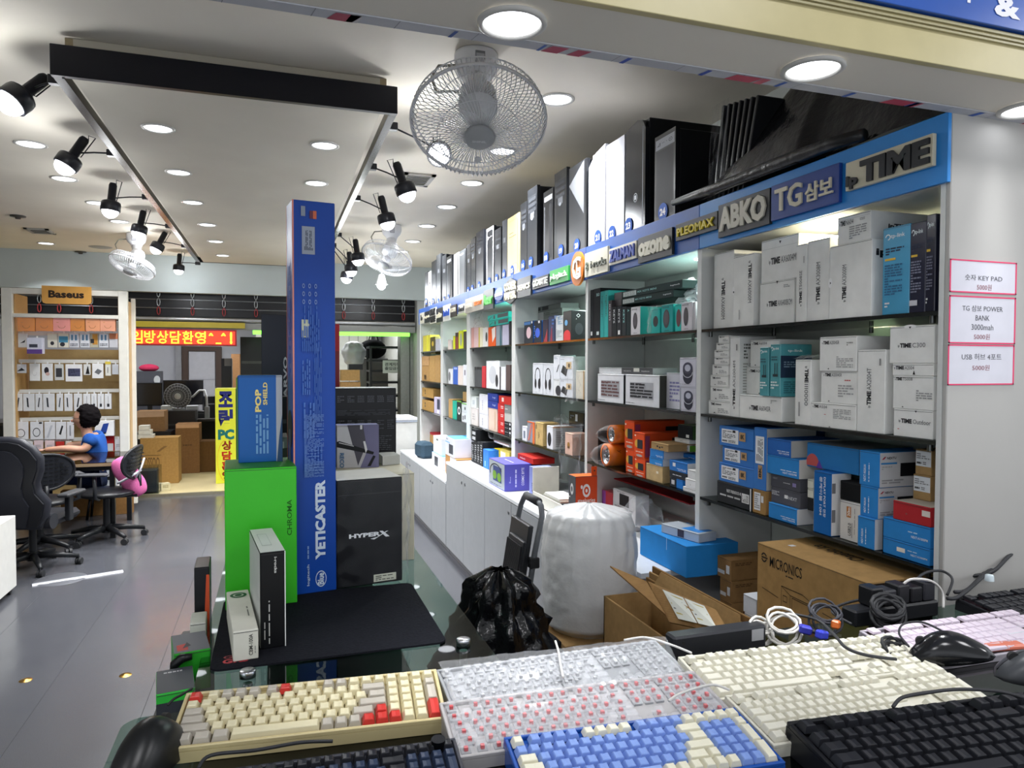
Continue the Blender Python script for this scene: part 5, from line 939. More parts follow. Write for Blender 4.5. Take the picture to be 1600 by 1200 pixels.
vbooks([('white box at the lower left of the fourth bay lower shelf', 735, 636, 746, 665, '#dcd6d2', [('l', 'F', .2, .3, .6, .7, 3, '#b8b0ac')]), ('white box at the upper left of the fourth bay lower shelf', 735, 619, 744, 635, '#dde2e0', [('l', 'F', .3, .3, .7, .7, 3, '#a8b4c0')]), ('tall white box, lower of a pair on the fourth bay lower shelf', 749, 645, 762, 673, '#dcdce4', [('l', 'F', .35, .2, .45, .7, 1, '#44444a', 1)]), ('white box, upper of a pair on the fourth bay lower shelf', 749, 615.5, 762, 643.5, '#e0e0e8', [('l', 'F', .35, .2, .45, .7, 1, '#8888a0', 1)]),
        ('beige column box on the fourth bay lower shelf', 763.5, 637, 776.5, 677, '#d8c0b0', [('r', 'F', .7, .1, .85, .9, '#c8a890')]), ], d=.14)
BS = [('blue box, lower of two on the beige column box', 762, 625, 777.5, 634.5), ('blue box, upper of two on the beige column box', 762, 614, 777.5, 623)]
for lb, a, b, c, d_ in BS: sbox(lb, a, b, c, d_, '#2c3f94', [('t', 'F', 'logi', .5, .3, .8, .6, '#aab4e0')], dx=.012, d=.14, group='blue boxes in the fourth bay')
for k, (b, d_) in enumerate(((668, 680.5), (655.5, 667.5), (643, 655), (630, 642.5))): sbox('red box with white print on the fourth bay lower shelf', 778, b, 787.5, d_, '#c62e2c', [('l', 'F', .5, .4, .9, .8, 2, '#f0d8d4')], dx=.012, d=.14, group='stack of red boxes in the fourth bay')
for k, (b, d_) in enumerate(((678, 684.5), (671.3, 677.5), (664.8, 671), (658, 664.5))): sbox('thin black box with white dots on the fourth bay lower shelf', 788.3, b, 798.5, d_, '#1f2124', [('r', 'F', .75, .3, .95, .8, '#e0e0e0'), ('l', 'F', .05, .4, .6, .7, 1, '#8a8c90')], dx=.012, d=.14, group='stack of thin black boxes in the fourth bay')
sbox('light grey box above the thin black boxes in the fourth bay', 788.3, 645, 798.5, 657, '#b9b9b4', (), dx=.012, d=.14)
sbox('dark grey box above the light grey one in the fourth bay', 788.3, 632, 798.5, 644, '#7c807e', [('l', 'F', .1, .4, .5, .6, 1, '#d0d0d0')], dx=.012, d=.14)
sbox('long red box topping the stacks at the right of the fourth bay', 779.5, 618, 798.5, 630, '#c83028', [('r', 'F', .25, .3, .42, .8, '#f0d8d4')], dx=.012, d=.14)
for k in range(4): sbox('upright black box with white print under the fourth bay', 736.5 + 4.5 * k, 690, 740.4 + 4.5 * k, 727, '#26282b', [('l', 'F', .2, .1, .8, .9, 8, '#9a9c9e')], dx=-.03, d=.16, z0=.7305, group='upright black boxes under the fourth bay')
sbox('black box lying on the upright black boxes under the fourth bay', 736.5, 669, 744, 689, '#1f2123', [('r', 'F', .2, .55, .85, .8, '#b8babc'), ('r', 'F', .2, .15, .85, .4, '#b8babc')], dx=-.03, d=.14)
sbox('upright blue box beside the black ones under the fourth bay', 755, 701, 763, 735, '#3273c8', [('l', 'F', .3, .1, .5, .4, 1, '#b8d0f0', 1)], dx=-.03, d=.14, z0=.7305)
sbox('yellow box with a black print under the fourth bay', 772, 700, 780, 730, '#dcc41c', (), dx=.05, d=.12, z0=.7305)
sbox('yellow and white box right of the yellow one under the fourth bay', 781, 701, 796, 736, '#c9b85c', [('r', 'F', .1, .5, .6, .9, '#e4e0cc')], dx=.05, d=.12, z0=.7305)
sbox('flat white box lying on the yellow boxes', 772, 687, 795, 699, '#cfccd0', [('r', 'F', 0, .85, 1, 1, '#a85a5c')], dx=.05, d=.12)
film('crumpled silver plastic on top of the blue box under the fourth bay', lambda u, v: (SX + .0 + .12 * u + noise.noise(V((u * 5, v * 5, 31))) * .03, 5.35 - .36 * v, .95 + .06 * math.sin(3.1 * v) + noise.noise(V((u * 5, v * 5, 33))) * .04), 10, 12, '#c9ccd4')
# --- fifth bay
vbooks([('small cream box at the left of the fifth bay top shelf', 700, 531, 705.5, 550, '#dccfc8'), ('slim yellow box, left one on the fifth bay top shelf', 708, 525, 711, 549.5, '#d6e02a'), ('red brown bottle-like box on the fifth bay top shelf', 711.3, 520, 716, 548.5, '#8c4a3c', [('r', 'F', .1, .75, .9, .98, '#222226')]), ('yellow box with a grey oval on the fifth bay top shelf', 716.6, 517, 723.8, 548, '#d2dc30', [('e', 'F', .5, .5, .25, .35, '#9aa084')]), ('dark box at the right of the fifth bay top shelf', 724.4, 518, 728.2, 547.5, '#4a4440'),
        ('white box with a grey oval on the fifth bay middle shelf', 700.5, 576, 707, 601.5, '#d8dade', [('e', 'F', .3, .5, .25, .3, '#77787c')]), ('blue box on the fifth bay middle shelf', 708, 573, 715, 602, '#3c62b8', [('r', 'F', .2, .85, .9, .96, '#9ab0e0')]), ('cream box on the fifth bay middle shelf', 715.6, 571.5, 723, 603, '#dcd0c8'), ('white box at the right of the fifth bay middle shelf', 723.6, 570, 728.8, 604, '#dfe0e6', [('r', 'F', .4, .5, .7, .75, '#6a6470')]),
        ('tan box at the left of the fifth bay lower shelf', 701, 623, 706.8, 654, '#b89460'), ('teal box on the fifth bay lower shelf', 707.2, 626, 713.3, 656, '#27a890'), ('black box with a white oval and green top edge, fifth bay', 713.9, 625.5, 720.8, 657, '#26302c', [('a', 'F', .5, .5, .3, .2, .4, 0, 360, '#f0f0f0'), ('r', 'F', 0, .94, 1, 1, '#7ab83c')]), ('white box with small black prints, lower, on the fifth bay lower shelf', 721.4, 642.5, 729, 660, '#d8dadc', [('r', 'F', .2, .2, .4, .6, '#444444'), ('r', 'F', .6, .3, .8, .7, '#444444')]), ('white box with a green top, upper, on the fifth bay lower shelf', 721.4, 629, 729, 641.8, '#cfd4d4', [('r', 'F', 0, .85, 1, 1, '#6ab04a'), ('e', 'F', .7, .4, .12, .2, '#33353a')])], d=.12)
sbox('tan box lying at the top of the fifth bay lower shelf', 723, 612, 729.2, 628, '#a88a58', (), dx=.03, d=.1)
sbox('tall white camera box with a blue lid and black speaker picture', 696, 671, 710, 706, '#d6d9e6', [('r', 'F', .4, .15, .85, .66, '#3a3e48'), ('r', 'F', 0, .7, .5, .75, '#6ab0e0'), ('l', 'F', .1, .85, .3, .92, 1, '#555555'), ('l', 'R', .75, .2, .95, .8, 6, '#b8c4dc')], dx=-.13, d=.19, top='#58a8e0', side='#d8daea')
P_ = PLACED.pop(); col.objects[-1].location.z = .735; PLACED.append(P_)
# --- farthest bay
vbooks([('yellow and black package in clear film in the farthest bay', 661, 525, 672, 553, '#d2c84c', [('r', 'F', .55, 0, .75, 1, '#e8e43c')]), ('dark package with gold spots in the farthest bay', 672.6, 527, 680, 553, '#5a5230', [('e', 'F', .5, .6, .2, .15, '#d8b83c')]), ('grey white package at the right of the farthest bay top shelf', 680.5, 530, 687.3, 552, '#b9bac2')], d=.1)
vbooks([('brown carton with black marks, left on the farthest bay middle shelf', 659, 571, 670.5, 598, '#b08a56', [('l', 'F', .2, .1, .8, .4, 1, '#3a2c18', 1)]), ('brown carton in the middle of the farthest bay middle shelf', 671, 556, 679.5, 598.5, '#b8935c'), ('brown carton at the right of the farthest bay middle shelf', 680, 555, 687.6, 599, '#b08c58')], d=.14, kind='kraft', name='carton')
sbox('small brown carton on the left carton of the farthest bay', 658.5, 557, 670, 570, '#c0996a', (), dx=.012, d=.12, kind='kraft', name='carton')
for lb, b, d_ in (('lower brown carton at the left of the farthest bay lower shelf', 624, 641), ('upper brown carton at the left of the farthest bay lower shelf', 605.5, 623)):
    sbox(lb, 659.5, b, 677, d_, '#b28c50', [('e', 'F', .3, .4, .05, .1, '#4a3a20'), ('e', 'F', .3, .7, .05, .1, '#4a3a20')], dx=.012, d=.14, kind='kraft', name='carton')
sbox('white and violet box with a dark window in the farthest bay', 678.3, 620, 687.8, 647, '#c4bcd4', [('r', 'F', .5, .3, .95, .9, '#3c4054'), ('r', 'F', .5, .05, .85, .25, '#e8e8f0')], dx=.006, d=.12)
sbox('flat red box on a carton at the bottom of the farthest bay', 663, 671, 688, 681, '#a82c34', (), dx=.1, d=.12, z0=.735)
sbox('brown carton under the flat red box', 662, 683, 688, 712, '#a8834f', (), dx=.1, d=.12, z0=.5705, z1=.734, kind='kraft', name='carton')
# cartons standing on the lower cabinets (fronts near the cabinet edge)
sbox('tall white camera box with a black diamond on the lower cabinets', 677, 680, 690, 714, '#dadcda', [('p', 'F', [(.35, .84), (.5, .9), (.62, .84), (.5, .78)], '#33353a')], dx=-.12, d=.12, z0=.692, side='#d6dade')
sbox('white box with a light blue lid and black speaker picture beneath the diamond box', 675, 716, 691, 736, '#d8dcea', [('r', 'F', .25, .1, .6, .8, '#2b2e36')], dx=-.13, d=.13, z0=.5705, z1=.690, top='#6cb4e4', side='#d6dcee')
sbox('orange brown carton with a white printed front under the tall camera box', 696, 707, 713, 727, '#b98a54', [('r', 'F', .45, 0, 1, 1, '#dcdce6'), ('e', 'F', .7, .45, .12, .3, '#26282e')], dx=-.13, d=.19, z0=.5705, z1=.733, side='#b98a54')
pbox('grey blue crumpled fabric pouch on the farthest cabinet', (SX - .10, 6.95, .5705), .22, .14, .16, R(-80), '#3a4c5a', (), kind='fabric', name='pouch', cat='pouch', bev=.03, flap=False)

def puff(label, px, py, w_, h_, sd, c='#e6e9ee', kind='haze', X=SX + .02):
    q = atX(px, py, X)
    return film(label, lambda u, v: (q.x + .05 * v + noise.noise(V((u * 5, v * 5, sd))) * .035, q.y + w_ * (.5 - u) + noise.noise(V((u * 6, v * 5, sd + 4))) * .02, q.z + h_ * max(0, math.sin(3.1416 * u)) ** .6 * v + noise.noise(V((u * 7, v * 6, sd + 9))) * .02), 18, 14, c, kind)
puff('crumpled white plastic bag on top of the teal mouse boxes', 1068, 476, .16, .10, 2, X=SX + .06)
puff('clear plastic wrapping over the pink packages in the fourth bay', 741, 512, .24, .13, 5, '#ecd9da', 'film')
puff('clear plastic bag over the yellow packages in the farthest bay', 668, 526, .30, .10, 7, '#dfe2d8', 'film')
puff('clear crumpled wrap behind the tan box in the third bay', 868, 664, .30, .07, 9, '#cfd2d4', 'film', SX + .1)
# ================================================= COUNTER AND KEYBOARDS
GZ = .95
gm = mat('#c6dcd4', 'glass')
def rplate(x0, y0, x1, y1, r, z0, z1, m_):
    pl = []
    for cx, cy_, a0 in ((x1 - r, y1 - r, 0), (x0 + r, y1 - r, 90), (x0 + r, y0 + r, 180), (x1 - r, y0 + r, 270)):
        pl += [(cx + r * math.cos(R(a0 + 15 * k)), cy_ + r * math.sin(R(a0 + 15 * k))) for k in range(7)]
    m = MB(); m.prism(pl, z0, z1, m_); return m
t = empty('front_counter', 'long shop counter under the keyboards with a glass top', 'counter', (1.3, .75, 0))
m = rplate(-.225, .15, 3.05, 1.215, .03, GZ - .010, GZ, gm); m.build('glass_top', t, True)
m = MB(); m.box(-.12, .25, 0, 3.05, 1.16, GZ - .035, mat('#232428', 'satin'), .003); m.build('body', t, True)
m = MB(); m.box(-.10, .27, GZ - .035, 3.05, 1.14, GZ - .012, mat('#1b1c20', 'satin')); m.build('liner', t, True)
t = empty('display_table', 'narrow glass-topped display table behind the counter, with steel standoffs', 'table', (.13, 2.1, 0))
m = rplate(-.135, 1.222, .392, 2.95, .02, GZ - .010, GZ, gm); m.build('glass_top', t, True)
m = MB(); m.box(-.02, 1.33, 0, .27, 2.88, GZ - .10, mat('#59605d', 'satin'), .003); m.build('body', t, True)
for px, py in ((387, 1058), (724, 1008)):
    p = atZ(px, py, GZ); m = MB(); m.lathe([(0, .013), (.0125, .013), (.0138, .0118), (.0138, .0005), (0, .0005)], mat('#c9ccd0', 'metal', .25), Matrix.Translation((p.x, p.y, GZ)), 28)
    m.cyl((p.x, p.y, GZ - .10), (p.x, p.y, GZ - .0105), .008, mat('#a8abb0', 'metal')); m.build('standoff', t, True)
# glass standing panels of the case below (visible through the top)
# ---- keyboards
U = .01905
_cap = {}
def cap_mesh(w, h, m_, flat=False, dish=True):
    k = (w, h, m_.name, flat)
    if k in _cap: return _cap[k]
    W, H = w * U - .0012, h * U - .0012; hh = .0045 if flat else .0095; ix = .0008 if flat else .0028; iy = .0008 if flat else .0022
    mb = MB(); z1 = hh; x0, x1, y0, y1 = -W / 2, W / 2, -H / 2, H / 2; e = .0009
    v = [(x0, y0, 0), (x1, y0, 0), (x1, y1, 0), (x0, y1, 0),
         (x0 + ix, y0 + iy * .6, z1 - e), (x1 - ix, y0 + iy * .6, z1 - e), (x1 - ix, y1 - iy * 1.3, z1 - e), (x0 + ix, y1 - iy * 1.3, z1 - e),
         (x0 + ix + e, y0 + iy * .6 + e, z1), (x1 - ix - e, y0 + iy * .6 + e, z1), (x1 - ix - e, y1 - iy * 1.3 - e, z1), (x0 + ix + e, y1 - iy * 1.3 - e, z1)]
    f = [(0, 3, 2, 1)] + [(i, (i + 1) % 4, 4 + (i + 1) % 4, 4 + i) for i in range(4)] + [(4 + i, 4 + (i + 1) % 4, 8 + (i + 1) % 4, 8 + i) for i in range(4)]
    n0 = len(v); v += [((x0 + x1) / 2, y0 + iy * .6 + e, z1 - .0007), ((x0 + x1) / 2, y1 - iy * 1.3 - e, z1 - .0007)]
    f += [(8, n0, n0 + 1, 11), (n0, 9, 10, n0 + 1), (8, 9, n0), (11, n0 + 1, 10)]
    mb.add(v, f, m_)
    me = bpy.data.meshes.new('keycap'); me.from_pydata(mb.v, [], mb.f); me.materials.append(m_); me.update(); _cap[k] = me
    return me
def layout(kind):
    K = []; num = {'full': 18.5, 'c98': 15.0, 'tkl': None}[kind]; nav = 15.25 if kind in ('full', 'tkl') else None
    def row(y, ws, x=0.0):
        for w_ in ws:
            if w_ < 0: x += -w_; continue
            role = 'mod' if w_ != 1 else 'key'
            K.append([x, y, w_, 1, role]); x += w_
        return x
    if kind == 'c98':
        row(5.15, [1, -.33, 1, 1, 1, 1, -.33, 1, 1, 1, 1, -.33, 1, 1, 1, 1, -.01, 1, 1, 1, 1, 1])
    else: row(5.25, [1, -1, 1, 1, 1, 1, -.5, 1, 1, 1, 1, -.5, 1, 1, 1, 1])
    K[0][4] = 'esc'
    row(4, [1] * 13 + [2]); row(3, [1.5] + [1] * 12 + [1.5]); row(2, [1.75] + [1] * 11 + [2.25])
    if kind == 'c98':
        row(1, [2.25] + [1] * 10 + [1.75]); K.append([14, 1, 1, 1, 'arrow']); row(0, [1.25, 1.25, 1.25, 6.25, 1, 1, 1]); K[-4][4] = 'space'
        for k in K[-3:]: k[4] = 'mod'
        for x in (13, 14, 15): K.append([x, 0, 1, 1, 'arrow'])
    else:
        row(1, [2.25] + [1] * 10 + [2.75]); row(0, [1.25, 1.25, 1.25, 6.25, 1.25, 1.25, 1.25, 1.25]); K[-5][4] = 'space'
    if nav:
        for y in (5.25, 4, 3):
            for x in (0, 1, 2): K.append([nav + x, y, 1, 1, 'nav'])
        K.append([nav + 1, 1, 1, 1, 'arrow'])
        for x in (0, 1, 2): K.append([nav + x, 0, 1, 1, 'arrow'])
    if num:
        if kind == 'full':
            for x in range(4): K.append([num + x, 5.25, 1, 1, 'nav'])
        for x in range(4): K.append([num + x, 4, 1, 1, 'num'])
        for y in (3, 2, 1):
            for x in range(3): K.append([num + x, y, 1, 1, 'num'])
        K.append([num + 3, 2, 1, 2, 'num']); K.append([num + 3, 0, 1, 2, 'enter'])
        if kind == 'full': K.append([num, 0, 2, 1, 'num'])
        else: K.append([num + 1, 0, 1, 1, 'num'])
        K.append([num + 2, 0, 1, 1, 'num'])
    W = max(k[0] + k[2] for k in K); return K, W
def keyboard(label, kind, bl, br, zb, case, colf, tilt=7, flat=False, base_z=GZ, frame=.35, caseh=.022, switches=None, missing=(), group='keyboards spread over the counter', legend=None, knob=False, frontlip=0):
    K, W = layout(kind); A = atZ(bl[0], bl[1], zb); B = atZ(br[0], br[1], zb)
    s = (B - A).length / (W * U); yaw = math.atan2(B.y - A.y, B.x - A.x)
    D = 6.25 * U
    Rm = Matrix.Rotation(yaw, 3, 'Z') @ Matrix.Rotation(R(tilt), 3, 'X')
    # local origin: front-left of the case underside; key field starts at (frame, frame)
    top_ = caseh + (.0045 if flat else .0095)
    loc = A - Rm @ (V((frame * U, frame * U + D, top_)) * s); loc.z = base_z + .0008
    t = empty('keyboard', label, 'keyboard', loc, 0, group); t.rotation_euler = Rm.to_euler(); t.scale = (s, s, s)
    f = frame * U; CW = W * U + 2 * f; CD = D + 2 * f
    sl = math.tan(R(tilt)) * CD
    m = MB(); hole = .006
    m.prism([(0, 0), (CD, -sl + 0), (CD, caseh - hole), (0, caseh - hole)], 0, CW, case, Matrix(((0, 0, 1, 0), (1, 0, 0, 0), (0, 1, 0, 0), (0, 0, 0, 1))))
    for q in ((0, 0, CW, f * .8), (0, CD - f * .8, CW, CD), (0, f * .8, f * .8, CD - f * .8), (CW - f * .8, f * .8, CW, CD - f * .8)): m.box(q[0], q[1], caseh - hole, q[2], q[3], caseh + frontlip, case, .001)
    m.build('case', t)
    zk = caseh - .0015 if not flat else caseh + .003
    if switches or flat:
        m = MB(); sm = mat(switches or '#3a2c30', 'satin')
        for x, y, w_, h_, r_ in K:
            cx, cyy = f + (x + w_ / 2) * U, f + (y + h_ / 2) * U
            m.box(cx - .0027, cyy - .0027, caseh - hole, cx + .0027, cyy + .0027, zk + (.001 if flat else .0045), sm)
            if 1: m.box(cx - .0068, cyy - .0068, caseh - hole, cx + .0068, cyy + .0068, zk - .001, mat('#4a3a40' if flat else '#77797d', 'satin'))
        o = m.build('switches', t); o['kind'] = 'stuff'
    lg = MB()
    for i, (x, y, w_, h_, r_) in enumerate(K):
        if i in missing: continue
        c = colf(i, x, y, w_, h_, r_)
        me = cap_mesh(w_, h_, c, flat); o = bpy.data.objects.new('keycap', me); col.objects.link(o); o.parent = t
        o.location = (f + (x + w_ / 2) * U, f + (y + h_ / 2) * U, zk); o.rotation_euler = (R((5.2 - y) * 1.6 - 3) if not flat else 0, 0, 0)
    if knob:
        m = MB(); m.cyl((CW - .03, CD - .018, caseh), (CW - .03, CD - .018, caseh + .014), .011, mat('#26272b', 'metal', .4), n=24); m.build('knob', t)
    return t, CW, CD, s
P = lambda c: mat(c, 'satin')
cr, gy, rd = P('#ddd4b2'), P('#b9b2a6'), P('#c83a34')
def c1(i, x, y, w, h, r):
    if r in ('esc', 'arrow', 'enter'): return rd
    if abs(y - 5.15) < .1 and abs(x - 6.66) < .6: return rd
    if r == 'mod' or (r == 'num' and x >= 18) or (y > 5 and (5.2 < x < 5.9 or 2.3 < x < 5.4 or 9.8 < x < 11.6)): return gy
    return cr
keyboard('cream retro keyboard with some grey keys and bright red arrow keys', 'c98', (297, 1076), (676, 1040), 1.0, P('#c9ba8c'), c1, frontlip=.001)
nv, bkk = P('#2f3a50'), P('#24252a')
keyboard('dark navy and black keyboard with a round knob before the cream one', 'c98', (318, 1193), (706, 1141), .998, P('#3b3c44'), lambda i, x, y, w, h, r: bkk if (r in ('mod', 'esc', 'arrow') or y < 1.5 and x > 15 or y > 5) else nv, knob=True)
clr = mat('#e8eaee', 'clear')
keyboard('clear-capped white keyboard with grey switches, the rear of two see-through ones', 'full', (688, 1036), (1022, 991), 1.0, P('#8c8e92'), lambda *a: clr, switches='#9a9c9e', missing=(62, 63, 64))
keyboard('clear-capped white keyboard with red switches, in front of the grey-switched one', 'full', (694, 1088), (1083, 1040), 1.0, P('#a5a2a2'), lambda *a: clr, switches='#c8343a')
pb, pc_ = P('#7f9ad6'), P('#dfdbc6')
def c4(i, x, y, w, h, r):
    if r in ('esc', 'mod', 'arrow', 'enter'): return pc_
    if y > 5 and (4.9 < x < 9.3 or x > 13.5): return pc_
    if r == 'space': return P('#8fa8de')
    if x >= 18: return pc_
    return pb
keyboard('deep blue keyboard with sky blue and cream keys in front of the red-switch one', 'c98', (796, 1140), (1146, 1095), 1.0, mat('#1f4fa2', 'gloss', .2), c4)
iv = P('#dddacb')
keyboard('ivory full-size keyboard, rear of the two ivory ones', 'full', (1068, 1018), (1390, 984), 1.0, P('#d6d3c4'), lambda *a: iv, missing=(71,))
keyboard('ivory full-size keyboard, front of the two ivory ones, next to the blue one', 'full', (1142, 1075), (1466, 1031), 1.0, P('#d6d3c4'), lambda *a: iv, missing=(74, 75))
keyboard('slim pinkish white keyboard with exposed dark switches at right', 'tkl', (1352, 972), (1580, 943), .995, P('#a9a4ac'), lambda *a: P('#dccfdc'), flat=True, caseh=.012, tilt=5)
keyboard('black low keyboard cut by the right edge, farthest back', 'tkl', (1503, 927), (1700, 902), .99, P('#26272b'), lambda *a: P('#202126'), flat=True, caseh=.012, tilt=5)
b9 = P('#25262b')
keyboard('black full-size keyboard at the bottom right corner', 'full', (1243, 1126), (1690, 1070), 1.0, mat('#1c1d21', 'satin'), lambda *a: b9, missing=(10,))
# crinkled film lying over the clear keyboards
def ff(u, v):
    a = atZ(684 + 356 * u + 55 * v, 1040 - 40 * u + 112 * v, 1.0); return (a.x, a.y, 1.006 + .5 * abs(noise.noise(V((u * 9, v * 7, 2)))) * .012 - .012 * v)
m = MB(); m.grid(ff, 34, 16, mat('#eef0f4', 'film')); o = m.build('dust_cover', base=True); tag(o, 'clear crinkled plastic film spread over both see-through keyboards', 'plastic film')
# ---- mice
def mouse(label, p, L, W, H, yaw, c, kind='gloss', tilt=0, wheel=True):
    t = empty('computer_mouse', label, 'mouse', p, yaw, 'mice lying on the counter'); t.rotation_euler = (tilt, 0, yaw)
    m = MB()
    def f(u, v):
        a = 6.28318 * u; y = (v - .5) * L; s = math.sin(math.pi * min(1, max(0, v))) ** .45
        wx = W / 2 * s * (1 - .16 * math.sin(math.pi * v)) ; hz = H * s * (.55 + .45 * math.sin(math.pi * min(1, v * .9 + .02)) if v > .02 else .5)
        return (wx * math.cos(a), y, hz * max(0, math.sin(a)) ** .8 if math.sin(a) > 0 else -.0)
    m.grid(f, 28, 18, mat(c, kind)); m.build('shell', t)
    if wheel:
        m = MB(); m.cyl((-.004, L * .27, H * .70), (.004, L * .27, H * .70), .009, mat('#1a1a1c', 'rubber'), n=16); m.build('scroll_wheel', t)
        m = MB(); m.tube([f(.25, v) for v in (.60, .7, .8, .9, .97)], .0008, mat('#0c0c0e'), 4); m.build('button_seam', t)
    return t
mouse('glossy black mouse lying right of the ivory keyboards', (1.125, .93, GZ + .032), .14, .075, .05, R(48), '#17181b', 'gloss', R(-14))
mouse('matt grey mouse cut by the right edge', (1.215, .845, GZ + .02), .125, .085, .05, R(60), '#4a4c50', 'satin')
p = atZ(238, 1150, GZ + .05)
mouse('large dark grey mouse leaning at the left end of the counter', (-.165, 1.055, GZ + .006), .135, .085, .062, R(-24), '#1a1b1c', 'satin')
m = MB(); p = atZ(1555, 1010, GZ + .02); m.box(-.04, -.012, 0, .04, .012, .012, mat('#d9785f', 'satin'), .004); o = m.build('card_reader'); o.location = (p.x + .02, p.y, GZ + .012); o.rotation_euler = (0, 0, R(-10)); tag(o, 'small coral plastic gadget between the black mouse and pink-white keyboard', 'gadget')
m = MB(); m.box(-.06, -.02, 0, .06, .02, .016, mat('#c8ccd2', 'satin'), .005); o = m.build('usb_hub'); o.location = (p.x + .07, p.y + .045, GZ + .01); o.rotation_euler = (0, 0, R(-8)); tag(o, 'pale grey plastic hub behind the coral gadget at right edge', 'hub')
# black bar behind the rear ivory keyboard
A = atZ(1048, 1003, .985); B = atZ(1192, 983, .985)
t = empty('sound_bar', 'black bar with a grey label behind the rear ivory keyboard', 'sound bar', ((A.x + B.x) / 2, (A.y + B.y) / 2 - .0, GZ), math.atan2(B.y - A.y, B.x - A.x))
L_ = (B - A).length; m = MB(); m.box(-L_ / 2, -.012, .001, L_ / 2, .022, .047, mat('#26272b', 'satin'), .004); m.cyl((-L_ / 2 + .02, -.0125, .035), (-L_ / 2 + .02, -.011, .035), .003, mat('#0a0a0a'), n=8); m.build('body', t)
m = MB(); m.box(L_ / 2 - .035, -.0128, .02, L_ / 2 - .008, -.0122, .042, mat('#a8a9ac', 'print')); m.build('label_sticker', t)
# ---- cables
def cable(label, pts, r, c, z=None, close=False, kind='rubber', name='cable', cat='cable', group=None):
    P3 = [atZ(x, y, zz) for x, y, zz in pts]; out = []
    n = len(P3)
    for i in range(n - 1):     # Catmull-Rom
        p0, p1, p2, p3 = P3[max(i - 1, 0)], P3[i], P3[i + 1], P3[min(i + 2, n - 1)]
        for k in range(6):
            t_ = k / 6; out.append(.5 * ((2 * p1) + (p2 - p0) * t_ + (2 * p0 - 5 * p1 + 4 * p2 - p3) * t_ ** 2 + (3 * p1 - p0 - 3 * p2 + p3) * t_ ** 3))
    out.append(P3[-1]); m = MB(); m.tube(out, r, mat(c, kind), 7); o = m.build(name, base=True); return tag(o, label, cat, group)
cable('black cable running over the ivory keyboards from behind', [(1195, 962, .97), (1225, 958, .985), (1275, 968, .99), (1302, 990, 1.012), (1322, 1012, 1.012), (1355, 1024, 1.01), (1400, 1030, 1.0)], .0028, '#2c2d31')
cable('black cable looping across the slim pink-white keyboard to the glossy mouse', [(1420, 1010, 1.0), (1405, 990, 1.0), (1412, 975, 1.005), (1440, 972, 1.01), (1470, 985, 1.005), (1490, 1000, .99)], .002, '#232428')
cable('dark cable curving over the top of the bottom right keyboard', [(1395, 1105, 1.006), (1410, 1090, 1.015), (1450, 1082, 1.018), (1500, 1077, 1.016), (1560, 1080, 1.012), (1600, 1090, 1.01)], .0026, '#2a2a2e')
cable('white cable lying over the two see-through keyboards', [(868, 1002, 1.01), (873, 1020, 1.015), (876, 1040, 1.014), (880, 1058, 1.01)], .002, '#d8d6d2')
cable('grey white cable curving from the red switch keyboard to the ivory one', [(1045, 1095, 1.01), (1060, 1085, 1.012), (1085, 1076, 1.012), (1115, 1070, 1.01), (1140, 1078, 1.004)], .002, '#c4c2be')
cable('thin white cable from the rear see-through keyboard toward the black bar', [(975, 1000, 1.0), (1010, 996, 1.006), (1050, 1008, 1.004), (1080, 1020, 1.01)], .002, '#d8d6d2')
cable('black cable along the front of the cream keyboard', [(310, 1200, .985), (330, 1180, .99), (400, 1172, .985), (470, 1160, .98), (520, 1158, .975)], .0025, '#1f2024')
cable('thin black cable by the dark grey mouse at left', [(262, 1102, .975), (272, 1092, .98), (285, 1085, .98), (300, 1076, .975)], .002, '#17171a')
# coils: white and black
def coil(label, c_, r, n, th, col_, squash=.55, z0=GZ + .02, rx=0, name='coiled_cable'):
    rr = random.Random(n * 7 + int(r * 1000)); c3 = atZ(c_[0], c_[1], z0); m = MB(); pts = []
    for i in range(n * 14):
        a = 6.2832 * i / 14; q = r * (1 + .18 * math.sin(i * .37) + .08 * rr.random())
        pts.append(c3 + V((q * math.cos(a), q * squash * math.sin(a) * .7, q * .55 * math.sin(a) + .012 * math.sin(i * .21) + rx)))
    zm = min(p_.z for p_ in pts); pts = [p_ + V((0, 0, GZ + .004 - zm)) for p_ in pts]
    m.tube(pts, th, mat(col_, 'rubber'), 6); o = m.build(name, base=True); return tag(o, label, 'cable')
coil('coil of thick white cable behind the rear ivory keyboard', (1225, 990), .034, 4, .0028, '#cfccc6')
coil('looser white cable loops beside the black bar', (1190, 992), .022, 5, .003, '#c9c6c0')
coil('bundle of dark cable with blue and orange plugs', (1290, 975), .034, 5, .0026, '#303138')
coil('tied bundle of thick black power cords', (1388, 968), .036, 7, .004, '#1c1d20', .5)
coil('black coiled cord right of the ivory numpads', (1398, 1027), .022, 6, .0028, '#1a1b1e', .8)
for px, py, c, s in ((1258, 984, '#3b3fae', 'dark blue plug in the tangle, nearer the white coil'), (1284, 992, '#3b46c8', 'bright blue plug in the tangle beside the orange one'), (1306, 976, '#c8662c', 'orange cable plug in the dark tangle')):
    p = atZ(px, py, GZ + .03); m = MB(); m.box(-.012, -.008, -.008, .012, .008, .008, mat(c, 'satin'), .003); m.cyl((.012, 0, 0), (.03, 0, 0), .004, mat('#222226'), n=8)
    o = m.build('plug'); o.location = (p.x, p.y, GZ + .0305); o.rotation_euler = (0, .2, R(random.Random(px).uniform(-40, 60))); tag(o, s, 'plug')
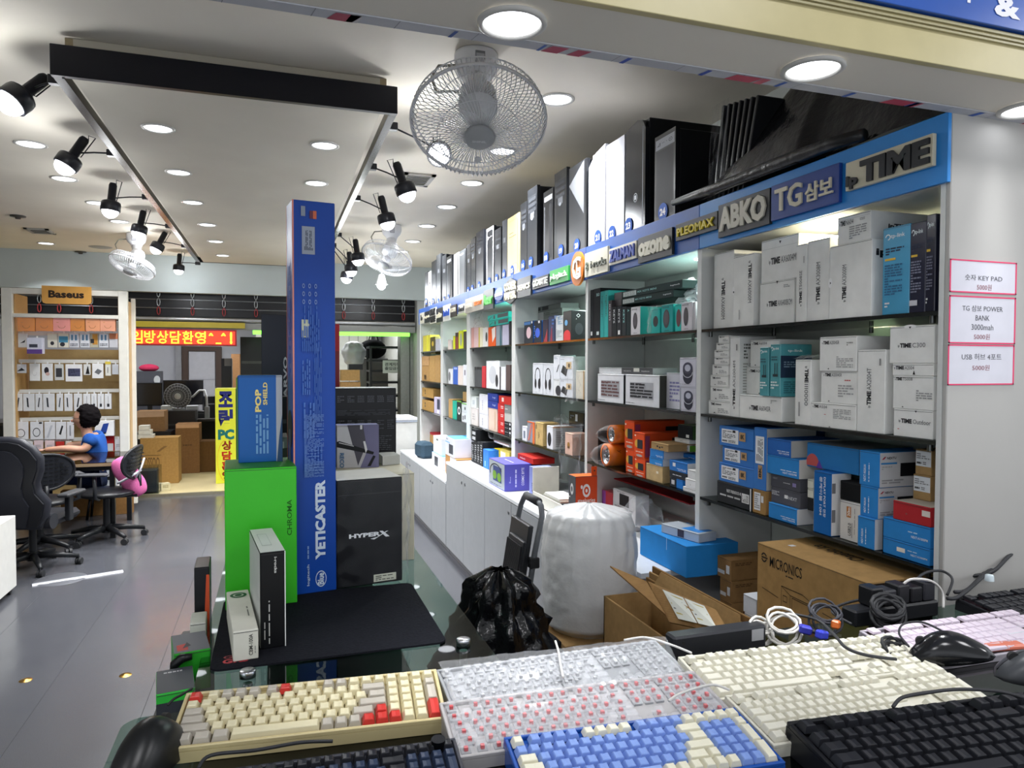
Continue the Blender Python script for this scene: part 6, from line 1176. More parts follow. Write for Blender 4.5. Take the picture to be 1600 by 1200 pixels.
# power bricks and big cords
p = atZ(1398, 968, GZ)
t = empty('power_strip', 'black power strip crowded with adapters in front of the printed carton', 'power strip', (1.275, 1.185, GZ))
m = MB(); m.box(-.13, -.02, .001, .10, .022, .036, mat('#1d1e21', 'satin'), .004); m.build('strip_body', t)
for k in range(5):
    m = MB(); m.box(-.085 + k * .036, -.018, .037, -.085 + k * .036 + .032, .022, .078 - (k % 2) * .008, mat(('#1b1c1f', '#26272b', '#1f2023', '#18191c', '#2a2b30')[k], 'satin'), .003); m.build('adapter', t)
for k, (a, b_) in enumerate((((1600, 835, 1.06), (1492, 925, .99)), ((1600, 842, 1.05), (1480, 935, .985)), ((1600, 850, 1.045), (1470, 905, .99)))):
    cable('thick black cord hanging in at the right edge', [(1640, a[1] - 30, 1.10), a, (1575, 858 + 6 * k, 1.03), (1545, 888 + 4 * k, 1.0), (b_[0] + 20, b_[1] - 4, .985), b_], .0045, '#222327', group='thick cords at the right edge')
cable('black cable arching over the printed carton corner', [(1415, 930, 1.0), (1440, 898, 1.02), (1470, 892, 1.02), (1488, 905, 1.01), (1480, 930, .98)], .003, '#26272b')
cable('white cable arching over the adapters', [(1412, 912, 1.03), (1425, 905, 1.04), (1455, 908, 1.03), (1472, 925, 1.0), (1474, 950, .97)], .0028, '#c9c6c2')
cable('long dark cord lying along the end panel foot', [(1330, 975, .97), (1300, 955, .975), (1330, 940, .98), (1375, 935, .975), (1350, 960, .96)], .003, '#2b2c30')
m = MB(); p = atZ(1545, 942, GZ); m.lathe([(0, .014), (.007, .014), (.009, .012), (.010, 0)], mat('#c9d6dc', 'satin'), None, 16); o = m.build('knob_cap'); o.location = (p.x, p.y, 1.002); tag(o, 'pale round knob on the slim pink-white keyboard', 'knob')
# ================================================= DISPLAY TABLE GOODS
MZ = GZ + .0045
m = rplate(-.115, 1.352, .318, 1.75, .02, GZ + .0006, MZ - .0003, mat('#1b1c22', 'fabric')); 
m.text('GRS', (-.095, 1.375, MZ - .0001), (.045, 0, 0), (0, .02, 0), pr('#b0323a'), .04); m.text('GRS', (-.095, 1.398, MZ - .0001), (.045, 0, 0), (0, .014, 0), pr('#8a2a32'), .02)
o = m.build('desk_mat', base=True); tag(o, 'large black rubber desk mat on the glass table', 'desk mat')
GR = '#2c9a1e'
pbox('big bright green carton standing on the black mat', (-.036, 1.676 + .085, MZ), .152, .17, .312, R(3), '#3cb82a', [('t', 'F', 'CHROMA', .86, .50, .93, .76, '#1a5a14', 90), ('l', 'F', .5, .49, .56, .62, 1, '#1a5a14', 1)], top='#2a7a20', kind='satin')
pbox('blue and silver box with POP SHIELD lettering on the green carton', (-.035, 1.79, MZ + .3125), .098, .035, .205, R(4), '#1258a0', [('r', 'F', .86, 0, 1, 1, '#a9adb2'), ('t', 'F', 'POP', .38, .58, .52, .84, '#e0ce7a', 90, .04), ('t', 'F', 'SHIELD', .56, .66, .66, .92, '#e0ce7a', 90, .03), ('l', 'F', .38, .1, .7, .55, 4, '#6a9ac8', 1), ('p', 'F', [(.87, 0), (1, 0), (1, .55), (.93, .3)], '#2a4a6c')], kind='satin', side='#9a9ea4', top='#7f98a8')
o_ = ybox('tall green carton rising behind the POP SHIELD box', 2.20, 369, 590, 431, 735, '#3fa526', [], d=.13, z0=GZ + .0005, z1=None, kind='satin', top='#1c2a1c')
o_ = ybox('dark olive box beside the tall green carton', 1.95, 409, 684, 449, 727, '#3a3a32', [('r', 'F', 0, .92, 1, 1, '#6a7468'), ('l', 'F', .1, .9, .9, .99, 1, '#a8b0a4')], d=.12, z0=GZ + .0005, kind='satin')
# blue tall box
A = atZ(460, 931, MZ); B = atZ(526, 922, MZ)
yw = math.atan2(B.y - A.y, B.x - A.x); w_ = (B - A).length; n_ = V((-math.sin(yw), math.cos(yw), 0))
c_ = (A + B) / 2 + n_ * .045; ht = atY(447, 310, A.y).z - MZ
yd = [('r', 'F', 0, 0, .035, 1, '#d88a78'), ('t', 'F', 'YETICASTER', .50, .085, .74, .29, '#ccd8e8', 90, .05), ('a', 'F', .63, .035, .13, .021, .12, 0, 360, '#ccd8e8'), ('t', 'F', 'Blue', .55, .02, .70, .05, '#ccd8e8', 90, .03), ('t', 'F', 'logitech', .30, .02, .37, .075, '#b8c8e0', 90, .02), ('l', 'F', .30, .09, .36, .13, 1, '#7f9ccc', 1),
      ('r', 'F', .22, .865, .52, .935, '#9aa2b0'), ('l', 'F', .27, .875, .48, .925, 7, '#3a4050', 1), ('r', 'F', .20, .96, .30, .985, '#8a94a4'), ('r', 'F', .40, .955, .48, .975, '#6a3a4a'), ('r', 'F', .48, .955, .56, .975, '#c86a4c'), ('r', 'F', .20, .655, .38, .70, '#b8bca8')]
for k in range(3): yd += [('a', 'F', .25 + .14 * k, .785 + .0 * k, .03, .006, .4, 0, 360, '#7f94c0'), ('a', 'F', .25 + .14 * k, .765, .03, .006, .4, 0, 360, '#7f94c0'), ('a', 'F', .25 + .14 * k, .745, .03, .006, .4, 0, 360, '#7f94c0')]
yd += [('l', 'F', .20, .62, .62, .735, 9, '#3f63ac', 1), ('l', 'F', .20, .51, .4, .60, 4, '#4a6eb4', 1), ('l', 'F', .48, .44, .66, .64, 5, '#3f63ac', 1), ('l', 'F', .22, .40, .5, .49, 4, '#4a6eb4', 1), ('l', 'F', .24, .33, .68, .38, 6, '#3f63ac', 1),
       ('l', 'F', .22, .185 + .16, .66, .345, 2, '#5f80bc', 1), ('l', 'F', .24, .30, .70, .335, 24, '#6484bc'), ('l', 'F', .24, .315, .70, .46, 40, '#5a7ab8')]
yd += [('t', 'L', 'YETICASTER', .3, .55, .7, .85, '#2a5ab0', 90, .05), ('r', 'L', 0, 0, .06, 1, '#d86a4c'), ('e', 'L', .5, .42, .4, .05, '#2c2c30'), ('r', 'L', .4, .3, .6, .42, '#6a6c72')]
pbox('very tall blue carton with white YETICASTER lettering in the middle of the table', (c_.x, c_.y, MZ), w_, .085, ht, yw, '#0f429c', yd, kind='satin', flap=False)
# the left face of that carton is pale
THINGS[-1].data.materials[0] = mat('#0f429c', 'satin')
A = atZ(527, 921, MZ); B = atZ(629, 907, MZ)
yw = math.atan2(B.y - A.y, B.x - A.x); w_ = (B - A).length; n_ = V((-math.sin(yw), math.cos(yw), 0)); c_ = (A + B) / 2 + n_ * .085
ht = atY(628, 745, B.y).z - MZ
pbox('black carton with white HYPERX lettering in crinkled film', (c_.x, c_.y, MZ), w_, .165, ht, yw, '#141519', [('t', 'F', 'HYPER', .18, .455, .66, .495, '#dfe2e6', 0, .05), ('p', 'F', [(.64, .50), (.69, .50), (.80, .44), (.74, .44)], '#dfe2e6'), ('p', 'F', [(.50, .435), (.56, .425), (.78, .495), (.75, .495), (.60, .445)], '#dfe2e6'), ('r', 'F', .55, .02, .90, .09, '#c9ccbc'), ('l', 'F', .58, .03, .86, .08, 3, '#5a5c54'), ('r', 'F', .02, .86, .98, .865, '#3a3b40')], kind='satin', top='#cfcfc6')
HX = (c_.x, c_.y, ht, w_)
def f1(u, v):
    q = c_ + V((-w_ / 2 - .006 + (w_ + .05) * u, -.09, 0)); return (q.x + noise.noise(V((u * 4, v * 5, 1))) * .006, q.y + (.02 * u) - .004 + noise.noise(V((u * 7, v * 9, 3))) * .006, MZ + .003 + (ht + .006) * v)
m = MB(); m.grid(f1, 22, 30, mat('#e2e6ea', 'film'))
def f2(u, v): return (c_.x + w_ / 2 + .012 + .045 * math.sin(1.57 * u) * (1 - .25 * abs(v - .5)) + noise.noise(V((u * 6, v * 6, 7))) * .012, c_.y - .06 + .17 * u, MZ + .004 + (ht + .012) * v)
m.grid(f2, 14, 30, mat('#e2e6ea', 'film')); o = m.build('plastic_bag', base=True); tag(o, 'clear crinkled plastic bag around the black HYPERX carton', 'plastic bag')
# white carton and goods behind it
yb_ = c_.y + .10
pbox('low cream carton behind the black HYPERX one, carrying two boxes', (.245, yb_ + .30, GZ + .0005), .235, .56, .245, R(1), '#d9d5bc', [('r', 'T', .03, .03, .97, .97, '#cfcab2')], kind='card')
zc_ = GZ + .2465
def rbox(label, Y, xl, yt, xr, z0, c, decs, d, **k): return ybox(label, Y, xl, yt, xr, 700, c, decs, d=d, z0=z0, **k)
rbox('large black carton covered in rows of tiny grey print', 2.28, 522, 607, 619, zc_, '#0f1014', [('l', 'F', .05 + .16 * k, .80, .16 + .16 * k, .90, 4, '#66686e') for k in range(6)] + [('l', 'F', .05, .62, .9, .70, 5, '#4a4c52')] + [('l', 'F', .05 + .16 * k, .42, .16 + .16 * k, .56, 5, '#54565c') for k in range(6)] + [('l', 'F', .70, .12, .92, .34, 8, '#4a4c52')], .12, kind='satin', top='#b9c4c2')
rbox('grey and lilac box picturing a black microphone arm, before the black carton', 2.10, 526, 665, 592, zc_, '#b9b7b8', [('p', 'F', [(.25, 1), (.62, 1), (.72, .6), (.5, .05)], '#4c4a52'), ('p', 'F', [(.62, 1), (1, 1), (1, 0), (.55, 0), (.72, .4)], '#6c6a88'), ('p', 'F', [(.0, .62), (.06, .64), (.88, .36), (.86, .30), (0, .5)], '#17181b'), ('p', 'F', [(.05, .59), (.4, .50), (.4, .52), (.05, .615)], '#b9b7b8'), ('p', 'F', [(.72, .03), (.8, .03), (.92, .26), (.86, .28)], '#17181b'), ('t', 'F', 'RECO', .07, .02, .17, .36, '#3f6a90', -90, .03), ('r', 'F', .55, .9, .6, 1, '#d8d8d8'), ('p', 'F', [(.62, .62), (.67, .62), (.72, .42), (.68, .34)], '#d8d8d8')], .05, kind='gloss', top='#8f95c0', side='#5c5a78')
m = MB(); A = atY(592, 700, 2.2); m.prism([(A.x, 2.12), (A.x + .055, 2.14), (A.x + .05, 2.22), (A.x, 2.22)], zc_ + .0005, zc_ + .028, mat('#b9bab4', 'card')); o = m.build('leaflet_stack', base=True); tag(o, 'small grey stack of leaflets right of the microphone arm box', 'leaflets')
ybox('tall dark red carton edge behind the blue YETICASTER box', 2.62, 512, 506, 531, 700, '#8c1c24', [('r', 'F', 0, .86, 1, 1, '#c0343c'), ('r', 'F', .5, .93, .62, .96, '#e8d8d8')], d=.12, z0=GZ + .0005, kind='satin')
ybox('tall dark slate cupboard-like carton left of the blue box', 2.55, 408, 491, 452, 700, '#262a36', [('r', 'F', 0, .49, 1, .5, '#14161e'), ('t', 'F', 'ARVO', .8, .60, .95, .80, '#b9bcc4', 90, .03)], d=.16, z0=GZ + .0005, kind='satin')
ybox('black carton with faint print lines behind the dark olive box', 2.38, 430, 620, 462, 720, '#101116', [('l', 'F', .1, .1, .8, .85, 14, '#3c3e46')], d=.1, z0=GZ + .0005, kind='satin')
t = empty('webcam', 'small black camera with two stacked lenses at the pale edge of the blue box', 'camera', atY(449, 610, 1.95)); t.location.z = 1.2
bpy.data.objects.remove(t); THINGS.pop()
# black and white slim boxes at the front of the mat
A = atZ(418, 1015, MZ); 
pbox('upright slim black box with a white top on the mat', (A.x - .002, A.y + .11, MZ), .046, .21, .185, R(7), '#131417', [('r', 'F', .96, 0, 1, 1, '#e4e6e4'), ('t', 'F', 'i-rocks', .55, .78, .66, .95, '#c9cac6', -90, .03), ('l', 'F', .12, .1, .2, .4, 1, '#a8a8a4', 1), ('l', 'F', .30, .05, .38, .5, 1, '#c4c4c0', 1), ('r', 'T', .2, .25, .6, .75, '#aab0ac'), ('r', 'T', .22, .27, .58, .73, '#d2d6d2')], top='#d4d6d2', side='#c9ccc8', kind='satin')
A = atZ(376, 1033, MZ)
pbox('low white box with a green round emblem beside the slim black box', (A.x - .004, A.y + .125, MZ), .044, .25, .056, R(6), '#d5d4c8', [('a', 'T', .5, .86, .38, .07, .35, 0, 360, '#2a5a3c'), ('e', 'T', .5, .86, .16, .03, '#2a5a3c'), ('l', 'T', .7, .3, .8, .8, 1, '#6a6a64', 1), ('t', 'F', 'CBM-100A', .62, .15, .78, .85, '#3a3a36', 90), ('l', 'F', .84, .2, .9, .7, 1, '#8a8a84', 1)], kind='card')
# things tucked at the left of the green carton
pbox('green box with a grey lid and a tiny red picture, left of the mat', (-.158, 1.475, GZ - .06), .062, .10, .075, R(10), '#2c9a2c', [('p', 'T', [(.1, .1), (.4, .1), (.4, .45), (.1, .4)], '#b03028'), ('p', 'T', [(.25, .2), (.5, .3), (.4, .5)], '#2a2a2e')], top='#5d5f66', kind='satin')
pbox('dark grey box with green edge in front of the grey-lidded green one', (-.170, 1.355, GZ - .06), .060, .10, .055, R(8), '#2fae3c', [('r', 'F', .0, .0, 1, .7, '#33363c'), ('l', 'T', .2, .8, .7, .9, 1, '#b8b8bc')], top='#43464c', kind='satin')
m = MB(); m.box(-.205, 1.28, 0, -.138, 1.76, GZ - .0605, mat('#3a3c40', 'satin'), .003); o = m.build('side_stand', base=True); tag(o, 'narrow dark stand left of the glass display table', 'stand')
pbox('narrow white box behind the grey-lidded green one', (-.155, 1.60, GZ - .06), .03, .07, .08, R(3), '#cdcdc4', [], kind='card')
pbox('narrow black and orange box left of the big green carton', (-.155, 1.70, GZ - .06), .03, .09, .17, R(2), '#191a1e', [('p', 'F', [(.6, .1), (1, .1), (1, .9), (.8, .9)], '#c8502c')], kind='satin')
cl = MB(); cl.tube([atY(x_, y_, 1.42) for x_, y_ in ((300, 1026), (285, 1028), (273, 1038), (271, 1052))], [.006, .009, .009, .007], mat('#131316', 'satin'), 8); o = cl.build('headset_band', base=True); tag(o, 'black plastic headset band curling out left of the green box', 'headset')
# ================================================= THE AISLE
t = empty('folding_cart', 'folded grey hand cart with a tubular handle and ribbed platform', 'cart', (.95, 2.59, 0))
gt = mat('#6c7076', 'satin', .3); m = MB()
hp = [V((.80, 2.47, .08)), V((.915, 2.47, .80)), V((.945, 2.475, .93)), V((.95, 2.50, .965)), V((.95, 2.53, .975)), V((.95, 2.66, .975)), V((.95, 2.69, .965)), V((.945, 2.715, .93)), V((.915, 2.72, .80)), V((.80, 2.72, .08))]
m.tube(hp, .011, gt, 12); m.build('handle_tube', t, True)
m = MB(); m.tube([V((.95, 2.525, .975)), V((.95, 2.665, .975))], .016, mat('#3a3b3f', 'rubber'), 14); m.build('grip', t, True)
m = MB(); Xp = Matrix.Translation((.80, 2.595, .14)) @ Matrix.Rotation(R(9), 4, 'Y')
m.box(-.02, -.105, 0, .0, .105, .76, mat('#37393d', 'satin'), .004, Xp)
m.box(-.035, -.115, .05, -.02, .06, .70, mat('#2c2e32', 'satin'), .004, Xp)
m.build('platform', t, True)
for k in range(16):
    m = MB(); y_ = -.10 + k * .0105; m.box(-.040, y_, .07, -.035, y_ + .005, .68, mat('#232428', 'rubber'), 0, Xp); m.build('rib', t, True)
for sy in (2.45, 2.74):
    m = MB(); m.cyl((.80, sy - .012, .055), (.80, sy + .012, .055), .055, mat('#1c1c1f', 'rubber'), n=24); m.cyl((.80, sy - .014, .055), (.80, sy + .014, .055), .02, gt, n=16); m.build('wheel', t, True)
m = MB(); m.box(.89, 2.455, .74, .93, 2.485, .78, mat('#2a2b2e', 'satin'), .004); m.build('hinge', t, True); m = MB(); m.box(.89, 2.705, .74, .93, 2.735, .78, mat('#2a2b2e', 'satin'), .004); m.build('hinge', t, True)
def blob(label, c, prof, m_, amp, fr, name, cat, seed=0, pin=None, nu=64, nv=48, sy=1.0):
    """closed crumpled bag: prof = [(height, radius)]"""
    mb = MB(); H = prof[-1][0]
    def rad(z):
        for (z0, r0), (z1, r1) in zip(prof, prof[1:]):
            if z <= z1: t_ = (z - z0) / max(1e-6, z1 - z0); t_ = t_ * t_ * (3 - 2 * t_); return r0 + (r1 - r0) * t_
        return prof[-1][1]
    def f(u, v):
        z = H * v; a = 6.28318 * u; d = V((math.cos(a), math.sin(a), 0)); q = V((d.x * fr * .3, d.y * fr * .3, z * fr)) + V((seed, seed, seed))
        r_ = rad(z); n_ = 1 - abs(noise.noise(q * 1.0)) * 2; n2 = 1 - abs(noise.noise(q * 2.7)) * 2
        r_ += amp * (n_ * .7 + n2 * .35) * min(1, r_ / .06)
        r_ += amp * (.5 if seed != 8 else 1.3) * math.sin(a * (9 if seed != 8 else 17) + 3 * math.sin(z * 6)) * v * v * min(1, r_ / .06)
        return (c[0] + r_ * d.x, c[1] + r_ * d.y * sy, c[2] + z)
    mb.grid(f, nu, nv, m_); o = mb.build(name, base=True); return tag(o, label, cat)
blob('crumpled black plastic bag slumped in front of the folded cart', (.66, 2.10, .001), [(0, .18), (.1, .215), (.35, .21), (.55, .185), (.68, .12), (.76, .085), (.82, .06), (.86, .02)], mat('#0f1013', 'bag', .18), .042, 8, 'garbage_bag', 'bag', 3)
A = (1.05, 2.40, .552)
pbox('brown carton under the bubble wrap bag', (1.08, 2.335, 0), .32, .30, .55, 0, '#a8875a', [('r', 'F', .0, .46, 1, .54, '#b8985f')], kind='kraft', name='carton')
blob('big translucent white bag full of bubble wrap beside the cart', (1.075, 2.34, .552), [(0, .13), (.03, .16), (.12, .165), (.28, .168), (.36, .16), (.41, .145), (.425, .12), (.43, .08), (.445, .03), (.447, .01)], mat('#f4f6f8', 'haze', .3), .006, 16, 'bubble_wrap_bag', 'bag', 8)
m = MB(); m.lathe([(0, .005), (.125, .005), (.135, .05), (.135, .36), (.11, .40), (0, .41)], mat('#e4e7e8', 'bag', .5), Matrix.Translation((1.075, 2.34, .553)), 30); o = m.build('bubble_wrap_roll', base=True); tag(o, 'cloudy roll of bubble wrap seen inside the translucent bag', 'bubble wrap')
# open carton
t = empty('open_carton', 'torn open brown carton with splayed flaps and a shipping label', 'carton', (1.11, 1.86, 0))
kr = mat('#ab8a5c', 'kraft'); kr2 = mat('#8f6e44', 'kraft')
m = MB(); x0, x1, y0, y1, zt = 1.02, 1.20, 1.62, 2.10, .74
for q in ((x0, y0, x0 + .006, y1), (x1 - .006, y0, x1, y1), (x0, y0, x1, y0 + .006), (x0, y1 - .006, x1, y1)): m.box(q[0], q[1], 0, q[2], q[3], zt, kr)
m.box(x0, y0, 0, x1, y1, .006, kr); m.build('body', t, True)
def flap(p, q, out, up, w_, c, th=.005, tag_=None):
    p, q = V(p), V(q); n_ = V(out) * w_ + V((0, 0, up * w_)); nn = (q - p).cross(n_).normalized() * th; i_ = (q - p) * .06
    m = MB(); m.add([p, q, q + n_ - i_, p + n_ + i_, p + nn, q + nn, q + n_ - i_ + nn, p + n_ + i_ + nn], [(0, 1, 2, 3), (7, 6, 5, 4), (0, 4, 5, 1), (1, 5, 6, 2), (2, 6, 7, 3), (3, 7, 4, 0)], c)
    f = m.build('flap', t, True)
flap((x0 + .04, y0, zt - .01), (x1, y0, zt - .01), (0, -.6, 0), .5, .13, kr, tag_=None)
def psheet(c4, c):
    q = [atX(*p_) for p_ in c4]; nn = (q[1] - q[0]).cross(q[-1] - q[0]).normalized() * .005; n = len(q); m = MB()
    m.add(q + [p_ + nn for p_ in q], [tuple(range(n)), tuple(range(2 * n - 1, n - 1, -1))] + [(i, (i + 1) % n, n + (i + 1) % n, n + i) for i in range(n)], c); return m.build('flap', t, True), q, nn
psheet(((953, 884, 1.03), (1010, 908, 1.07), (1040, 960, 1.012)), kr2)
f, q, nn = psheet(((1012, 908, 1.07), (1118, 952, 1.07), (1141, 992, 1.012), (1046, 972, 1.012)), kr2)
for s0, s1 in ((.24, .56), (.58, .86)):
    m = MB(); L2 = lambda a, b_, e: (q[0] + (q[1] - q[0]) * a) * (1 - b_) + (q[3] + (q[2] - q[3]) * a) * b_ + (nn.normalized() * e if nn.x < 0 else nn.normalized() * -e)
    e0 = .013 if nn.x < 0 else .008
    m.add([L2(s0, .12, e0), L2(s1, .12, e0), L2(s1, .9, e0), L2(s0, .9, e0)], [(0, 1, 2, 3)], pr('#c9ccc4'))
    for k in range(5): b0 = .2 + k * .13; m.add([L2(s0 + .03, b0, e0 + .0006), L2(s1 - .03 - .04 * (k % 2), b0, e0 + .0006), L2(s1 - .03 - .04 * (k % 2), b0 + .04, e0 + .0006), L2(s0 + .03, b0 + .04, e0 + .0006)], [(0, 1, 2, 3)], pr('#5a5d5f' if k % 2 else '#a89a4c'))
    m.build('shipping_label', f).location = -V(t.location)
flap((x1, y1, zt), (x1, y0, zt), (.25, 0, 0), .9, .075, kr)
t2_ = empty('flattened_cartons', 'stack of flattened brown cardboard sheets leaning on the white cabinets', 'cardboard', (1.245, 2.0, 0))
for k in range(4):
    m = MB(); m.box(1.214 + k * .012, 1.66 - .015 * k, 0, 1.222 + k * .012, 2.17, .80 - .018 * abs(2 - k), kr if k % 2 else kr2, .001); m.build('cardboard_sheet', t2_, True)
m = MB(); p = atY(912, 985, 1.9); m.box(.88, 1.92, 0, 1.0, 2.02, .50, mat('#b5853a', 'kraft'), .002); o = m.build('carton', base=True); tag(o, 'mustard brown carton corner in front of the torn open carton', 'carton')
# large printed carton
y0_, y1_ = 1.372, 1.795
q = [('t', 'F', 'MICRONICS', .135, .885, .455, .945, '#1d1a16', 0, .01), ('l', 'F', .3, .862, .455, .875, 1, '#3a342a'), ('a', 'F', .075, .925, .03, .028, .3, 200, 340, '#1d1a16'), ('a', 'F', .075, .925, .03, .028, .3, 20, 160, '#1d1a16'), ('r', 'F', .05, .921, .115, .929, '#1d1a16')]
ln = lambda a, b_, c, d_, w_=.002: ('p', 'F', [(a, b_), (c, d_), (c + w_, d_ - w_ * 1.5), (a + w_, b_ - w_ * 1.5)], '#3a3022')
for s_ in (((.20, .30), (.20, .62)), ((.20, .62), (.36, .62)), ((.36, .62), (.46, .54)), ((.20, .62), (.27, .55)), ((.27, .55), (.46, .54)), ((.27, .55), (.27, .28)), ((.285, .53), (.44, .52)), ((.285, .53), (.285, .3)), ((.46, .54), (.47, .3)), ((.05, .50), (.18, .46)), ((.50, .52), (.60, .50)), ((.22, .45), (.22, .52)), ((.25, .45), (.25, .52)), ((.22, .45), (.25, .45)), ((.22, .52), (.25, .52))): q.append(ln(s_[0][0] * 1.3, .52 + s_[0][1] * .46, s_[1][0] * 1.3, .52 + s_[1][1] * .46, .003))
q += [('t', 'T', 'Chaelolo Ice', .20, .30, .62, .42, '#2a241c', 180, .02), ('t', 'T', 'INFINITY', .55, .62, .86, .74, '#2a241c', 180, .02), ('r', 'T', .0, .45, 1, .56, '#a08a62'), ('r', 'T', .15, .15, .19, .2, '#d8d8d8'), ('t', 'R', 'COMPUTER', .1, .6, .8, .7, '#8a6a44', 0, .0)]
pbox('large brown carton printed MICRONICS with a line drawing of a case', (1.375 + .20, (y0_ + y1_) / 2, .4508), y1_ - y0_, .38, .512, R(-90), '#ad8a58', q, kind='kraft', name='carton', side='#2a211c')
# ================================================= LEFT SIDE: accessory rack, desk, chairs, person
YU = 8.0
t = empty('accessory_rack', 'tall white and tan display rack full of hanging accessory packs', 'rack', (atY(100, 700, YU).x, YU + .2, 0))
xl, xr = atY(12, 700, YU).x, atY(196, 700, YU).x; zt = atY(100, 452, YU).z; wr_ = mat('#d9d6cc', 'satin'); tn = mat('#c09a64', 'satin')
for a, b_ in ((xl - .035, xl + .055), (xr - .05, xr + .035)):
    m = MB(); m.box(a, YU, 0, b_, YU + .05, zt, wr_, .004); m.build('post', t, True)
    m = MB(); xs = (xl + .055, xl + .065) if a < xl else (xr - .06, xr - .05)
    m.box(xs[0], YU + .05, 0, xs[1], YU + .42, zt - .05, tn); m.build('side_panel', t, True)
m = MB(); m.box(xr + .036, YU + .16, .05, xr + .075, YU + .2, zt - .06, wr_, .004); m.box(xr + .036, YU + .05, .3, xr + .04, YU + .16, zt - .1, tn); m.build('post', t, True)
for z0, z1, yy in ((zt - .055, zt, 0), (atY(100, 497, YU).z, atY(100, 491, YU).z, 0), (0.02, .09, 0)):
    m = MB(); m.box(xl - .03, YU + .003 + yy, z0, xr + .03, YU + .055, z1, wr_, .003); m.build('crossbar', t, True)
for py in (521, 564, 611, 655, 688):
    z = atY(100, py, YU).z; m = MB(); m.box(xl + .07, YU + .11, z - .02, xr - .065, YU + .12, z + .015, mat('#c9c8c2', 'satin')); m.build('hook_bar', t, True)
m = MB(); m.box(xl + .07, YU + .40, .1, xr - .065, YU + .41, atY(100, 545, YU).z, mat('#b7a071', 'card')); m.build('back_panel', t, True)
m = MB(); m.box(xl + .07, YU + .05, .02, xr - .065, YU + .40, .04, wr_); m.build('bottom_shelf', t, True)
# sign
A = atY(65, 446, YU - .012); B = atY(143, 476, YU - .012); m = MB(); w_, h_ = B.x - A.x, A.z - B.z; r_ = .03
m.prism([(0, h_), (0, r_), (r_ * .3, r_ * .3), (r_, 0), (w_ - r_, 0), (w_ - r_ * .3, r_ * .3), (w_, r_), (w_, h_)], 0, .012, mat('#d9a04e', 'satin'), Matrix(((1, 0, 0, 0), (0, 0, -1, 0), (0, 1, 0, 0), (0, 0, 0, 1))))
m.text('Baseus', (w_ * .13, -.0125, h_ * .33), (w_ * .72, 0, 0), (0, 0, h_ * .42), pr('#2c2018'), .045); o = m.build('rack_sign'); o.location = (A.x, YU - .001, B.z); tag(o, 'tan hanging sign with brown Baseus lettering on top of the rack', 'sign')
# packs
def pack(label, xl_, yt, xr_, yb, c, decs=(), Y=YU + .10, d=.02, **k):
    A = atY(xl_, yt, Y); B = atY(xr_, yb, Y); o = pbox(label, ((A.x + B.x) / 2, Y - d / 2, B.z), B.x - A.x, d, A.z - B.z, 0, c, decs, name='hanging_pack', cat='package', flap=False, group='accessory packs hanging on the rack', **k)
    hm = MB(); hm.box(-.006, d / 2, A.z - B.z - .012, .006, d / 2 + .004 + max(0, .0), A.z - B.z + .02, mat('#dadada')); hm.build('hang_tab', o); return o
for i, (x, c) in enumerate(((30, '#d8822c'), (58, '#d27c2e'), (85, '#dd8a80'), (112, '#cf8030'), (134, '#dc9468'), (158, '#dd9878'))):
    pack('orange boxed pack on the top level of the rack', x, 496, x + (27 if i < 3 else 24), 518, c, [('a', 'F', .5, .4, .22, .2, .12, 180, 360, '#8a5a2a'), ('l', 'F', .2, .6, .8, .66, 1, '#b87a3c')], Y=YU + .07, d=.05, kind='gloss')
EL = lambda u, v, a, b_, c='#33343a': ('e', 'F', u, v, a, b_, c)
row1 = [(13, 27, ((EL(.3, .35, .16, .12), EL(.7, .35, .16, .12), EL(.3, .15, .16, .1), EL(.7, .15, .16, .1))), '#d8dade', 'white pack with four dark discs'), (29, 44, (('p', 'F', [(.2, .3), (.8, .55), (.7, .35)], '#2a2a2c'),), '#dcdcdc', 'white pack with a black clip picture'),
        (75, 90, (EL(.5, .3, .2, .14),), '#d9d6c8', 'cream pack with one dark disc'), (92, 108, (('r', 'F', .05, .35, .95, .8, '#4a8aa8'), EL(.4, .22, .25, .15)), '#dcd8c8', 'cream pack with a teal panel and dark disc'), (109, 124, (('r', 'F', .2, .5, .4, .9, '#5a86a8'), ('r', 'F', .6, .5, .8, .9, '#5a86a8'), ('l', 'F', .1, .08, .9, .3, 2, '#44464c')), '#dadce2', 'white pack with two blue cables'),
        (126, 141, (('r', 'F', .2, .5, .4, .9, '#5a86a8'), ('r', 'F', .6, .5, .8, .9, '#5a86a8'), ('l', 'F', .1, .08, .9, .3, 2, '#44464c')), '#dadce2', 'white pack with two blue cables and small dots'), (141.5, 154, (('r', 'F', .3, .2, .95, .95, '#c08a3c'), ('r', 'F', .05, .3, .5, .6, '#33343a')), '#b9b4a0', 'amber and grey pack'), (155.5, 170, (('r', 'F', .2, .5, .4, .9, '#5a86a8'), ('r', 'F', .6, .5, .8, .9, '#5a86a8'), ('l', 'F', .1, .08, .9, .3, 2, '#44464c')), '#dadce2', 'white pack with two blue cables'), (171.5, 185, (('r', 'F', 0, .6, 1, 1, '#c8805c'),), '#cfd0d6', 'grey and orange pack')]
for a, b_, dd, c, s in row1: pack(s + ' in the upper hanging row', a, 521, b_, 543, c, dd)
pack('white and violet box sticking out of the upper hanging row', 46, 528, 70, 553, '#c9cad8', [('r', 'F', 0, 0, 1, .28, '#5a3f80'), ('r', 'F', .15, .4, .7, .6, '#3a3c48')], Y=YU + .02, d=.08)
kbp = lambda: (('r', 'F', .15, .3, .9, .75, '#4a4c66'), ('l', 'F', .18, .33, .87, .72, 5, '#2a2c3c'))
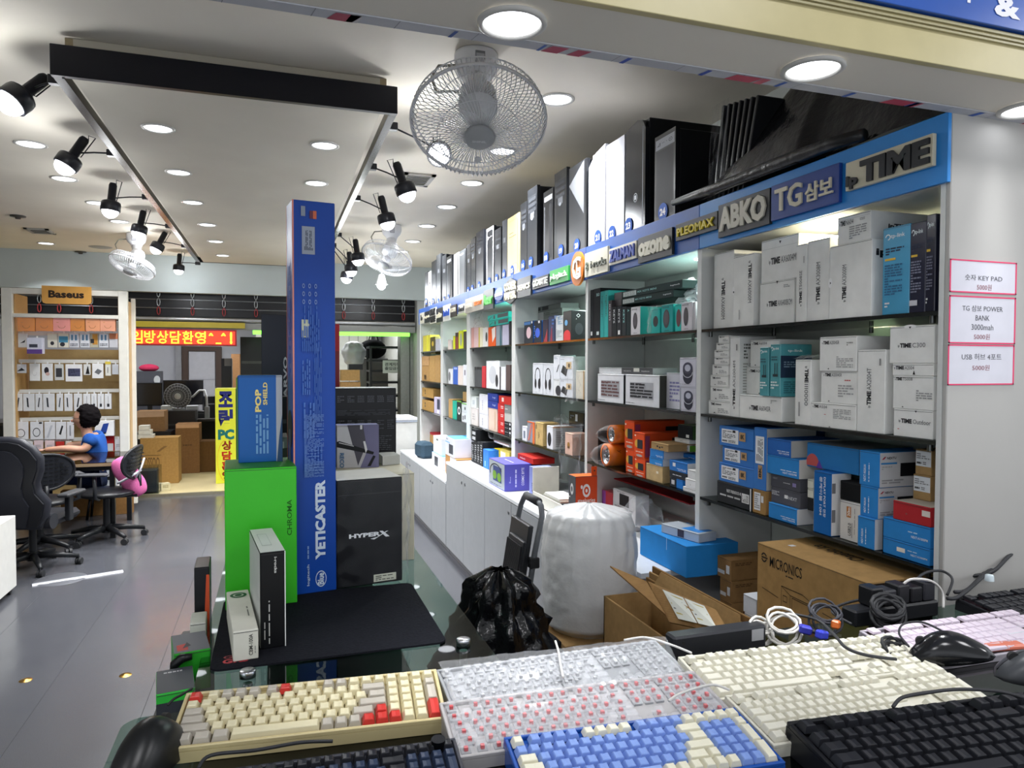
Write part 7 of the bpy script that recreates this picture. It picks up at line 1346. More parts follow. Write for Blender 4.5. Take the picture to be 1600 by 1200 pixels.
for a, yt, b_, yb, dd, c, s in ((24, 569, 42, 583, (('p', 'F', [(.2, .2), (.6, .6), (.9, .3)], '#26262a'),), '#d4d6dc', 'small white pack with a black clip'), (47, 568, 63, 595, (('a', 'F', .5, .5, .25, .2, .1, 180, 360, '#b9b9b9'),), '#dfdfde', 'white pack with pale earphones'), (66, 568, 83, 595, (EL(.45, .6, .22, .2, '#26222a'), EL(.55, .4, .2, .1, '#c8a8a0')), '#e0e0e0', 'white pack with a black round device'),
                             (86, 569, 100, 594, (('r', 'F', .15, .2, .85, .75, '#3a3b3f'),), '#c9cac6', 'grey pack with a dark rectangle'), (103, 569, 129, 596, kbp(), '#e2e2e2', 'wide white pack with a small keyboard'), (131, 569, 142, 586, (('p', 'F', [(.3, .1), (.6, .8), (.7, .8), (.9, .1)], '#1f1f22'),), '#d0d0cc', 'pack with a black A shape'), (144.5, 568, 162, 591, (('p', 'F', [(.2, .4), (.6, .25), (.9, .5), (.5, .65)], '#6a6c70'),), '#e2e2e2', 'white pack with a grey hub'),
                             (165, 565, 174, 587, (('r', 'F', .4, .2, .5, .6, '#2a2a2a'), ('r', 'F', 0, .8, 1, 1, '#d8c04c')), '#d8d8d0', 'narrow pack with a yellow band'), (175.5, 569, 186, 585, (), '#c4c8ce', 'plain grey white pack')):
    pack(s + ' in the second hanging row', a, yt, b_, yb, c, dd)
st = lambda u, a0: (('p', 'F', [(u, .25), (u + .16, .2), (u + .05 + a0, .75), (u - .1 + a0, .78)], '#33353a'),)
for i, (a, b_, s) in enumerate(((22, 36, 'a slanted dark bar'), (37, 55, 'a dark bar and cable loop'), (56, 67, 'two small dark pieces'), (68, 86, 'a thick black bar'), (89, 99, 'a pale blue stick'), (101, 114, 'a dark grey block'), (116, 129, 'a leaning dark bar'), (130.5, 142, 'a small plug, left of four'), (143, 152, 'a small plug, second of four'), (153, 163, 'a small plug, third of four'), (164, 175, 'a small plug, last of four'))):
    pack('white pack picturing %s in the third hanging row' % s, a, 615, b_, 642 - (3 if i > 6 else 0), '#d6d7d9', st(.35, .05 if i % 2 else .3) if i < 7 else (('r', 'F', .35, .15, .7, .35, '#2a2b2e'), ('r', 'F', .5, .35, .54, .85, '#2a2b2e')))
for i, (a, b_, s, dd) in enumerate(((22, 45, 'a big cable ring', (('a', 'F', .5, .35, .3, .24, .16, 0, 360, '#2a2b2e'),)), (48, 68, 'a cable ring and dark corner', (('a', 'F', .5, .4, .3, .26, .18, 0, 360, '#2a2b2e'), ('r', 'F', .7, .88, .95, .98, '#2a2b2e'))), (70, 87, 'pale crossed straps', (('p', 'F', [(.2, .1), (.4, .1), (.8, .8), (.6, .8)], '#b9bcc4'),)), (88, 104, 'a black pill device', (('p', 'F', [(.3, .3), (.5, .25), (.75, .75), (.6, .8)], '#26282c'),)), (105, 116, 'a grey strip', (('r', 'F', .4, .2, .6, .8, '#8a8e96'),)))):
    pack('white pack picturing %s in the fourth hanging row' % s, a, 659, b_, 686, '#d9dade', dd)
pack('white box picturing a blue phone stand beside the woman', 150, 657, 180, 680, '#e2e2e0', [('p', 'F', [(.25, .15), (.6, .2), (.75, .85), (.45, .8)], '#24408c'), ('p', 'F', [(.15, .1), (.6, .15), (.55, .25), (.15, .2)], '#1c1f2c')], Y=YU + .08, d=.06)
for i, (a, b_, yt, c, s) in enumerate(((25, 52, 690, '#d8d6d4', 'plain white box'), (54, 68, 688, '#d9c4c8', 'pink topped white pack'), (71, 86, 688, '#dcc4c6', 'pink topped pack with fine print'), (88, 101, 690, '#b8322c', 'red pack with a white stroke'), (103, 112, 689, '#d6cfc4', 'cream pack'), (154, 165, 681, '#c02c30', 'red pack, left of two'), (166, 179, 681, '#c4282c', 'red and black pack, right of two'), (180, 190, 686, '#dadadc', 'white pack with a dark disc'))):
    pack(s + ' in the lowest hanging row', a, yt, b_, 704, c, (('r', 'F', .2, .0, .9, .5, '#d8d8d8'),) if c.startswith('#b') or c.startswith('#c') else (('l', 'F', .2, .2, .8, .6, 3, '#9a9aa0'),))
pbox('white box with small blue print on the floor under the desk', (atY(158, 740, 7.85).x, 7.93, .26), .27, .10, .23, 0, '#cfd2d6', [('a', 'F', .12, .6, .06, .1, .4, 0, 360, '#2a5aa8'), ('l', 'F', .3, .5, .42, .7, 3, '#6a9ac8'), ('e', 'F', .72, .45, .06, .08, '#2a2a2c')])
pbox('long brown carton on the floor under the rack', (atY(150, 790, 7.85).x, 7.935, 0), .62, .1, .258, 0, '#8a643a', [], kind='kraft', name='carton')
# wooden step edge
# desk
DZ = .655; a = atZ(180, 722, DZ); b_ = atZ(207, 704, DZ); dx0 = -2.75
t = empty('office_desk', 'desk with a glass covered top and black steel legs', 'desk', (-2.0, 7.2, 0))
y0, y1 = a.y, min(b_.y, 7.62); x1 = a.x
m = MB(); m.box(dx0, y0, DZ - .035, x1, y1, DZ - .006, mat('#8f7a60', 'satin'), .003); m.build('desktop', t, True)
m = MB(); m.box(dx0, y0, DZ - .0055, x1, y1, DZ, mat('#b4aa96', 'glass')); m.build('glass_sheet', t, True)
for xx, yy in ((x1 - .05, y0 + .02), (x1 - .05, y1 - .07), (dx0 + .02, y0 + .02), (dx0 + .02, y1 - .07)):
    m = MB(); m.box(xx, yy, 0, xx + .04, yy + .04, DZ - .036, mat('#18191c', 'satin'), .002); m.build('leg', t, True)
m = MB(); m.box(dx0 + .02, y0 + .025, DZ - .07, x1 - .02, y0 + .05, DZ - .036, mat('#18191c', 'satin')); m.build('rail', t, True)
# chairs
def caster(m, p, s=1.0):
    m.cyl((p[0] - .022 * s, p[1], .026 * s), (p[0] - .004 * s, p[1], .026 * s), .026 * s, mat('#1d1e21', 'rubber'), n=14); m.cyl((p[0] + .004 * s, p[1], .026 * s), (p[0] + .022 * s, p[1], .026 * s), .026 * s, mat('#1d1e21', 'rubber'), n=14)
    m.cyl((p[0] - .003 * s, p[1], .03 * s), (p[0] - .003 * s, p[1], .065 * s), .007, mat('#55565a', 'metal'), n=8)
def star(t, rad, a0=0.0, c='#1b1c1f', zc_=.085):
    for k in range(5):
        a_ = a0 + k * 1.2566; d = V((math.cos(a_), math.sin(a_), 0)); m = MB(); m.tube([V((0, 0, zc_ + .02)), d * rad * .5 + V((0, 0, zc_ + .01)), d * rad + V((0, 0, zc_ - .018))], [.03, .024, .016], mat(c, 'satin'), 8); m.build('base_arm', t)
        m = MB(); caster(m, (d.x * rad, d.y * rad)); m.build('caster', t)
    m = MB(); m.cyl((0, 0, zc_), (0, 0, .36), .027, mat('#1f2023', 'satin'), n=14); m.cyl((0, 0, zc_ - .02), (0, 0, zc_ + .05), .04, mat(c, 'satin'), n=14); m.build('gas_lift', t)
p = atZ(52, 888, 0)
t = empty('gaming_chair', 'big black gaming chair seen from behind at the left edge', 'chair', (p.x, p.y, 0), R(-14), 'office chairs around the desk'); t.scale = (.93, .93, .92)
star(t, .31, .35); lb = mat('#1a1b20', 'satin', .45); l2 = mat('#26272e', 'satin', .4)
m = MB(); m.box(-.24, -.22, .36, .24, .26, .44, lb, .03); m.build('seat', t)
prof = [(-.20, .40), (-.235, .48), (-.26, .58), (-.20, .66), (-.19, .74), (-.23, .84), (-.235, .92), (-.19, .99), (-.12, 1.04), (-.05, 1.055)]
pl = prof + [(-x_, z_) for x_, z_ in prof[::-1]]
m = MB(); Xb = Matrix.Translation((0, -.20, 0)) @ Matrix.Rotation(R(7), 4, 'X') @ Matrix(((1, 0, 0, 0), (0, 0, -1, 0), (0, 1, 0, 0), (0, 0, 0, 1)))
m.prism(pl, -.05, .05, lb, Xb); m.prism([(x_ * .62, .42 + (z_ - .42) * .9) for x_, z_ in pl], .05, .065, l2, Xb); m.build('backrest', t)
m = MB(); m.tube([Xb @ V((x_, z_, -.0)) for x_, z_ in pl], .035, l2, 8, True); m.build('side_bolster', t)
for s in (-1, 1):
    m = MB(); m.box(s * .27 - .02, -.02, .38, s * .27 + .02, .04, .58, mat('#202125', 'satin'), .006); m.box(s * .29 - .045, -.12, .58, s * .29 + .045, .15, .61, mat('#1d1e22', 'rubber'), .01); m.build('armrest', t)
    m = MB(); m.cyl((s * .22, -.20, .42), (s * .27, -.20, .42), .06, mat('#24252a', 'satin'), n=20); m.build('hinge_cover', t)
def ochair(label, p, rz, back='oval', s=.9):
    t = empty('office_chair', label, 'chair', (p.x, p.y, 0), rz, 'office chairs around the desk'); star(t, .29, .2)
    m = MB(); m.sphere((0, 0, .405), .24, mat('#17181b', 'satin'), 22, 8, (1, 1, .17)); m.build('seat', t)
    m = MB(); m.tube([V((0, -.05, .37)), V((0, -.24, .38)), V((0, -.27, .46)), V((0, -.26, .56))], .018, mat('#1b1c1f', 'satin'), 8); m.build('back_support', t)
    m = MB(); Xb = Matrix.Translation((0, -.25, .66)) @ Matrix.Rotation(R(8), 4, 'X')
    def f(u, v): a_ = 6.2832 * u; q = v; return (.20 * q * math.cos(a_), .05 * q * q * math.cos(a_) ** 2, .14 * q * math.sin(a_))
    m.grid(f, 28, 6, mat('#24262c', 'satin'), X=Xb); m.tube([Xb @ V(f(i / 28, 1)) for i in range(28)], .012, mat('#1b1c20', 'satin'), 6, True)
    for k in range(-4, 5):
        for j in range(-3, 4):
            if (k / 5) ** 2 + (j / 4) ** 2 < .8: m.box(k * .036 - .012, -.004, j * .032 - .003, k * .036 + .012, .022, j * .032 + .003, mat('#0b0b0d'), 0, Xb)
    m.build('backrest', t)
    for s_ in (-1, 1):
        m = MB(); m.tube([V((s_ * .20, -.02, .38)), V((s_ * .27, -.02, .40)), V((s_ * .275, -.02, .58))], .015, mat('#2a2b2f', 'satin'), 8); m.box(s_ * .275 - .035, -.12, .58, s_ * .275 + .035, .12, .605, mat('#3a3b40', 'rubber'), .01); m.build('armrest', t)
    return t
ochair('black office chair with perforated oval backrest beside the gaming chair', atZ(70, 862, 0) + V((-.03, .0, 0)), R(25))
c3 = ochair('black office chair with a pink cushion strapped to its backrest', atZ(176, 838, 0) + V((-.02, -.12, 0)), R(80))
t = empty('pink_cushion', 'bright pink cushion held by a white strap on the office chair back', 'cushion', atY(202, 745, c3.location.y - .02)); Lz = t.location
m = MB(); Xc = Matrix.Rotation(R(-30), 4, 'Y')
m.grid(lambda u, v: Xc @ V(((.085 + .012 * math.cos(6.28 * u * 2)) * math.cos(6.28318 * u) * max(0, math.sin(3.1416 * v)) ** .6, .06 * math.sin(6.28318 * u) * max(0, math.sin(3.1416 * v)) ** .6, .185 * math.cos(3.1416 * v))) * (1 - .12 * math.exp(-((v - .5) * 12) ** 2)), 28, 22, mat('#cf6a9e', 'fabric')); m.build('cushion_body', t)
m = MB(); m.tube([Xc @ V((.10 * math.cos(a_ * .3927), .085 * math.sin(a_ * .3927), .0)) for a_ in range(16)], .010, mat('#c9c9d0', 'satin'), 6, True); m.tube([V((.06, -.06, .0)), V((.10, -.05, .08)), V((.12, -.02, .16))], .008, mat('#c9c9d0', 'satin'), 6); m.build('strap', t)
# white drawer unit at the left edge
A = atZ(9, 948, .04); t = empty('drawer_unit', 'white rolling drawer unit cut by the left edge', 'drawers', (A.x - .285, A.y + .2, 0))
zt = A.z + 120 / 1110 * (A.y * math.cos(YAW) - A.x * math.sin(YAW)) * 1.02
m = MB(); m.box(-.2, -.2, .04, .208, .25, zt, mat('#d2d0cb', 'satin'), .003); m.build('body', t)
for k in range(3):
    h0 = .05 + (zt - .06) * k / 3; m = MB(); m.box(-.195, -.206, h0, .205, -.2, h0 + (zt - .06) / 3 - .008, mat('#d6d1c8', 'satin'), .002); dr = m.build('drawer', t)
    m = MB(); m.box(-.05, -.212, h0 + .08, .05, -.206, h0 + .088, mat('#8a8a8c', 'metal')); m.build('handle', dr)
for sx in (-.17, .18):
    for sy in (-.17, .2):
        m = MB(); m.cyl((sx - .01, sy, .02), (sx + .01, sy, .02), .02, mat('#18181a', 'rubber'), n=12); m.box(sx - .008, sy - .008, .03, sx + .008, sy + .008, .04, mat('#333')if 0 else mat('#333333')); m.build('caster', t)
pbox('small dark red notebook on the desk', (atZ(52, 700, DZ).x, 7.35, DZ + .0005), .26, .10, .018, 0, '#8c2340', [], name='notebook', cat='notebook', flap=False)
# --- woman at the desk, facing left
def skin_body(name, pts, edges, m_, parent, sub=2):
    me = bpy.data.meshes.new(name); me.from_pydata([p[0] for p in pts], edges, []); o = bpy.data.objects.new(name, me); col.objects.link(o); o.parent = parent
    md = o.modifiers.new('skin', 'SKIN'); md.use_smooth_shade = True; md.use_x_symmetry = False
    for i, (p_, r_) in enumerate(pts): me.skin_vertices[0].data[i].radius = (r_, r_) if not isinstance(r_, tuple) else r_
    me.skin_vertices[0].data[0].use_root = True
    s_ = o.modifiers.new('sub', 'SUBSURF'); s_.levels = sub; s_.render_levels = sub
    me.materials.append(m_); return o
hd = atY(131, 654, 7.78)
wm = empty('person', 'woman with short dark curly hair in a blue shirt leaning on the desk', 'person', (hd.x + .04, 7.77, 0))
sk = mat('#c99a82', 'skin'); hz = hd.z; ox = hd.x - wm.location.x
# bare body: neck, arm, hand, head
skin_body('body', [((.06, 0, .42), .12), ((.05, 0, .58), .115), ((.045, 0, .74), .11), ((.0, 0, hz - .19), .06), ((ox + .02, 0, hz - .10), .047), ((ox + .005, 0, hz - .02), .06),
                   ((.05, -.13, .78), .05), ((.0, -.16, .68), .042), ((-.14, -.17, .70), .034), ((-.27, -.15, .695), .026), ((-.33, -.14, .69), .022),
                   ((.05, .13, .78), .05), ((-.06, .15, .70), .04), ((-.22, .10, .70), .03)],
          [(0, 1), (1, 2), (2, 3), (3, 4), (4, 5), (2, 6), (6, 7), (7, 8), (8, 9), (9, 10), (2, 11), (11, 12), (12, 13)], sk, wm)
for k in range(5):
    y_ = -.165 + .014 * k; L_ = (.05, .062, .066, .06, .04)[k] if k < 4 else .035
    m = MB(); m.tube([V((-.335, y_, .69)), V((-.335 - L_ * .6, y_ + (.0 if k < 4 else .02), .688)), V((-.335 - L_, y_ + (.004 if k < 4 else .03), .672))], [.008, .0075, .006], sk, 6); m.build('finger' if k < 4 else 'thumb', wm)
def hf(u, v):
    a = 6.28318 * u; th = math.pi * v; x = -.085 * math.sin(th) * math.cos(a); y = .072 * math.sin(th) * math.sin(a); z = .105 * math.cos(th)
    if x < -.05 and -.03 < z < .0: x -= .018 * max(0, 1 - abs(y) / .02)
    if z < -.03: x *= .88; y *= .82
    return (ox + x, y, hz + z)
m = MB(); m.grid(hf, 32, 22, sk); m.sphere((ox - .098, 0, hz - .018), .012, sk, 10, 6, (1, .8, 1.2)); m.sphere((ox, -.073, hz - .01), .018, sk, 10, 6, (.7, .4, 1.2)); m.build('head', wm)
m = MB(); m.box(ox - .084, -.036, hz + .008, ox - .076, -.018, hz + .016, mat('#2a1c18')); m.box(ox - .084, .018, hz + .008, ox - .076, .036, hz + .016, mat('#2a1c18')); m.build('eyes', wm)
m = MB(); m.box(ox - .088, -.018, hz - .055, ox - .078, .018, hz - .049, mat('#a04a48', 'skin')); m.build('mouth', wm)
m = MB(); m.tube([V((ox - .09, -.045, hz + .012)), V((ox - .03, -.075, hz + .01)), V((ox + .0, -.076, hz + .008))], .002, mat('#4a4038'), 5); m.build('glasses', wm)
def hr(u, v):
    a = 6.28318 * u; th = math.pi * (.02 + .80 * v); d = V((math.sin(th) * math.cos(a), math.sin(th) * math.sin(a), math.cos(th)))
    r_ = .118 + .012 * noise.noise(d * 6) + .008 * noise.noise(d * 16)
    face = max(0, -d.x - .15); r_ *= (1 - .42 * min(1, face * 1.7) * (1 if d.z < .55 else .3)); return (ox + .025 + d.x * r_ * 1.02, d.y * r_ * .92, hz + .018 + d.z * r_ * 1.03)
m = MB(); m.grid(hr, 48, 34, mat('#0f0c0e', 'fabric', .8)); m.build('hair', wm)
sh = mat('#2c58a4', 'fabric')
skin_body('shirt', [((.06, 0, .44), .135), ((.05, 0, .58), .130), ((.045, 0, .72), .135), ((.03, 0, hz - .20), .09), ((.05, -.14, .785), .068), ((.02, -.165, .72), .062), ((.05, .14, .785), .068), ((-.0, .16, .72), .06)],
          [(0, 1), (1, 2), (2, 3), (2, 4), (4, 5), (2, 6), (6, 7)], sh, wm)
nvt = mat('#1c2540', 'fabric')
skin_body('trousers', [((.08, 0, .44), .14), ((.03, -.09, .42), .095), ((-.22, -.10, .42), .075), ((-.40, -.10, .40), .065), ((-.38, -.10, .22), .05), ((-.37, -.10, .07), .04), ((.03, .09, .42), .095), ((-.22, .10, .42), .075), ((-.40, .10, .40), .065), ((-.38, .10, .22), .05), ((-.37, .10, .07), .04)],
          [(0, 1), (1, 2), (2, 3), (3, 4), (4, 5), (0, 6), (6, 7), (7, 8), (8, 9), (9, 10)], nvt, wm)
for s in (-1, 1):
    m = MB(); m.sphere((-.42, s * .10, .035), .06, mat('#1b1b1e', 'satin'), 12, 6, (1.7, .7, .55)); m.build('shoe', wm)
t = empty('stool', 'black stool under the seated woman', 'stool', (wm.location.x + .08, 7.77, 0)); m = MB(); m.cyl((0, 0, .24), (0, 0, .275), .14, mat('#1b1c1f', 'satin'), n=24); m.build('seat', t)
for k in range(4):
    a_ = .785 + k * 1.5708; m = MB(); m.tube([V((.08 * math.cos(a_), .08 * math.sin(a_), .24)), V((.12 * math.cos(a_), .12 * math.sin(a_), .0))], .012, mat('#2a2b2e', 'metal'), 8); m.build('leg', t)
# ================================================= BACK: shutter, LED sign, store room
t = empty('roller_shutter', 'black roller shutter half raised across the back opening', 'shutter', (-1.5, YB + .3, 2.0))
z0, z1 = atY(400, 498, YB + .22).z, 2.5
n = 4
for k in range(n):
    a = z0 + (z1 - z0) * k / n; m = MB(); m.box(-5.3, YB + .20, a + .004, WR - .02, YB + .225, a + (z1 - z0) / n - .004, mat('#15161a', 'satin'), .003); m.build('slat', t, True)
    m = MB(); m.cyl((-5.3, YB + .185, a + (z1 - z0) / n), (WR - .02, YB + .185, a + (z1 - z0) / n), .007, mat('#8f9196', 'metal'), n=8); m.build('rod', t, True)
m = MB(); m.cyl((-5.3, YB + .19, z0 - .03), (WR - .02, YB + .19, z0 - .03), .035, mat('#a8aaac', 'metal', .4), n=14); m.build('bottom_tube', t, True)
m = MB(); m.box(-5.3, YB + .16, z0 - .15, WR - .02, YB + .26, z0 - .07, mat('#8f918f', 'satin')); m.build('header_bar', t, True)
for px in (62, 93, 143, 248, 301, 350, 400, 537, 583, 630):
    x_ = atY(px, 480, YB + .18).x
    for k in range(3):
        zz = z0 + .02 + (z1 - z0 - .1) * k / 3; m = MB()
        m.tube([V((x_ + .018 * math.cos(i * .785), YB + .165, zz + .05 + .05 * math.sin(i * .785))) for i in range(8)], .006, mat('#b9bcc0' if k else '#a83a3c', 'metal' if k else 'satin'), 5, True); m.build('chain_link', t, True)
GZ_ = z0 - .15
A = atY(203, 513, YB + .14); B = atY(370, 541, YB + .14); w_, h_ = B.x - A.x, A.z - B.z
t = empty('led_sign', 'long red LED message board with glowing yellow Korean letters', 'sign', (A.x, YB + .14, B.z))
m = MB(); m.box(0, -.03, 0, w_, .03, h_, mat('#a83038', 'satin'), .004); m.build('housing', t)
m = MB(); m.box(.02, -.033, .02, w_ - .02, -.0305, h_ - .02, mat('#d8301c', 'emit', None, .9)); m.build('led_panel', t)
m = MB(); ch = '임방상담환영'
for i, c in enumerate(ch): m.text(c, (.02 + i * w_ * .117, -.036, h_ * .13), (w_ * .10, 0, 0), (0, 0, h_ * .74), mat('#ffc81e', 'emit', None, 3.2), .0)
for i, c in enumerate('^^'): m.text(c, (w_ * (.73 + .12 * i), -.036, h_ * .62), (w_ * .045, 0, 0), (0, 0, h_ * .16), mat('#ffc81e', 'emit', None, 3.2), .04)
m.box(w_ * .80, -.037, h_ * .13, w_ * .85, -.036, h_ * .19, mat('#ffc81e', 'emit', None, 3.2)); m.text('!', (w_ * .935, -.036, h_ * .13), (w_ * .022, 0, 0), (0, 0, h_ * .74), mat('#ffc81e', 'emit', None, 3.2), .05); m.build('lettering', t)
m = MB(); m.box(A.x - .1, YB + .12, A.z + .02, B.x + .1, YB + .15, A.z + .09, mat('#b9a83a', 'satin')); o = m.build('yellow_trim', base=True); tag(o, 'yellow strip running above the LED message board', 'trim strip')
# green light strip
for a, b_, s in ((395, 470, 'left of the blue carton'), (525, 640, 'right of the blue carton')):
    A = atY(a, 512, YB + .2); B = atY(b_, 519, YB + .2); m = MB(); m.box(A.x, YB + .19, GZ_ - .05, B.x, YB + .23, GZ_ - .001, mat('#63dc3c', 'emit', None, 1.6)); o = m.build('green_light_strip', base=True); tag(o, 'glowing green light strip under the shutter, ' + s, 'light strip')
# door in the far wall
A = atY(284, 541, 13.08); B = atY(348, 700, 13.08)
t = bpy.data.objects.new('door_1', None); col.objects.link(t); t.location = ((A.x + B.x) / 2, 13.08, 0); t['kind'] = 'structure'
w_ = B.x - A.x; m = MB(); m.box(-w_ / 2, -.03, .03, -w_ / 2 + .10, .01, A.z, mat('#4d413c', 'satin')); m.box(w_ / 2 - .10, -.03, .03, w_ / 2, .01, A.z, mat('#4d413c', 'satin')); m.box(-w_ / 2 + .1, -.03, A.z - .08, w_ / 2 - .1, .01, A.z, mat('#4d413c', 'satin')); m.build('door_frame', t)
m = MB(); m.box(-w_ / 2 + .11, -.02, .03, w_ / 2 - .11, .0, A.z - .09, mat('#b4b6bf', 'satin'), .003); m.box(-w_ / 2 + .11, -.024, 1.22, w_ / 2 - .11, -.02, 1.235, mat('#9a9ca6')); m.build('door_leaf', t)
m = MB(); m.box(atY(274, 560, 13.0).x, 13.02, .03, atY(283, 560, 13.0).x, 13.09, 2.3, mat('#8a8c92', 'satin')); struct('trim_2', m)
def Ybox(label, Y, a, b_, c, d_, colr, decs=(), d=.3, z0=.028, **k): return ybox(label, Y, a, b_, c, d_, colr, decs, d=d, z0=z0, **k)
KR = dict(kind='kraft', name='carton')
Ybox('large brown carton with outlined block lettering on the platform', 9.55, 219, 685, 279, 737, '#a37f4a', [('t', 'F', 'OSSOO', .10, .36, .50, .58, '#5c4426', 0, .01), ('r', 'F', .08, .28, .55, .30, '#5c4426'), ('r', 'F', .08, .62, .55, .63, '#5c4426'), ('p', 'F', [(.42, .7), (.62, .82), (.72, .82), (.5, .7)], '#7a5c34')], **KR)
Ybox('open brown carton in the middle of the store room', 10.35, 274, 663, 312, 713, '#7f5d3c', [('r', 'F', .02, .92, .98, 1, '#caa07c'), ('l', 'F', .3, .55, .7, .6, 1, '#5a3f24')], **KR)
pbox('brown carton with raised pale flap stacked at the left of the store room', (atY(234, 640, 10.3).x, 10.5, .6), .34, .3, .27, 0, '#876747', [('p', 'F', [(.02, .7), (.98, .72), (.98, 1), (.02, 1)], '#b99a80')], **KR)
pbox('black storage box beneath the flapped carton', (atY(234, 640, 10.3).x, 10.5, .028), .5, .4, .571, 0, '#1c1d22', [], kind='satin')
for i, z_ in enumerate((.0, .055, .11)): pbox('small white box in the little pile on the outlined-letter carton', (atY(228 - 1.5 * i, 680, 9.6).x, 9.65, atY(250, 686, 9.55).z + .002 + z_), .17 - .03 * i, .14, .053, 0, '#d8d6cc', [], group='white boxes on the outlined-letter carton')
Ybox('brown carton half hidden at the right of the store room', 10.4, 312, 690, 337, 713, '#5f4426', [], **KR)
Ybox('tall brown carton behind the yellow sign', 12.1, 361, 553, 375, 640, '#9a7350', [('r', 'F', .0, .5, 1, .51, '#7a5a38')], **KR)
pbox('small white carton on the tan platform edge', (atZ(254, 770, .028).x, 9.05, .028), .10, .10, .085, R(20), '#c9bf9c', [('l', 'F', .2, .4, .8, .8, 2, '#8a7c50')])
# monitors
def monitor(label, Y, a, b_, c, d_, zf=None):
    A = atY(a, b_, Y); B = atY(c, d_, Y); t = empty('monitor', label, 'monitor', ((A.x + B.x) / 2, Y, zt - .129), 0, 'black monitors in the store room'); w_, h_ = B.x - A.x, A.z - B.z; q = B.z - zt + .129
    m = MB(); m.box(-w_ / 2, -.02, q, w_ / 2, .02, q + h_, mat('#17181c', 'satin'), .004); m.build('screen_housing', t); m = MB(); m.box(-w_ / 2 + .015, -.022, q + .02, w_ / 2 - .015, -.02, q - .015 + h_, mat('#0c0d12', 'gloss')); m.build('screen', t)
    m = MB(); m.box(-.03, -.01, .01, .03, .03, q + .04, mat('#1b1c20')); m.box(-.12, -.08, 0, .12, .08, .012, mat('#1b1c20')); m.build('stand', t); return t
zt = atY(260, 640, 11.4).z
t = empty('work_bench', 'cluttered dark work bench along the store room', 'bench', (-2.0, 11.6, .028))
m = MB(); m.box(-3.9, 11.2, zt - .17, -.6, 12.0, zt - .13, mat('#3a3634', 'satin'), .003); m.build('worktop', t, True)
for x_ in (-3.85, -2.2, -.65): m = MB(); m.box(x_, 11.25, .028, x_ + .05, 11.95, zt - .17, mat('#232326', 'satin')); m.build('leg', t, True)
m = MB(); m.box(-3.8, 11.9, .03, -.6, 11.95, zt - .18, mat('#18191c')); m.build('back_panel', t, True)
monitor('wide black monitor in the store room behind the fan', 11.7, 255, 594, 318, 632)
monitor('black monitor at the left of the store room', 11.6, 214, 598, 254, 634)
pbox('grey machine box with a red cloth on it in the store room', (atY(226, 590, 12.2).x, 12.3, .028), .45, .3, atY(226, 580, 12.2).z - .028, 0, '#4a4c54', [('e', 'F', .9, .9, .1, .05, '#b8bcc0')], kind='satin', cat='machine', name='machine')
m = MB(); c_ = atY(231, 575, 12.2); m.sphere((0, 0, .05), .12, mat('#c03a5c', 'fabric'), 14, 8, (1.2, .8, .5)); o = m.build('red_cloth'); o.location = (c_.x, 12.3, atY(226, 580, 12.2).z); tag(o, 'crumpled red cloth on the grey machine box', 'cloth')
pbox('tower of black equipment beside the white door', (atY(354, 590, 10.9).x, 11.0, .028), .14, .18, atY(354, 560, 10.9).z - .028, 0, '#2c2e36', [('r', 'F', .1, .6, .9, .62, '#5a5c64'), ('r', 'F', .3, .93, .95, 1, '#8a8c94')], kind='satin', cat='equipment', name='equipment_tower')
# desk fan
c_ = atY(278, 619, 10.9); t = empty('desk_fan', 'grey round desk fan standing on boxes in the store room', 'fan', c_)
m = MB(); Xf = Matrix.Rotation(R(90), 4, 'X')
for q in (.06, .10, .14, .175): m.tube([Xf @ V((q * math.cos(i * .3142), q * math.sin(i * .3142), .03)) for i in range(20)], .004, mat('#9a9ca0', 'satin'), 5, True)
for i in range(24): a_ = i * .2618; m.tube([Xf @ V((.04 * math.cos(a_), .04 * math.sin(a_), .04)), Xf @ V((.175 * math.cos(a_), .175 * math.sin(a_), .02))], .0025, mat('#9a9ca0', 'satin'), 4)
m.build('grille', t); m = MB(); m.lathe([(0, .05), (.04, .048), (.045, .03)], mat('#c4c6c8', 'satin'), Xf, 18); m.build('hub_cap', t)
m = MB(); m.cyl(Xf @ V((0, 0, -.0)), Xf @ V((0, 0, .012)), .165, mat('#5c5e62', 'haze'), n=24); m.build('blade', t)
m = MB(); m.cyl((0, .03, -.17), (0, .03, 0), .015, mat('#8a8c90')); m.cyl((0, .03, -.2), (0, .03, -.17), .09, mat('#8a8c90'), n=18); m.build('stand', t)
pbox('dark storage crate under the desk fan', (c_.x, 10.95, .028), .46, .3, c_.z - .20 - .03, 0, '#2b2a2c', [('r', 'F', .05, .75, .95, .78, '#4a4a4c')], kind='satin', name='crate', cat='crate')
rr = random.Random(9)
for i, (a, b_, c, s) in enumerate(((300, 640, '#b4b6bc', 'pale metal printer part left of the yellow sign'), (318, 648, '#3a3b40', 'dark device left of the yellow sign'), (262, 640, '#c4c6c4', 'white paper pile below the desk fan'), (326, 625, '#26272b', 'black camera-like device in the store room'))):
    q = atY(a, b_, 11.35); pbox(s, (q.x, 11.4, zt - .129), .16, .12, max(.06, q.z - zt + .19), R(rr.uniform(-25, 25)), c, [('r', 'F', .1, .6, .9, .66, '#77797e')], kind='satin', name='device', cat='device', bev=.01)
t = empty('white_lamp_arm', 'bent white metal arm above the store room bench', 'lamp', atY(314, 610, 11.3)); m = MB(); m.tube([V((-.12, 0, -.10)), V((-.02, 0, .0)), V((.05, 0, .0)), V((.07, 0, -.08)), V((.08, 0, -.25))], .018, mat('#c4c6ca', 'satin'), 6); m.build('arm', t)
m = MB(); m.box(.05, -.04, zt - .129 - t.location.z, .11, .04, -.24, mat('#9a9ca0')); m.build('foot', t)
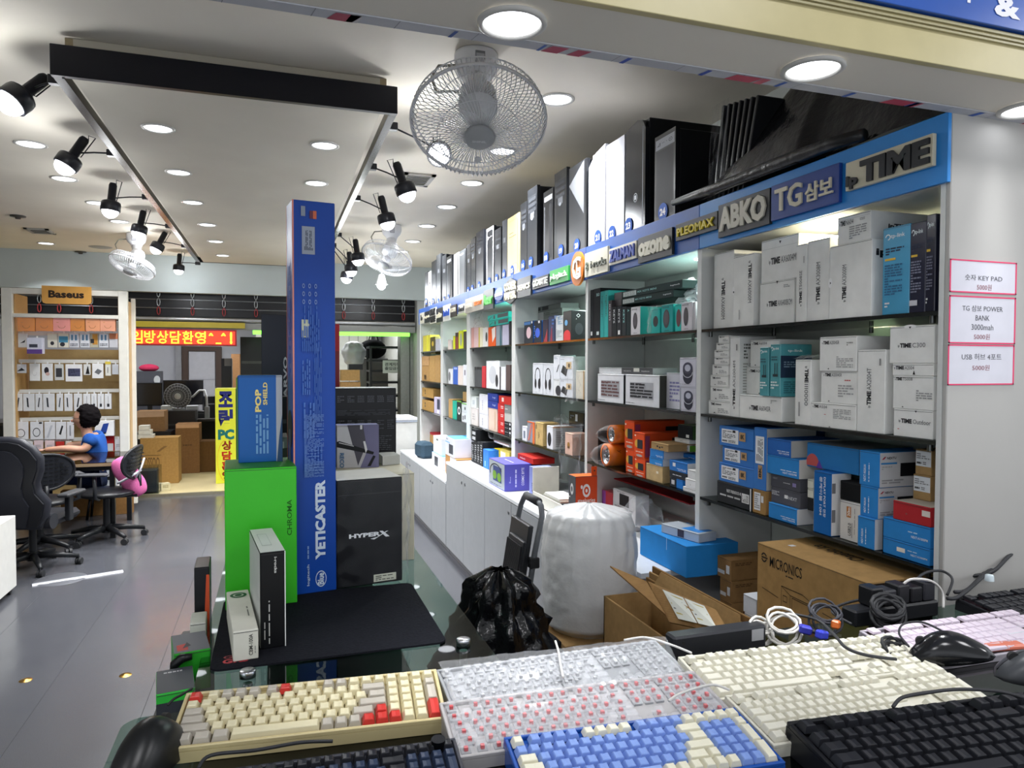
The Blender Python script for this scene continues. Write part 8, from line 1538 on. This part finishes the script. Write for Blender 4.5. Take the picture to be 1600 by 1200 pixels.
# yellow shop sign
A = atY(336, 607, 9.35); B = atY(369, 737, 9.35); w_ = B.x - A.x; h_ = A.z - .028
yd = [('t', 'F', '조', .16, .80, .86, .97, '#23286c', 0, .05), ('t', 'F', '립', .16, .60, .86, .78, '#23286c', 0, .05), ('t', 'F', 'PC', .12, .46, .92, .57, '#1f6f6c', 0, .06), ('t', 'F', '상', .30, .35, .80, .45, '#8a2c1c', 0, .04), ('t', 'F', '담', .30, .245, .80, .34, '#b0281c', 0, .04), ('t', 'F', '환', .30, .14, .80, .235, '#b0281c', 0, .04), ('t', 'F', '영', .30, .035, .80, .13, '#7a2c14', 0, .04), ('a', 'F', .5, .24, .42, .22, .05, 100, 260, '#e0b02c')]
pbox('tall yellow sign board with dark blue and red Korean letters', ((A.x + B.x) / 2, 9.50, .028), w_, .30, h_, R(0), '#d9dc3c', yd, kind='satin', cat='sign', name='sign_board', side='#3c342c', flap=False)
# store room right part (seen right of the blue carton)
YC = 10.2
t = empty('utility_rack', 'black open shelf rack holding small electronics', 'rack', (atY(606, 600, YC).x, YC + .2, .028))
xa, xb = atY(578, 600, YC).x, atY(634, 600, YC).x; zt2 = atY(606, 541, YC).z; bl_ = mat('#1b1c1f', 'satin')
for x_ in (xa, xb - .03):
    for y_ in (YC, YC + .4): m = MB(); m.box(x_, y_, .028, x_ + .03, y_ + .03, zt2, bl_); m.build('post', t, True)
for py in (541, 562, 578, 596, 617, 640): z_ = atY(606, py, YC).z; m = MB(); m.box(xa, YC - .002, z_ - .03, xb, YC + .43, z_, bl_, .002); m.build('shelf_board', t, True)
A = atY(598, 563, YC - .01); B = atY(628, 583, YC - .01); m = MB(); m.box(A.x, YC - .008, B.z, B.x, YC - .004, A.z, mat('#c9c9c6', 'print'))
m.text('관계자외', (A.x + .03, YC - .009, B.z + (A.z - B.z) * .55), (B.x - A.x - .06, 0, 0), (0, 0, .05), pr('#3a3a3c'), .02); m.text('출입금지', (A.x + .03, YC - .009, B.z + (A.z - B.z) * .25), (B.x - A.x - .06, 0, 0), (0, 0, .045), pr('#3a3a3c'), .02); o = m.build('paper_notice', base=True); tag(o, 'white paper notice taped on the black rack', 'notice')
m = MB(); c_ = atY(584, 540, 11.0); 
t = empty('duffel_bag', 'black duffel bag with handles behind the black rack', 'bag', (atY(583, 558, 10.9).x, 10.95, atY(583, 560, 10.9).z)); m = MB(); m.sphere((0, 0, .14), .2, mat('#17181b', 'fabric'), 20, 12, (1.05, .6, .75)); m.build('bag_body', t)
m = MB(); m.tube([V((-.07, -.1, .27)), V((-.05, -.1, .34)), V((.05, -.1, .34)), V((.07, -.1, .27))], .008, mat('#101114', 'fabric'), 6); m.build('handle', t)
pbox('tall grey locker under the duffel bag', (atY(583, 558, 10.9).x, 11.1, .028), .45, .4, t.location.z - .03, 0, '#8c8d8e', [('r', 'F', .1, .3, .9, .31, '#6a6a6c')], kind='satin', cat='locker', name='locker')
blob('clear crumpled plastic bundle hanging left of the duffel bag', (atY(553, 560, 10.7).x, 10.7, atY(553, 565, 10.7).z - .1), [(0, .04), (.1, .12), (.25, .16), (.36, .10), (.4, .03)], mat('#c9ccd4', 'haze'), .03, 8, 'plastic_bundle', 'plastic bundle', 5, nu=30, nv=20)
for lb, a, b_, c, d_, cc, z_ in (('brown carton, lower of two right of the red carton edge', 532, 597, 563, 620, '#b08a5c', None), ('brown carton, upper left of two right of the red carton edge', 533, 579, 562, 596, '#b5905f', None)):
    A = atY(a, b_, 9.9); B = atY(c, d_, 9.9); pbox(lb, ((A.x + B.x) / 2, 10.0, B.z if a == 532 else B.z + .01), B.x - A.x, .25, A.z - B.z, 0, cc, [], **KR)
A = atY(532, 620, 9.9); pbox('white cupboard carrying the two brown cartons', (atY(550, 600, 9.9).x, 10.0, .028), .42, .35, A.z - .0285, 0, '#a8a9a8', [('r', 'F', .49, .05, .5, .95, '#77787a')], kind='satin', cat='cupboard', name='cupboard')
ybox('black cash box shaped device left of the rack', 9.95, 545, 569, 567, 578, '#1d1e22', [], d=.2, kind='satin', name='device', cat='device', z0=atY(533, 579, 9.9).z + .012)
t = empty('steel_column', 'brushed steel column at the right of the back opening', 'column', (atY(640, 600, 9.9).x, 10.0, .028))
for a, b_ in ((626, 640), (641, 650)):
    A = atY(a, 600, 9.9); B = atY(b_, 600, 9.9); m = MB(); m.box(A.x, 9.9 + (.02 if a > 630 else 0), .028, B.x, 10.15, 2.45, mat('#9a9d98', 'metal', .45), .003); m.build('panel', t, True)
m = MB(); m.box(atY(400, 560, 12.6).x, 12.62, .03, 1.6, 12.66, 2.4, mat('#c9cbc6', 'satin')); o = m.build('white_partition', base=True); tag(o, 'white panelled partition at the back right of the store room', 'partition')
for k in range(7):
    x_ = atY(545 + 14 * k, 540, 12.6).x; m = MB(); m.box(x_, 12.612, .5, x_ + .015, 12.62, 2.38, mat('#8f918c')); m.build('groove', o, False).location = -V(o.location)
m = MB(); m.box(.9, 8.9, .03, 1.45, 9.35, .62, mat('#1c1d20', 'satin'), .01); o = m.build('black_cabinet', base=True); tag(o, 'low black cabinet behind the white counter block', 'cabinet')
t = empty('glass_tank', 'small clear tank with dark contents behind the rack foot', 'tank', (atY(231, 755, 8.9).x, 8.95, .031)); m = MB(); m.box(-.1, -.1, .012, .1, .1, .26, mat('#3a3c40', 'satin'), .004); m.build('contents', t)
m = MB(); m.box(-.12, -.12, 0, .12, .12, .30, mat('#c9d2d4', 'glass')); m.build('glass_case', t)
pbox('dark rack of shelves at the left of the slate carton', (atY(394, 580, 10.5).x, 10.6, .028), .30, .3, atY(394, 530, 10.5).z, 0, '#26272a', [('r', 'F', .1, .55, .8, .66, '#c4c6c6'), ('r', 'F', .05, .8, .95, .82, '#55575a'), ('r', 'F', .05, .4, .95, .42, '#55575a')], kind='satin', cat='rack', name='dark_rack')
# tube lamps added to light the store room, hidden from view by the shutter
for x_ in (-2.8, -.9, .9):
    t = empty('fill_tube_light', 'added long white tube light on the store room ceiling', 'ceiling light', (x_, 11.3, 2.518), 0, 'added store room tube lights'); m = MB(); m.box(-.6, -.05, -.04, .6, .05, 0, mat('#d0d0d0', 'satin')); m.build('fitting', t); m = MB(); m.cyl((-.58, 0, -.055), (.58, 0, -.055), .014, mat('#f4f8ff', 'emit', None, 12), n=10); m.build('tube', t)
    L = bpy.data.lights.new('lamp', 'AREA'); L.shape = 'RECTANGLE'; L.size = 1.1; L.size_y = .05; L.energy = 11; o = bpy.data.objects.new('lamp', L); col.objects.link(o); o.parent = t; o.location = (0, 0, -.075)
# ================================================= PRICE SHEETS on the end panel
Yp = 1.2615
def sheet(label, q, lines):
    A = atY(q[0], q[1], Yp); B = atY(q[2], q[3], Yp); w_, h_ = B.x - A.x, A.z - B.z; m = MB(); m.box(0, -.0008, 0, w_, 0, h_, mat('#d4d3dc', 'print')); pk = pr('#e0406c'); e = .0032
    for a in ((0, 0, w_, e), (0, h_ - e, w_, h_), (0, 0, e, h_), (w_ - e, 0, w_, h_)): m.box(a[0] - .0005, -.0014, a[1], a[2] + .0005, -.0009, a[3], pk)
    for s, u0, v0, u1, v1, c in lines: m.text(s, (w_ * u0, -.0013, h_ * v0), (w_ * (u1 - u0), 0, 0), (0, 0, h_ * (v1 - v0)), pr(c), .0)
    o = m.build('price_sheet'); o.location = (A.x, Yp, B.z); tag(o, label, 'price sheet', 'price sheets on the end panel')
dk, dr_ = '#4a4a52', '#8a4a54'
sheet('pink taped price sheet for number key pads, topmost of three', (1484, 404, 1587, 461), [('숫자 KEY PAD', .22, .38, .78, .56, dk), ('5000원', .40, .10, .62, .28, dr_)])
sheet('pink taped price sheet for power banks, middle of three', (1483, 461, 1585, 538), [('TG 삼보 POWER', .19, .68, .80, .81, dk), ('BANK', .39, .49, .60, .60, dk), ('3000mah', .33, .29, .66, .41, dk), ('5000원', .37, .09, .61, .21, dr_)])
sheet('pink taped price sheet for USB hubs, lowest of three', (1481, 538, 1583, 601), [('USB 허브 4포트', .20, .62, .80, .78, dk), ('5000원', .36, .36, .62, .50, dr_)])
# ================================================= labels: rank what would otherwise share one
ORD = ['', 'second', 'third', 'fourth', 'fifth', 'sixth', 'seventh', 'eighth', 'ninth', 'tenth', 'eleventh', 'twelfth']
def rank_labels():
    bpy.context.view_layer.update()
    by = {}
    for o in THINGS: by.setdefault(o['label'], []).append(o)
    for lb, os_ in by.items():
        if len(os_) < 2: continue
        cat = os_[0]['category']; P = [pix(o.matrix_world.translation) for o in os_]
        if cat in ('ceiling light', 'spotlight'): key = lambda o: o.location.y; a, b = 'nearest the camera', ' nearest the camera'; l_ = 'farthest from the camera'
        elif max(p[0] for p in P) - min(p[0] for p in P) > max(p[1] for p in P) - min(p[1] for p in P): key = lambda o: pix(o.location)[0]; a, b, l_ = 'leftmost', ' from left', 'rightmost'
        else: key = lambda o: pix(o.location)[1]; a, b, l_ = 'topmost', ' from top', 'lowest'
        os_.sort(key=key)
        for i, o in enumerate(os_): o['label'] = lb + ', ' + (a if i == 0 else (l_ if i == len(os_) - 1 else ORD[i] + b))
rank_labels()
